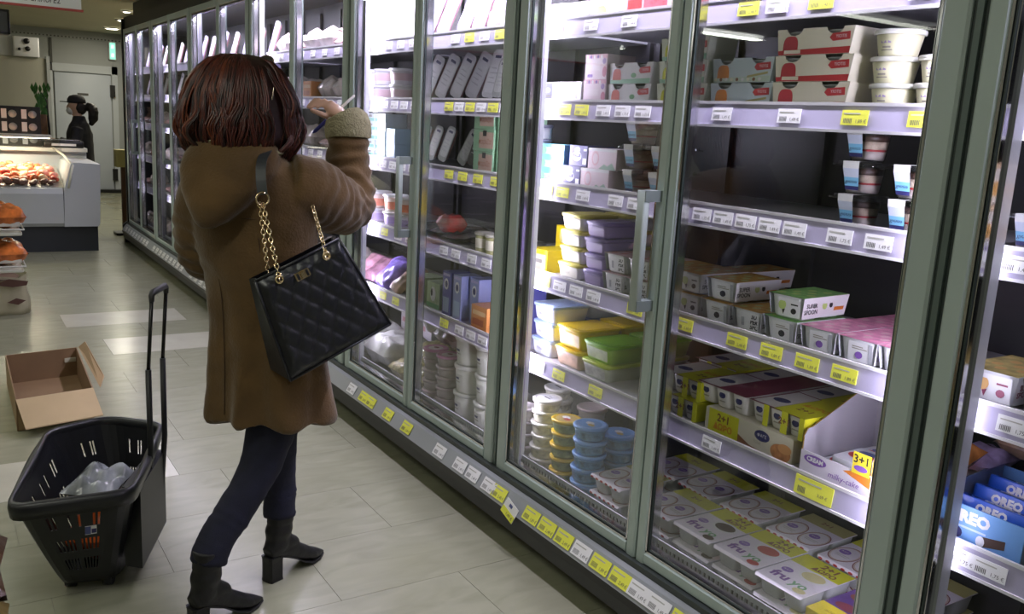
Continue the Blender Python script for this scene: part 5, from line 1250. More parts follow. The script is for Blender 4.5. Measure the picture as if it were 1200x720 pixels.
lo = bpy.data.objects.new('counter_light', ld); COL.objects.link(lo); lo.parent = wl; lo.location = (-.1, 10.68, 1.122)
meats = [C('meat_red',(0.46,0.05,0.03),0.35,var=0.4,vscale=18), C('meat_orange',(0.60,0.15,0.05),0.35,var=0.35,vscale=18), C('meat_fat',(0.76,0.52,0.28),0.35,var=0.3,vscale=18), C('meat_pink',(0.66,0.26,0.20),0.35,var=0.3,vscale=18), C('meat_dark',(0.16,0.07,0.05),0.35,var=0.4,vscale=18)]
def chunk(seed, m_):
    b = MB(); n, q = 10, 7; vs = []
    for j in range(q+1):
        for i in range(n):
            th = PI*j/q; ph = 2*PI*i/n
            v = Vector((math.sin(th)*math.cos(ph), math.sin(th)*math.sin(ph), math.cos(th)))
            r = 1+.35*mnoise.noise(v*1.4+Vector((seed*3.7,0,0)))
            vs.append((v.x*.044*r, v.y*.048*r, .034+v.z*.034*r))
    return b.add(vs, [(j*n+i, j*n+(i+1) % n, (j+1)*n+(i+1) % n, (j+1)*n+i) for j in range(q) for i in range(n)], m_, True).mesh('meat_cut')
CH = [[chunk(s*5+k, mm) for k in range(2)] for s, mm in enumerate(meats)]
rs = random.Random(4)
MN = ['dark red','orange','fatty yellow','pink','dark brown']
cnt = {}
for k in range(63):
    x = .30+.085*(k % 9)+rs.uniform(-.016,.016); y = 10.275+.098*(k//9)+rs.uniform(-.008,.008)
    c = 4 if y < 10.36 and x > .5 and rs.random() < .7 else rs.choice([0,1,1,2,3,3])
    obj('meat_cut', rs.choice(CH[c]), None, (x, y, .668+(y-10.2)*.21), (rs.uniform(-.35,.35),rs.uniform(-.35,.35),rs.uniform(0,6)), f'{MN[c]} cut of meat heaped in the lit counter', 'meat', f'{MN[c]} cuts of meat in the counter').scale = (rs.uniform(.8,1.5), rs.uniform(.7,1.05), rs.uniform(.6,1.15))
# things on the counter
t = thing('spice_rack', 'black rack of white-labelled jars standing on the meat counter', 'rack', None, (.75, 11.2, 1.021))
MB().box(-.62,.22,-.03,.05,0,.42,m_kick2).build('backboard', t)
for r_ in range(3):
    for c_ in range(4):
        x, z = -.48+c_*.19, .07+r_*.135
        j = MB().lathe([(.04,0),(.04,.02),(.001,.022)], mat('jar_face',(0.45,0.45,0.43),0.3), 16, T3((x+.05,-.03,z),rx=PI/2)).build('jar', t)
        MB().box(x-.055,x-.005,-.036,-.03,z-.05,z+.05,m_paper).build('jar_label', j)
t = thing('counter_scale', 'black weighing scale on the counter in front of the worker', 'scale', None, (1.17, 11.15, 1.021))
MB().rbox(-.20,.20,-.14,.14,0,.07,.02,m_kick2).build('housing', t); MB().rbox(-.17,.17,-.11,.11,.07,.085,.02,mat('scale_plate',(0.3,0.3,0.3),0.25,0.8)).build('plate', t)
MB().box(-.12,.12,-.146,-.14,.02,.045,m_paper).build('display', t)
t = thing('plant_bunch', 'bunch of green herbs hanging from a dark stem over the counter', 'herbs', None, (1.02, 11.6, 0))
MB().tube([(0.07,0,0.0),(0.07,0,1.2),(.05,0,1.52),(0,0,1.60)], .012, m_kick2, 8).build('stem', t)
lf = MB(); rs2 = random.Random(2)
for k in range(70):
    z = rs2.uniform(1.32,1.72); w_ = .05 if z < 1.62 else .085
    x, y = rs2.uniform(-w_,w_), rs2.uniform(-w_,w_)
    lf.add([(x,y,z),(x+.02,y+.006,z-.05),(x,y-.004,z-.10),(x-.02,y+.004,z-.05)], [(0,1,2,3)], mat('herb_green',(0.05,0.17,0.03),0.6,var=0.4,vscale=30))
lf.build('leaves', t, kind='stuff')
MB().rbox(-.05,.05,-.05,.05,1.10,1.36,.02,mat('brown_pouch',(0.16,0.08,0.03),0.6,var=0.3,vscale=20)).build('pouch', t)
t = thing('side_stand', 'brown post carrying a yellow box beside the refrigerator end', 'stand', None, (1.84, 11.45, 0))
MB().box(-.03,.03,-.03,.03,0,.80,mat('brown_wood',(0.12,0.06,0.03),0.6)).build('post', t); MB().rbox(-.12,.12,-.12,.12,0,.03,.02,m_kick2).build('foot', t); MB().rbox(-.09,.09,-.10,.10,.80,1.0,.01,mat('yellow_box_card',(0.50,0.44,0.16),0.6)).build('tray', t)

# ---- snack rack at the left, torn sack, near sack
t = thing('snack_rack', 'low white wire rack carrying two orange snack bags', 'rack', None, (.12, 6.5, 0))
m_wire = mat('white_wire',(0.55,0.56,0.50),0.4)
for z in (.49,.72):
    s_ = MB(); s_.rbox(-.45,.29,-.25,.25,z-.02,z,.02,m_wire); s_.build('shelf', t)
    MB().tube([(-.45,-.26,z+.02),(.30,-.26,z+.02),(.30,.26,z+.02)], .006, m_wire, 6).build('rim', t)
for (x, y) in ((-.43,-.23),(-.43,.23),(.10,.20)): MB().tube([(x,y,0),(x,y,.75)], .012, mat('dark_leg',(0.05,0.05,0.05),0.4), 8).build('leg', t)
m_snack = mat('orange_snack_bag', (0.52,0.14,0.03), 0.15, var=0.55, vscale=16, bump=.6, bscale=30)
def rack_bag(z, lab, sd):
    pillow('rb%d' % sd, .26, .34, .14, m_snack, 'snack bag', None, 14, sd, .03)
    o = put('rb%d' % sd, 6.46, z+.001, lab, 'orange snack bags', .13, name='snack_bag')
    o.rotation_euler = (0,0,.1)
    MB().rbox(-.09,.09,-.15,-.145,.03,.09,.004,mat('foil_seam',(0.70,0.66,0.60),0.2,0.4)).build('seal', o)
rack_bag(.72, 'orange snack bag on the upper shelf of the low white rack', 31); rack_bag(.49, 'orange snack bag on the lower shelf of the low white rack', 32)
t = thing('paper_sack', 'torn beige paper sack with brown print lying on the floor tiles', 'sack', None, (.25, 7.35, 0))
b = MB(); n = 14; vs = []; fs = []
for j in range(7):
    for i in range(n):
        a = 2*PI*i/n; z = .28*j/6; r = 1-.06*j/6+.08*mnoise.noise(Vector((math.cos(a)*2,math.sin(a)*2,z*8)))
        c, s_ = math.cos(a), math.sin(a)
        vs.append((.26*r*math.copysign(abs(c)**.6,c), .16*r*math.copysign(abs(s_)**.6,s_), z+(.03*mnoise.noise(Vector((c*3,s_*3,5))) if j == 6 else 0)))
fs = [(j*n+i, j*n+(i+1) % n, (j+1)*n+(i+1) % n, (j+1)*n+i) for j in range(6) for i in range(n)]+[tuple(reversed(range(n)))]
b.add(vs, fs, mat('sack_paper',(0.40,0.37,0.24),0.7,var=0.15,vscale=8), True); b.build('sack', t)
m_pr = mat('sack_print',(0.10,0.045,0.03),0.7)
q = MB(); q.add([(x,-.185,z) for x, z in ((.02,.23),(.12,.27),(.24,.25),(.23,.22),(.14,.21))], [(0,4,3,2,1)], m_pr); q.add([(x,-.186,z) for x, z in ((.10,.10),(.16,.13),(.22,.11),(.17,.08))], [(0,3,2,1)], m_pr); q.build('print', t)
q = MB(); q.lathe([(.20,.262),(.16,.25),(.05,.24),(.001,.24)], m_pr, 14, T3((0,0,0))); q.build('contents', t)
t = thing('snack_plinth', 'low dark plinth under the stacked snack bags at the aisle corner', 'plinth', None, (-.105, 2.05, 0))
MB().rbox(-.26,.165,-.36,.16,.02,.30,.02,mat('stand_dark',(0.06,0.03,0.02),0.5)).build('box', t); MB().box(-.24,.145,-.34,.14,0,.02,m_kick2).build('foot', t)
for k, c in enumerate(((0.12,0.20,0.02),(0.34,0.24,0.06),(0.10,0.05,0.03))):
    pillow('corner_bag%d' % k, .43, .26, .13, mat('snack_print_%d' % k,c,0.3,var=0.6,vscale=12,bump=.4,bscale=20), 'snack bag', None, 12, 50+k, .02)
    for j in range(2):
        o = put('corner_bag%d' % k, 2.0, .302+k*.13, ('green','ochre','dark brown')[k]+' snack bag on the corner plinth, '+('aisle end','far end')[j]+' of its layer', 'snack bags on the corner plinth', 0, name='snack_bag')
        o.location = (-.152, 1.80+j*.275, .302+k*.150); o.rotation_euler = (0,0,.03*(j-k))

# ---- cardboard box with folded flap
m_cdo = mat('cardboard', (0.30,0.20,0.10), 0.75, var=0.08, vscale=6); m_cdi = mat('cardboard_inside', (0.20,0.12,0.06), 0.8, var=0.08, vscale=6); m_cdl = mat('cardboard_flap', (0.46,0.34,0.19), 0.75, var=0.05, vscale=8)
cb = thing('cardboard_box', 'open empty brown cardboard box with one flap folded outwards', 'box', None, (.40, 4.98, 0))
def qpt(p): return (p[0]-.40, p[1]-4.98, p[2])
A, B, Cc, D_ = (.235,4.58), (.575,4.65), (.60,5.46), (.24,5.40)
def wall(p, q_, h0, h1, name, mo, t_=.006, z0=.003):
    d = Vector((q_[0]-p[0], q_[1]-p[1], 0)).normalized(); nn = Vector((-d.y, d.x, 0))*t_
    b = MB(); P = [(p[0],p[1],z0),(q_[0],q_[1],z0),(q_[0],q_[1],h1),(p[0],p[1],h0)]
    vs = [qpt(v) for v in P]+[qpt((v[0]+nn.x,v[1]+nn.y,v[2])) for v in P]
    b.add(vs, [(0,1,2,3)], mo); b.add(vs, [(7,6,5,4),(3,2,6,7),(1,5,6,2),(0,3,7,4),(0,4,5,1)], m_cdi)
    return b.build(name, cb)
wall(A, B, .155, .155, 'front_wall', m_cdo); wall(B, Cc, .155, .165, 'side_wall', m_cdo); wall(Cc, D_, .165, .165, 'back_wall', m_cdo); wall(D_, A, .165, .155, 'side_wall', m_cdo)
b = MB(); b.add([qpt((*A,.004)), qpt((*B,.004)), qpt((*Cc,.004)), qpt((*D_,.004))], [(0,1,2,3)], m_cdi); b.add([qpt((*A,.001)), qpt((*B,.001)), qpt((*Cc,.001)), qpt((*D_,.001))], [(3,2,1,0)], m_cdo); b.build('bottom', cb)
b = MB(); fl_ = [(.235,4.578,.158),(.575,4.648,.158),(.600,4.53,.052),(.262,4.455,.050)]
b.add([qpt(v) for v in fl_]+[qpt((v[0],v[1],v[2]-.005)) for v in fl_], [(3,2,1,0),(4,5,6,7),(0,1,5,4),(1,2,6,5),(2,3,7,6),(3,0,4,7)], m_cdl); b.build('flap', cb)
b = MB(); fl_ = [(.606,4.66,.155),(.606,5.46,.165),(.640,5.44,.20),(.645,4.80,.17)]
b.add([qpt(v) for v in fl_]+[qpt((v[0]+.004,v[1],v[2]-.003)) for v in fl_], [(3,2,1,0),(4,5,6,7),(0,1,5,4),(1,2,6,5),(2,3,7,6),(3,0,4,7)], m_cdo); b.build('flap', cb)
b = MB(); b.rbox(-.03,.03,-.003,.003,-.012,.012,.002,mat('hole_light',(0.45,0.43,0.34),0.8)); b.build('hand_hole', cb, loc=(.16,.455,.10), rot=(0,0,.17))

# ---- rolling shopping basket
m_bk = mat('black_basket_plastic', (0.008,0.009,0.012), 0.42); m_bk2 = mat('black_rim', (0.011,0.012,0.015), 0.35)
BR = (.36, 3.05)
bs = thing('rolling_basket', 'black plastic rolling shopping basket with slotted sides and a pulled-out handle', 'shopping basket', None, (*BR, 0))
def rr(pts, r, n=5):
    """rounded polygon"""
    out = []; N = len(pts)
    for i in range(N):
        p0, p1, p2 = Vector(pts[i-1]), Vector(pts[i]), Vector(pts[(i+1) % N])
        a = p1+(p0-p1).normalized()*r; c = p1+(p2-p1).normalized()*r
        for k in range(n+1):
            t_ = k/n; out.append((a*(1-t_)**2+p1*2*t_*(1-t_)+c*t_*t_))
    return out
rimp = [(.105,2.735),(.43,2.715),(.625,3.28),(.47,3.43),(.27,3.36)]
basp = [(.235,2.925),(.405,2.885),(.565,3.235),(.50,3.32),(.395,3.30)]
NR = 96
def resample(poly, n):
    poly = [Vector(p) for p in poly]; L = [0]
    for i in range(len(poly)): L.append(L[-1]+(poly[(i+1) % len(poly)]-poly[i]).length)
    out = []
    for k in range(n):
        d = L[-1]*k/n; i = max(j for j in range(len(poly)) if L[j] <= d+1e-9)
        seg = L[i+1]-L[i]; out.append(poly[i].lerp(poly[(i+1) % len(poly)], (d-L[i])/seg if seg > 1e-9 else 0))
    return out
def edge_rings(n):
    # per-edge sampling so top and bottom points correspond
    def f(pts):
        out = []; N = len(pts); R_ = .06
        for i in range(N):
            p0, p1, p2 = Vector(pts[i-1]), Vector(pts[i]), Vector(pts[(i+1) % N]); p3 = Vector(pts[(i+2) % N])
            q1 = min(R_, (p2-p1).length*.3)
            c1a = p1+(p0-p1).normalized()*min(R_,(p0-p1).length*.3); c1b = p1+(p2-p1).normalized()*q1
            c2a = p2+(p1-p2).normalized()*q1
            for k in range(4): t_ = k/4; out.append(c1a*(1-t_)**2+p1*2*t_*(1-t_)+c1b*t_*t_)
            m_ = n[i]
            for k in range(m_): out.append(c1b.lerp(c2a, k/m_))
        return out
    return f
SEG = [26, 32, 14, 16, 28]
top2, bot2 = edge_rings(SEG)(rimp), edge_rings(SEG)(basp)
NZ = 22; ZB, ZT = .034, .40
def shellpt(i, j, off=0.0):
    t_ = j/NZ; p = bot2[i].lerp(top2[i], t_**.9)
    c = Vector((.36,3.05)); d = (p-c).normalized()
    return (p.x-BR[0]+d.x*off, p.y-BR[1]+d.y*off, ZB+(ZT-ZB)*t_)
N = len(top2); holes = set(); start = 0; lay = []
for e, s_ in enumerate(SEG):
    lay.append((start+4, s_)); start += 4+s_
for e, (s0, sn) in enumerate(lay):
    if e == 1: continue                      # handle side stays closed
    for (j0, j1) in ((4,7),(9,12),(15,18)):
        for k in range(2, sn-2):
            if j0 == 15 and (k % 10) > 4: continue
            if k % 2 == 0 and (k % 14) < 11:
                for j in range(j0, j1): holes.add((s0+k, j))
b = MB(); vs = [shellpt(i, j) for j in range(NZ+1) for i in range(N)]+[shellpt(i, j, -.004) for j in range(NZ+1) for i in range(N)]
M_ = (NZ+1)*N; fs = []
for j in range(NZ):
    for i in range(N):
        i2 = (i+1) % N; a, b1, c1, d1 = j*N+i, j*N+i2, (j+1)*N+i2, (j+1)*N+i
        if (i, j) in holes: continue
        fs.append((a,b1,c1,d1)); fs.append((M_+a,M_+d1,M_+c1,M_+b1))
        for (di, dj, e0, e1) in ((-1,0,d1,a),(1,0,b1,c1),(0,-1,a,b1),(0,1,c1,d1)):
            if ((i+di) % N, j+dj) in holes: fs.append((e1,e0,M_+e0,M_+e1))
b.add(vs, fs, m_bk, False); b.build('shell', bs)
fb = MB(); fb.add([shellpt(i,0) for i in range(N)], [tuple(reversed(range(N)))], m_bk); fb.add([(x,y,z+.004) for x,y,z in (shellpt(i,0) for i in range(N))], [tuple(range(N))], m_bk); fb.build('floor_pan', bs)
rm = MB(); pr = [(-.006,-.045),(.012,-.045),(.020,-.010),(.016,.004),(.0,.008),(-.010,.0)]
rv = []
for i in range(N):
    for (o_, z_) in pr:
        x, y, z = shellpt(i, NZ, o_); rv.append((x, y, ZT+z_))
k_ = len(pr); rm.add(rv, [(i*k_+q_, ((i+1) % N)*k_+q_, ((i+1) % N)*k_+(q_+1) % k_, i*k_+(q_+1) % k_) for i in range(N) for q_ in range(k_)], m_bk2, True); rm.build('rim', bs)
for (x, y) in ((.385,2.925),(.545,3.225),(.280,2.965),(.45,3.27)):
    MB().tube([(x-BR[0]-.012,y-BR[1]+.006,.024),(x-BR[0]+.012,y-BR[1]-.006,.024)], .024, m_bk, 14).build('wheel', bs)
    MB().box(x-BR[0]-.012,x-BR[0]+.012,y-BR[1]-.02,y-BR[1]+.02,.026,.038,m_bk).build('wheel_bracket', bs)
# handle on the closed side
hp, hq = Vector((.545,2.955)), Vector((.615,3.085))
def hpt(p, z, bx=0): return (p.x-BR[0]+bx, p.y-BR[1], z)
for p in (hp, hq):
    b0 = Vector((p.x-.05, p.y+.03))
    MB().tube([(b0.x-BR[0]+.015,b0.y-BR[1]-.008,.10),(p.x-.032-BR[0]+.02,p.y+.018-BR[1],.42),(p.x-.014-BR[0],p.y+.010-BR[1],.70)], .0095, m_bk, 10).build('outer_pole', bs)
    MB().tube([(p.x-.016-BR[0],p.y+.011-BR[1],.66),(p.x-BR[0],p.y-BR[1],.935)], .0062, mat('black_steel',(0.03,0.03,0.032),0.25,0.6), 10).build('inner_pole', bs)
MB().tube([hpt(hp,.925),hpt(hp,.944),hpt(hp.lerp(hq,.08),.952),hpt(hp.lerp(hq,.92),.952),hpt(hq,.944),hpt(hq,.925)], [.008,.0095,.011,.011,.0095,.008], mat('grip_rubber',(0.03,0.03,0.032),0.5), 10).build('grip', bs)
ch = MB(); ch.prism([(.425,2.85),(.47,2.81),(.605,3.12),(.565,3.15)], .09, .36, m_bk, 'z'); 
o = ch.build('handle_channel', bs); o.location = (-BR[0], -BR[1], 0)
lb = MB(); lb.box(-.016,.016,-.001,.001,-.016,.016,m_paper); lb.box(-.016,.0,-.0016,-.001,-.014,.014,c_blue); lb.box(.002,.015,-.0016,-.001,-.012,.004,c_navy)
i0 = lay[0][0]+19; px_, py_, pz_ = shellpt(i0, 14, .003); lb.build('sticker', bs, loc=(px_, py_, pz_), rot=(.25,0,-.06))
# contents of the basket
pillow('orange_net', .15, .29, .18, mat('orange_net_fill',(0.60,0.10,0.015),0.3,var=0.55,vscale=14,bump=.5,bscale=24), 'bag', None, 12, 41, .03)
o = put('orange_net', 3.05, .042, 'bag of orange produce lying in the rolling basket', None, .30, name='produce_bag'); o.location = (.395,3.09,.042); o.rotation_euler = (0,0,-.43)
pillow('film', .16, .24, .05, mat('cloudy_film',(0.30,0.32,0.34),0.12,var=0.4,vscale=14,bump=.6,bscale=18), 'bag', None, 14, 44, .05)
o = put('film', 3.10, .262, 'crumpled clear plastic bag on the produce in the basket', None, .30, name='plastic_bag'); o.location = (.385,3.10,.240); o.rotation_euler = (0,.1,-.5)
# ------------------------------------------------------------------ people
def remesh(vs_fs_builder, voxel, smooth_it=6, disp=None):
    """fuse closed shells into one continuous surface"""
    me = vs_fs_builder.mesh('tmp'); o = bpy.data.objects.new('tmp', me); COL.objects.link(o)
    r = o.modifiers.new('r', 'REMESH'); r.mode = 'VOXEL'; r.voxel_size = voxel; r.use_smooth_shade = True
    if smooth_it:
        s = o.modifiers.new('s', 'SMOOTH'); s.factor = .5; s.iterations = smooth_it
    bpy.context.view_layer.update()
    m2 = bpy.data.meshes.new_from_object(o.evaluated_get(bpy.context.evaluated_depsgraph_get()))
    bpy.data.objects.remove(o); bpy.data.meshes.remove(me)
    if disp:
        nrm = [v.normal.copy() for v in m2.vertices]
        for v, n in zip(m2.vertices, nrm): v.co += n*disp(v.co)
        m2.update()
    for p in m2.polygons: p.use_smooth = True
    return m2
RGT, FWD = Vector((.7071,-.7071,0)), Vector((.7071,.7071,0))
def ering(c, a, b, n=24, rgt=RGT, fwd=FWD, sq=1.0):
    c = Vector(c); out = []
    for k in range(n):
        t = 2*PI*k/n; ct, st = math.cos(t), math.sin(t)
        out.append(c+rgt*(a*math.copysign(abs(ct)**sq,ct))+fwd*(b*math.copysign(abs(st)**sq,st)))
    return out
def ellipsoid(b, c, rx, ry, rz, m_, rgt=RGT, fwd=FWD, n=20, q=12):
    rings = []
    for j in range(1, q):
        th = PI*j/q; rings.append(ering(Vector(c)+Vector((0,0,-math.cos(th)*rz)), rx*math.sin(th), ry*math.sin(th), n, rgt, fwd))
    b.loft(rings, m_)
def spline(pts, n=4):
    """catmull-rom through (x,y,z,r) points"""
    P = [Vector(p[:3]) for p in pts]; R = [p[3] for p in pts]; out = []; ro = []
    for i in range(len(P)-1):
        p0, p1, p2, p3 = P[max(i-1,0)], P[i], P[i+1], P[min(i+2,len(P)-1)]
        for k in range(n):
            t = k/n
            out.append(.5*((2*p1)+(p2-p0)*t+(2*p0-5*p1+4*p2-p3)*t*t+(3*p1-p0-3*p2+p3)*t**3)); ro.append(R[i]*(1-t)+R[i+1]*t)
    out.append(P[-1]); ro.append(R[-1])
    return out, ro
def limb(b, pts, m_, n=14, sub=4):
    p, r = spline(pts, sub); b.tube(p, r, m_, n)
def finger(b, base, d1, d2, L, r, m_):
    base = Vector(base); p1 = base+Vector(d1).normalized()*L*.45; p2 = p1+Vector(d2).normalized()*L*.33; p3 = p2+Vector(d2).normalized()*L*.22
    b.tube([base, p1, p2, p3, p3+Vector(d2).normalized()*.003], [r, r*.98, r*.9, r*.75, r*.35], m_, 10)

m_skin = mat('skin', (0.55,0.34,0.24), 0.45, var=0.05, vscale=30)
m_suede = mat('brown_suede', (0.108,0.062,0.023), 0.85, var=0.22, vscale=9, bump=.25, bscale=140, spec=0.2, sheen=.25)
m_shear = mat('cream_shearling', (0.36,0.33,0.21), 0.95, var=0.15, vscale=60, bump=.8, bscale=160, spec=0.1)
m_jean = mat('navy_denim', (0.006,0.007,0.022), 0.85, var=0.2, vscale=30, bump=.15, bscale=300)
m_boot = mat('black_leather', (0.006,0.006,0.007), 0.5, bump=.1, bscale=80)
WR = Vector((.80, 2.68, 0))
def rel(me):
    me.transform(Matrix.Translation(-WR)); return me

# skin body: one continuous surface (mostly under the clothes)
b = MB()
HC = Vector((.778,2.715,1.560))                                      # head centre
ellipsoid(b, HC, .074, .092, .118, m_skin)
ellipsoid(b, HC+FWD*.062+Vector((0,0,-.055)), .046, .040, .052, m_skin)         # jaw
b.tube([HC+FWD*.088+Vector((0,0,.02)), HC+FWD*.103+Vector((0,0,-.022)), HC+FWD*.085+Vector((0,0,-.034))], [.009,.014,.008], m_skin, 10)   # nose
ellipsoid(b, HC+FWD*.092+Vector((0,0,-.058)), .022, .010, .009, m_skin)          # lips
for s in (-1,1): ellipsoid(b, HC+RGT*s*.075+Vector((0,0,-.01)), .010, .020, .032, m_skin)   # ears
b.tube([(.785,2.70,1.36),(.782,2.708,1.45),HC+Vector((0,0,-.05))], [.058,.050,.052], m_skin, 16)
tor = [((.830,2.68,.76),.145,.10),((.825,2.68,.86),.155,.11),((.815,2.68,1.0),.13,.095),((.795,2.68,1.15),.145,.10),((.778,2.68,1.28),.16,.10),((.770,2.685,1.35),.14,.08),((.775,2.69,1.40),.07,.06)]
b.loft([ering(*t) for t in tor], m_skin)
limb(b, [(.915,2.565,1.335,.05),(1.02,2.66,1.285,.048),(1.12,2.75,1.25,.042),(1.132,2.785,1.37,.038),(1.135,2.805,1.50,.030)], m_skin)
limb(b, [(.680,2.775,1.32,.05),(.665,2.82,1.20,.045),(.685,2.865,1.08,.04),(.75,2.95,1.05,.036),(.84,3.02,1.06,.028)], m_skin)
limb(b, [(.86,2.63,.80,.085),(.828,2.637,.60,.062),(.765,2.612,.42,.042),(.650,2.556,.29,.030),(.592,2.524,.16,.026)], m_skin)
limb(b, [(.80,2.73,.80,.085),(.858,2.705,.60,.062),(.882,2.735,.41,.040),(.890,2.742,.28,.030),(.883,2.732,.16,.026)], m_skin)
# raised right hand: palm bends forward over the cuff, fingers close on the pen
PW = Vector((1.135,2.808,1.520)); PM = Vector((1.116,2.866,1.552))
b.tube([PW, PW.lerp(PM,.5), PM, PM+Vector((-.016,.018,.016))], [(.026,.020),(.036,.020),(.038,.018),(.032,.014)], m_skin, 12)
K = PM+Vector((-.014,.016,.014))
for q, (o, L) in enumerate(((-.028,.068),(-.010,.076),(.010,.072),(.028,.058))):
    finger(b, K+Vector((o*.75,-o*.55,0)), (-.62,.10,.42), (-.55,-.10,-.62), L, .0088-.0006*q, m_skin)
finger(b, PM+Vector((-.030,-.012,-.022)), (-.85,-.06,.30), (-.75,.10,.25), .062, .0098, m_skin)
# lowered left hand
LH = Vector((.875,3.05,1.055))
b.tube([(.84,3.02,1.06), LH, LH+Vector((.02,.02,-.004))], [(.028,.02),(.036,.018),(.034,.014)], m_skin, 12)
for q, (o, L) in enumerate(((-.027,.066),(-.009,.074),(.009,.070),(.027,.056))):
    finger(b, LH+Vector((.022-o*.5,.020+o*.5,-.002)), (.62,.62,-.15), (.40,.45,-.70), L, .0088, m_skin)
finger(b, LH+Vector((-.005,.0,.022)), (.5,.45,.55), (.7,.5,.1), .058, .0096, m_skin)
body_me = rel(remesh(b, .0055, 2)); body_me.materials.clear(); body_me.materials.append(m_skin)
wo = obj('person', body_me, None, WR, (0,0,0), 'person seen from behind in a brown suede shearling coat, arm raised towards the glass', 'person')
for s in (-1,1):
    e = MB(); e.lathe([(.0005,-.011),(.008,-.007),(.011,0),(.008,.007),(.0005,.011)], mat('eye_white',(0.8,0.8,0.8),0.2), 12)
    e.lathe([(.0005,.0115),(.005,.0105)], mat('iris_brown',(0.06,0.03,0.02),0.2), 10)
    o = e.build('eye', wo); o.location = HC+FWD*.078+RGT*s*.031+Vector((0,0,.012))-WR; o.rotation_euler = (PI/2, 0, -PI/4)

# coat
b = MB()
coat = [((.838,2.672,.600),.198,.150),((.838,2.672,.66),.194,.146),((.832,2.675,.78),.184,.138),((.825,2.678,.90),.176,.132),((.818,2.68,1.02),.176,.130),((.800,2.68,1.14),.184,.134),((.786,2.68,1.25),.188,.134),((.776,2.68,1.32),.186,.120),((.774,2.685,1.37),.150,.100),((.772,2.69,1.41),.115,.088),((.776,2.695,1.445),.078,.078)]
b.loft([ering(*t, n=32, sq=.92) for t in coat], m_suede)
limb(b, [(.875,2.605,1.325,.098),(.945,2.61,1.310,.100),(1.035,2.675,1.268,.094),(1.108,2.738,1.250,.084),(1.132,2.765,1.300,.078),(1.134,2.785,1.38,.069),(1.135,2.800,1.475,.062)], m_suede, 18)
limb(b, [(.690,2.755,1.318,.086),(.668,2.79,1.25,.078),(.662,2.835,1.15,.073),(.690,2.87,1.075,.068),(.765,2.94,1.05,.062),(.825,3.005,1.06,.058)], m_suede, 18)
# fallen hood on the back
hd = []
for (z, cx, cy, a, bb) in ((1.205,.632,2.592,.022,.018),(1.225,.638,2.588,.048,.038),(1.265,.652,2.585,.080,.056),(1.315,.674,2.590,.112,.068),(1.365,.698,2.605,.132,.074),(1.405,.714,2.625,.132,.074),(1.440,.728,2.640,.116,.066),(1.455,.735,2.650,.09,.05)):
    hd.append(ering((cx,cy,z), a, bb, 24, Vector((.88,-.47,0)), Vector((.47,.88,0))))
b.loft(hd, m_suede)
SH = [Vector(p) for p in ((.875,2.605,1.325),(1.035,2.675,1.268),(1.108,2.738,1.250),(1.134,2.785,1.38))]
def coat_disp(p):
    d = .0070*mnoise.noise(p*8)+.0025*mnoise.noise(p*22)+.004*abs(mnoise.noise(Vector((p.x*7+3,p.y*7,p.z*2.4))))
    if p.z < 1.05:                                     # soft vertical folds toward the hem
        ang = math.atan2(p.y-2.675, p.x-.83); k = min(1,(1.05-p.z)/.45)
        d += k*.013*math.sin(ang*7+1.5*mnoise.noise(Vector((ang*2,p.z*3,0))))
    for (c, ax, f) in ((Vector((1.115,2.745,1.262)),Vector((.4,.4,.8)),1.0),(Vector((1.0,2.64,1.285)),Vector((.75,.6,-.25)),.8),(Vector((1.134,2.785,1.39)),Vector((.0,.1,1)),.75),(Vector((.645,2.84,1.12)),Vector((.1,.3,-.9)),.6)):
        r = (p-c).length
        if r < .17:
            t = (p-c).dot(ax.normalized()); wob = .018*mnoise.noise(p*14)
            d += f*.0085*(1-r/.17)*math.sin((t+wob*1.5)*125)
    return d
cm = remesh(b, .0075, 8, coat_disp); rel(cm); cm.materials.clear(); cm.materials.append(m_suede)
ct_ = obj('coat', cm, wo)
def part(mb, name, parent=wo, mt=None):
    me = rel(mb.mesh(name))
    return obj(name, me, parent)
# cuffs: turned-back shearling
def fluff(b, pts, m_, n=26, amp=.004):
    p, r = spline(pts, 5); base = len(b.v); b.tube(p, r, m_, n)
    for i in range(base, len(b.v)):
        v = Vector(b.v[i]); b.v[i] = tuple(v+Vector((mnoise.noise(v*55),mnoise.noise(v*55+Vector((9,0,0))),mnoise.noise(v*55+Vector((0,9,0)))))*amp)
q = MB(); fluff(q, [(1.135,2.798,1.462,.060),(1.135,2.799,1.468,.072),(1.135,2.800,1.49,.076),(1.134,2.803,1.515,.074),(1.132,2.806,1.533,.066),(1.131,2.808,1.538,.048)], m_shear); part(q, 'cuff', ct_)
q = MB(); fluff(q, [(.80,2.985,1.056,.058),(.81,2.993,1.057,.068),(.83,3.008,1.06,.070),(.852,3.026,1.064,.066),(.856,3.03,1.065,.046)], m_shear); part(q, 'cuff', ct_)
# pale edge along the hood opening and the hem
q = MB(); pts = []
for k in range(17):
    t = PI*(1.04+.98*k/16); c = Vector((.735,2.652,1.452))
    pts.append(c+Vector((.88,-.47,0))*(.128*math.cos(t))+Vector((.47,.88,0))*(.070*math.sin(t))+Vector((0,0,.006*math.sin(3*t)-.03*abs(math.cos(t))**3)))
q.tube(pts, .0055, m_shear, 8); part(q, 'hood_edge', ct_)
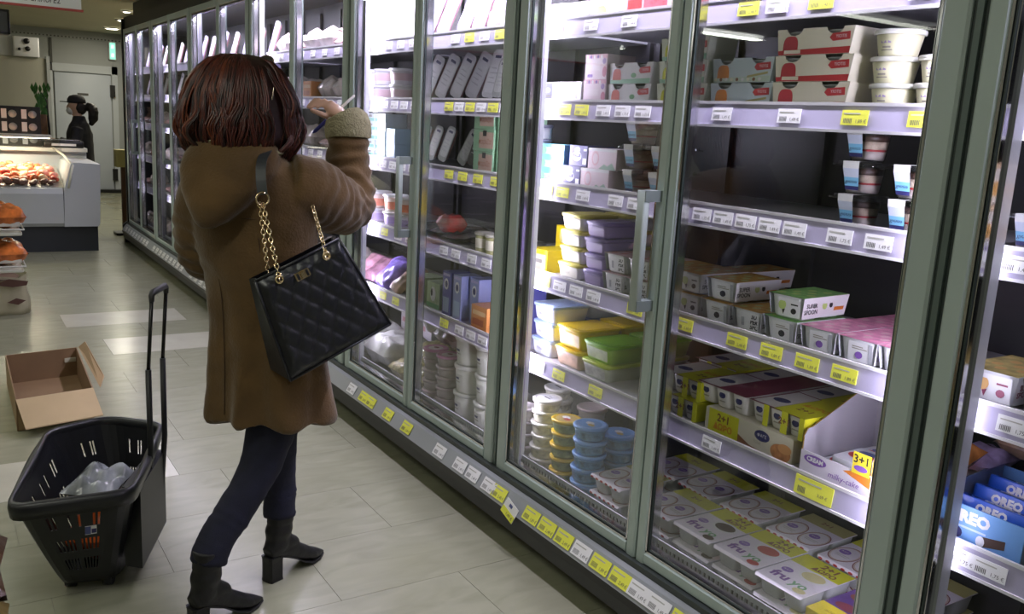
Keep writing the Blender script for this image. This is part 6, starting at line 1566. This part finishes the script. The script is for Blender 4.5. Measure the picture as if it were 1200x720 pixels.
# seams
def seam(pts, name='seam'):
    q = MB(); p, r = spline([(*v, .0016) for v in pts], 6); q.tube(p, .0016, mat('seam_dark',(0.05,0.025,0.010),0.9), 6); part(q, name, ct_)
def surf(z, ang):                                      # point on the lofted coat
    for i in range(len(coat)-1):
        z0, z1 = coat[i][0][2], coat[i+1][0][2]
        if z0 <= z <= z1:
            t = (z-z0)/(z1-z0); c = Vector(coat[i][0]).lerp(Vector(coat[i+1][0]), t); a = coat[i][1]*(1-t)+coat[i+1][1]*t; bb = coat[i][2]*(1-t)+coat[i+1][2]*t
            return c+RGT*(a*math.cos(ang))+FWD*(bb*math.sin(ang))
for ang in (-1.15, -2.0): seam([surf(z, ang)*1.0 for z in (.63,.75,.88,1.0,1.10,1.18)])
seam([surf(1.235, a)+Vector((0,0,0)) for a in (-.55,-.9,-1.25,-1.6)])

# jeans with stacked folds
b = MB()
def jleg(pts):
    p, r = spline(pts, 7); rr_ = []
    for i, (v, x) in enumerate(zip(p, r)):
        rr_.append(x*(1+.012*math.sin(i*1.9)+(.06*math.sin(i*2.7) if v.z < .32 else 0)))
    b.tube(p, rr_, m_jean, 20)
jleg([(.858,2.630,.84,.098),(.848,2.640,.70,.088),(.832,2.640,.58,.078),(.808,2.632,.49,.068),(.768,2.614,.415,.061),(.708,2.586,.345,.057),(.652,2.558,.285,.055),(.618,2.540,.240,.054),(.606,2.533,.205,.052)])
jleg([(.800,2.730,.84,.098),(.835,2.715,.70,.088),(.862,2.705,.58,.072),(.880,2.722,.48,.060),(.888,2.738,.40,.055),(.893,2.745,.33,.052),(.893,2.744,.27,.052),(.892,2.742,.215,.053)])
b.loft([ering((.83,2.68,z), a, c) for z, a, c in ((.72,.14,.10),(.80,.165,.12),(.90,.155,.11),(.96,.14,.10))], m_jean)
jm = remesh(b, .008, 3, lambda p: .004*mnoise.noise(p*18)); rel(jm); jm.materials.clear(); jm.materials.append(m_jean); obj('jeans', jm, wo)

# ankle boots with block heels (local: x along the foot, toe at +x)
b = MB()
b.tube([(.058,0,.255),(.054,0,.20),(.045,0,.14),(.036,0,.10)], [(.045,.046),(.043,.045),(.040,.043),(.034,.036)], m_boot, 20)
b.tube([(.000,0,.100),(.03,0,.104),(.065,0,.098),(.105,0,.078),(.15,0,.050),(.195,0,.029),(.225,0,.019),(.255,0,.012)], [(.024,.022),(.035,.030),(.036,.034),(.035,.033),(.036,.028),(.033,.021),(.022,.016),(.006,.007)], m_boot, 18)
b.tube([(.045,0,.17),(.075,0,.125),(.11,0,.09)], [(.036,.034),(.034,.032),(.030,.028)], m_boot, 16)
bm = remesh(b, .005, 4, lambda p: .0018*mnoise.noise(p*26)+(.0022*math.sin(p.z*120) if .10 < p.z < .2 else 0)); bm.materials.clear(); bm.materials.append(m_boot)
hl = MB(); hl.loft([[(x*s+.024, y*s, z) for x, y in ((-.026,-.026),(.020,-.027),(.024,-.02),(.024,.02),(.020,.027),(-.026,.026),(-.031,.015),(-.031,-.015))] for z, s in ((.0,1.0),(.012,.96),(.07,.96),(.088,1.04))], m_boot, False)
hlm = hl.mesh('heel')
sl = MB(); so = [(.03,.0,.085,.030),(.09,.0,.058,.030),(.14,0,.022,.033),(.18,0,.005,.036),(.22,0,.003,.026),(.253,0,.004,.006)]
rg = []
for (x, y, z, w_) in so: rg.append([(x,-w_,z),(x,w_,z),(x,w_*.96,z+.006),(x,-w_*.96,z+.006)])
sl.loft(rg, mat('boot_sole',(0.01,0.01,0.01),0.6), False); slm = sl.mesh('sole')
for (x, y, a) in ((.552,2.508,.36), (.842,2.714,.42)):
    o = obj('boot', bm, wo, Vector((x,y,0))-WR, (0,0,a)); obj('heel', hlm, o); obj('sole', slm, o)

# hair: dark auburn wavy bob
m_h = [mat('hair_dark',(0.020,0.006,0.006),0.42,spec=.5), mat('hair_auburn',(0.070,0.013,0.009),0.38,spec=.6), mat('hair_copper_lit',(0.150,0.034,0.013),0.36,spec=.6)]
HX = Vector((.760,2.708,0))
prof = [(1.698,.010),(1.694,.052),(1.680,.088),(1.655,.117),(1.62,.138),(1.58,.152),(1.535,.162),(1.49,.168),(1.455,.163),(1.43,.150),(1.405,.130)]
def hair_r(z):
    for (z1, r1), (z0, r0) in zip(prof, prof[1:]):
        if z0 <= z <= z1: t = (z-z0)/(z1-z0); return r0*(1-t)+r1*t
    return prof[-1][1]
b = MB(); rg = []
VR, VF = Vector((.96,-.28,0)), Vector((.28,.96,0))
for (z, r) in prof[::-1]:
    ring = []
    for k in range(40):
        t = 2*PI*k/40; rr_ = r*(1+.05*mnoise.noise(Vector((math.cos(t)*3,math.sin(t)*3,z*9))))*.965
        ring.append(HX+VR*(rr_*math.cos(t))+VF*(rr_*.86*math.sin(t))+Vector((0,0,z)))
    rg.append(ring)
b.loft(rg, m_h[0])
rs3 = random.Random(5)
for lock in range(120):
    th0 = rs3.uniform(0, 2*PI); ph = rs3.uniform(0,6); fr_ = rs3.uniform(30,52); am = rs3.uniform(.004,.013)
    zt0 = rs3.uniform(1.64,1.697) if rs3.random() < .65 else rs3.uniform(1.50,1.64)
    right = math.cos(th0)
    ze0 = rs3.uniform(1.375,1.445)-(.022 if right > .45 else 0)+(.03 if right < -.5 else 0); tw = rs3.uniform(-.35,.35); of0 = rs3.uniform(-.002,.012)
    mix = rs3.random()
    for q_ in range(11):
        th = th0+rs3.gauss(0,.055); zt = min(1.697, zt0+rs3.uniform(-.02,.02)); ze = ze0+rs3.uniform(-.02,.02); off = of0+rs3.uniform(-.004,.004)
        L = 15; pts = []
        for i in range(L):
            t = i/(L-1); z = zt+(ze-zt)*t; k_ = min(1, t*1.6)
            a = th+tw*t+am*5.5*math.sin(fr_*z+ph)*k_
            r = hair_r(z)+off*k_+am*.9*math.cos(fr_*z*1.1+ph)*k_+(.010 if lock % 9 == 0 else 0)*t*t
            pts.append(HX+VR*(r*math.cos(a))+VF*(r*.86*math.sin(a))+Vector((0,0,z)))
        mm = m_h[2] if rs3.random() < (.10+.34*max(0,-right))*(.4+1.2*mix) else (m_h[1] if rs3.random() < .62 else m_h[0])  # extra copper strands on the left paint in the light falling there
        b.tube(pts, [.0010]+[.0030]*(L-5)+[.0028,.0024,.0016,.0005], mm, 4, True, caps=False)
part(b, 'hair', wo)

# sunglasses pushed up on the head
sgl = thing('sunglasses', 'thin metal sunglasses pushed up on the auburn hair', 'sunglasses', None, (.792,2.700,1.652), (.30,0,-PI/4))
gm = mat('thin_gold', (0.55,0.45,0.35), 0.25, 1.0)
for s in (-1,1):
    MB().tube([(s*.032+.026*math.cos(2*PI*k/20), .03+.012*math.sin(2*PI*k/20), .018+.018*math.sin(2*PI*k/20)) for k in range(20)], .0018, gm, 6, closed=True).build('lens_rim', sgl)
    MB().tube([(s*.058,.03,.02),(s*.085,-.02,-.005),(s*.105,-.10,-.055)], .0022, gm, 6).build('temple', sgl)
    MB().add([(s*.032+.025*math.cos(2*PI*k/20), .03+.011*math.sin(2*PI*k/20), .018+.017*math.sin(2*PI*k/20)) for k in range(20)], [tuple(range(20))], mat('lens_tint',(0.06,0.05,0.05),0.1)).build('lens', sgl)
MB().tube([(-.008,.03,.02),(0,.032,.026),(.008,.03,.02)], .0018, gm, 6).build('bridge', sgl)

# pen in the hand
p0, p1 = Vector((1.046,2.885,1.476)), Vector((1.190,2.885,1.606))
pn = thing('pen', 'white pen with a blue end held in the raised hand', 'pen', None, p0)
d = p1-p0
MB().tube([d*.36, d*.98, d], [.0052,.0050,.003], mat('pen_white',(0.85,0.85,0.85),0.25), 12).build('barrel', pn)
MB().tube([Vector((0,0,0)), d*.05, d*.36], [.002,.0062,.0066], mat('pen_blue',(0.03,0.03,0.28),0.3), 12).build('cap', pn)
cl_ = MB(); cl_.tube([d*.34+Vector((.004,-.008,.004)), d*.10+Vector((.004,-.009,.004))], .0018, mat('pen_blue',(0.03,0.03,0.28),0.3), 6); cl_.build('clip', pn)

# ------------------------------------------------------------------ handbag
m_bag = mat('black_quilted_leather', (0.014,0.015,0.019), 0.34, bump=.06, bscale=150); m_gold = mat('pale_gold', (0.75,0.60,0.36), 0.22, 1.0)
U, V_, Nn = Vector((.906,0,.423)), Vector((-.420,.06,.905)), Vector((.06,-.998,.03))
B0 = Vector((.952,2.372,.868)); DB = .150
bg = thing('handbag', 'black quilted leather handbag with gold chain, hanging from the shoulder', 'handbag', None, (.90,2.46,.80))
BO = Vector((.90,2.46,.80))
def bp(u, v, dpt): return B0+U*u+V_*v-Nn*dpt-BO
HB = .30
def hw(v): return .168+(.132-.168)*v/HB
def depth(v): return DB*(1-.70*v/HB)
nu, nv = 56, 48; b = MB()
def quilt(u, v):
    s = .055; a = (u*1.0+v*.72)/s; c = (u*1.0-v*.72)/s
    fa, fc = abs((a % 1)-.5)*2, abs((c % 1)-.5)*2
    return .0065*(1-fa**6)*(1-fc**6)
vs = []
for j in range(nv+1):
    for i in range(nu+1):
        v = HB*j/nv; u = hw(v)*(2*i/nu-1); e = min(1, min(i, nu-i)/4, min(j, nv-j)/4)
        vs.append(bp(u, v, -.014*e-quilt(u, v)*e))
b.add(vs, [(j*(nu+1)+i, j*(nu+1)+i+1, (j+1)*(nu+1)+i+1, (j+1)*(nu+1)+i) for j in range(nv) for i in range(nu)], m_bag, True); b.build('front_panel', bg)
b = MB(); vs = []
for j in range(nv+1):
    for i in range(nu+1):
        v = HB*j/nv; u = hw(v)*(2*i/nu-1); e = min(1, min(i, nu-i)/4, min(j, nv-j)/4); vs.append(bp(u, v, depth(v)+.008*e))
b.add(vs, [((j+1)*(nu+1)+i, (j+1)*(nu+1)+i+1, j*(nu+1)+i+1, j*(nu+1)+i) for j in range(nv) for i in range(nu)], m_bag, True); b.build('back_panel', bg)
for s in (-1,1):
    b = MB(); rg = []
    for j in range(13):
        v = HB*j/12; rg.append([bp(s*(hw(v)-.012*math.sin(PI*k/6)*(v/HB)), v, depth(v)*k/6) for k in range(7)])
    vs = [p for r_ in rg for p in r_]; b.add(vs, [(j*7+k, j*7+k+1, (j+1)*7+k+1, (j+1)*7+k) for j in range(12) for k in range(6)], m_bag, True); b.build('gusset', bg)
b = MB(); b.add([bp(-hw(0),0,0),bp(hw(0),0,0),bp(hw(0),0,DB),bp(-hw(0),0,DB)], [(0,3,2,1)], m_bag); b.build('base', bg)
b = MB(); b.add([bp(-hw(HB),HB,0),bp(hw(HB),HB,0),bp(hw(HB)*.98,HB-.015,depth(HB)),bp(-hw(HB)*.98,HB-.015,depth(HB))], [(0,1,2,3)], m_bag); b.build('top', bg)
for (pts, nm) in (([bp(-hw(v),v,-.002) for v in (0,.1,.2,.3)],'piping'),([bp(hw(v),v,-.002) for v in (0,.1,.2,.3)],'piping'),([bp(-.168,0,-.002),bp(.168,0,-.002)],'piping'),([bp(-.132,HB,-.002),bp(0,HB,-.006),bp(.132,HB,-.002)],'piping')):
    q = MB(); q.tube(pts, .0042, m_bag, 8); q.build(nm, bg)
# turn-lock clasp
q = MB(); Mx = Matrix((U.normalized(), V_.normalized(), Nn.normalized())).transposed().to_4x4(); Mx.translation = bp(-.012, HB-.038, -.020)
q.rbox(-.022,.022,-.012,.012,0,.003,.004,m_gold,Mx); q.rbox(-.006,.006,-.010,.010,.003,.009,.003,m_gold,Mx)
for x in (-.014,.014): q.rbox(x-.003,x+.003,-.009,.009,.003,.006,.002,m_bag,Mx)
q.build('clasp', bg)
def ring_at(c, R_, r_, nrm, name='ring', n=18):
    nrm = Vector(nrm).normalized(); a = nrm.orthogonal().normalized(); bb = nrm.cross(a)
    q = MB(); q.tube([Vector(c)-BO+a*(R_*math.cos(2*PI*k/n))+bb*(R_*math.sin(2*PI*k/n)) for k in range(n)], r_, m_gold, 8, closed=True); return q.build(name, bg)
e1 = bp(-.075, HB-.020, -.022)+BO; e2 = bp(.072, HB-.022, -.022)+BO; e3 = bp(-.075, HB-.01, depth(HB)+.006)+BO
for e in (e1, e2): ring_at(e, .010, .0035, Nn, 'eyelet')
RG = Vector((.752,2.468,1.300)); ring_at(RG, .018, .003, Nn, 'ring')
link = MB(); link.tube([(.0085*math.cos(2*PI*k/12), .0055*math.sin(2*PI*k/12), 0) for k in range(12)], .0019, m_gold, 6, closed=True); link_me = link.mesh('chain_link')
def chain(p, q_, sag=0.0):
    p, q_ = Vector(p), Vector(q_); L = (q_-p).length; n = int(L/.0125)
    for k in range(n+1):
        t = k/n; c = p.lerp(q_, t)+Vector((0,0,-sag*4*t*(1-t)))
        rot = (q_-p).to_track_quat('X','Z'); o = obj('chain_link', link_me, bg, c-BO); o.rotation_mode = 'QUATERNION'
        from mathutils import Quaternion
        o.rotation_quaternion = rot @ Quaternion((1,0,0), (k % 2)*PI/2+.4)
chain(RG+Vector((.002,0,-.018)), e1); chain(RG+Vector((-.004,.01,-.018)), e3)
chain(e2, (.90,2.475,1.275))
def strap(pts, w_=.014):
    q = MB(); p, _ = spline([(*v,1) for v in pts], 5); vs = []
    for i, v in enumerate(p):
        tg_ = (p[min(i+1,len(p)-1)]-p[max(i-1,0)]).normalized(); sd = tg_.cross(Vector((.25,.9,.25))).normalized() if False else Vector((.93,-.30,.1))
        nn = tg_.cross(sd).normalized()
        for (a_, c_) in ((-1,0),(1,0),(1,1),(-1,1)): vs.append(v+sd*(w_*a_)+nn*(.004*c_)-BO)
    q.add(vs, [(i*4+k, i*4+(k+1) % 4, (i+1)*4+(k+1) % 4, (i+1)*4+k) for i in range(len(p)-1) for k in range(4)]+[(3,2,1,0),tuple(len(vs)-4+k for k in range(4))], mat('strap_leather',(0.022,0.026,0.030),0.45)); return q.build('strap', bg)
strap([(.752,2.468,1.312),(.752,2.484,1.36),(.765,2.515,1.405),(.800,2.570,1.432),(.845,2.63,1.438),(.90,2.70,1.40),(.925,2.745,1.33)])

# ------------------------------------------------------------------ counter worker
m_uni = mat('black_uniform', (0.012,0.012,0.015), 0.75, bump=.2, bscale=30)
CW = Vector((1.42,11.75,0)); cr, cf = Vector((.25,.97,0)), Vector((-.97,.25,0))   # faces the left wall
b = MB()
hc = CW+Vector((-.02,0,1.47))
ellipsoid(b, hc, .072, .092, .115, m_skin, cr, cf); ellipsoid(b, hc+cf*.055+Vector((0,0,-.05)), .045, .04, .05, m_skin, cr, cf)
b.tube([hc+cf*.088+Vector((0,0,.015)), hc+cf*.104+Vector((0,0,-.02)), hc+cf*.085+Vector((0,0,-.032))], [.009,.014,.008], m_skin, 8)
b.tube([CW+Vector((0,0,1.25)), hc+Vector((0,0,-.06))], [.055,.05], m_skin, 12)
b.loft([ering(CW+Vector((0,0,z)), a, c, 20, cr, cf) for z, a, c in ((.80,.13,.10),(1.0,.13,.10),(1.2,.15,.10),(1.28,.10,.07))], m_skin)
for s in (-1,1):
    limb(b, [tuple(CW+cr*s*.14+Vector((0,0,1.20)))+(.035,), tuple(CW+cr*s*.20+cf*.06+Vector((0,0,1.02)))+(.034,), tuple(CW+cr*s*.14+cf*.27+Vector((0,0,1.06)))+(.03,)], m_skin)
    hcn = CW+cr*s*.13+cf*.31+Vector((0,0,1.07)); b.tube([CW+cr*s*.14+cf*.26+Vector((0,0,1.06)), hcn, hcn+cf*.03], [(.026,.02),(.034,.018),(.03,.014)], m_skin, 10)
    for o_ in (-.025,-.008,.009,.026): finger(b, hcn+cf*.03+cr*o_, cf+Vector((0,0,-.2)), cf*.5+Vector((0,0,-.8)), .065, .009, m_skin)
    finger(b, hcn+cr*(-s)*.03, cf*.6+cr*(-s)*.5, cf+cr*(-s)*.1, .055, .0095, m_skin)
    limb(b, [tuple(CW+cr*s*.09+Vector((0,0,.86)))+(.08,), tuple(CW+cr*s*.09+Vector((0,0,.45)))+(.05,), tuple(CW+cr*s*.09+Vector((0,0,.05)))+(.04,)], m_skin)
    ellipsoid(b, CW+cr*s*.09+cf*.06+Vector((0,0,.035)), .045, .12, .033, m_skin, cr, cf)
bm2 = remesh(b, .008, 2); bm2.transform(Matrix.Translation(-CW)); bm2.materials.clear(); bm2.materials.append(m_skin)
wk = obj('person', bm2, None, CW, (0,0,0), 'person in a black cap, face mask and black uniform behind the meat counter', 'person')
b = MB(); b.loft([ering(CW+Vector((0,0,z)), a, c, 24, cr, cf) for z, a, c in ((.62,.21,.16),(.80,.20,.15),(1.0,.19,.145),(1.16,.20,.14),(1.25,.18,.11),(1.30,.10,.08),(1.36,.065,.065))], m_uni)
for s in (-1,1): limb(b, [tuple(CW+cr*s*.15+Vector((0,0,1.22)))+(.07,), tuple(CW+cr*s*.21+cf*.05+Vector((0,0,1.02)))+(.065,), tuple(CW+cr*s*.15+cf*.24+Vector((0,0,1.055)))+(.05,)], m_uni)
u2 = remesh(b, .01, 4, lambda p: .004*mnoise.noise(p*12)); u2.transform(Matrix.Translation(-CW)); u2.materials.clear(); u2.materials.append(m_uni); obj('uniform', u2, wk)
b = MB()
for s in (-1,1): limb(b, [tuple(CW+cr*s*.09+Vector((0,0,.88)))+(.10,), tuple(CW+cr*s*.09+Vector((0,0,.45)))+(.075,), tuple(CW+cr*s*.09+Vector((0,0,.07)))+(.065,)], m_uni)
u3 = remesh(b, .012, 2); u3.transform(Matrix.Translation(-CW)); u3.materials.clear(); u3.materials.append(m_uni); obj('trousers', u3, wk)
b = MB(); b.loft([ering(hc+Vector((0,0,z)), a, c, 20, cr, cf) for z, a, c in ((.035,.082,.102),(.08,.08,.098),(.115,.06,.075),(.132,.02,.025))], m_uni)
b.loft([[hc+cf*x+cr*y+Vector((0,0,z+dz)) for (x, y) in ((.07,-.07),(.14,-.06),(.175,-.02),(.175,.02),(.14,.06),(.07,.07))] for z, dz in ((.040,0),(.050,0))], m_uni, False); me = b.mesh('cap'); me.transform(Matrix.Translation(-CW)); obj('cap', me, wk)
b = MB(); ellipsoid(b, hc+cf*.062+Vector((0,0,-.052)), .056, .052, .050, mat('white_mask',(0.70,0.70,0.68),0.7), cr, cf); me = b.mesh('face_mask'); me.transform(Matrix.Translation(-CW)); obj('face_mask', me, wk)
b = MB(); ellipsoid(b, hc-cf*.035+Vector((0,0,-.01)), .080, .078, .085, m_h[0], cr, cf); limb(b, [tuple(hc-cf*.10+Vector((0,0,.02)))+(.035,), tuple(hc-cf*.17+Vector((0,0,-.03)))+(.06,), tuple(hc-cf*.17+Vector((0,0,-.13)))+(.055,), tuple(hc-cf*.14+Vector((0,0,-.21)))+(.02,)], m_h[0]); me = remesh(b, .008, 2, lambda p: .008*mnoise.noise(p*25)); me.transform(Matrix.Translation(-CW)); me.materials.clear(); me.materials.append(mat('worker_hair',(0.012,0.009,0.008),0.5)); obj('hair', me, wk)
q = MB(); q.rbox(-.03,.03,-.003,.003,-.035,.035,.004,m_paper); bt = q.build('name_badge', wk, loc=tuple(cf*.02-cr*.165+Vector((0,0,1.12))-Vector((0,0,0))))
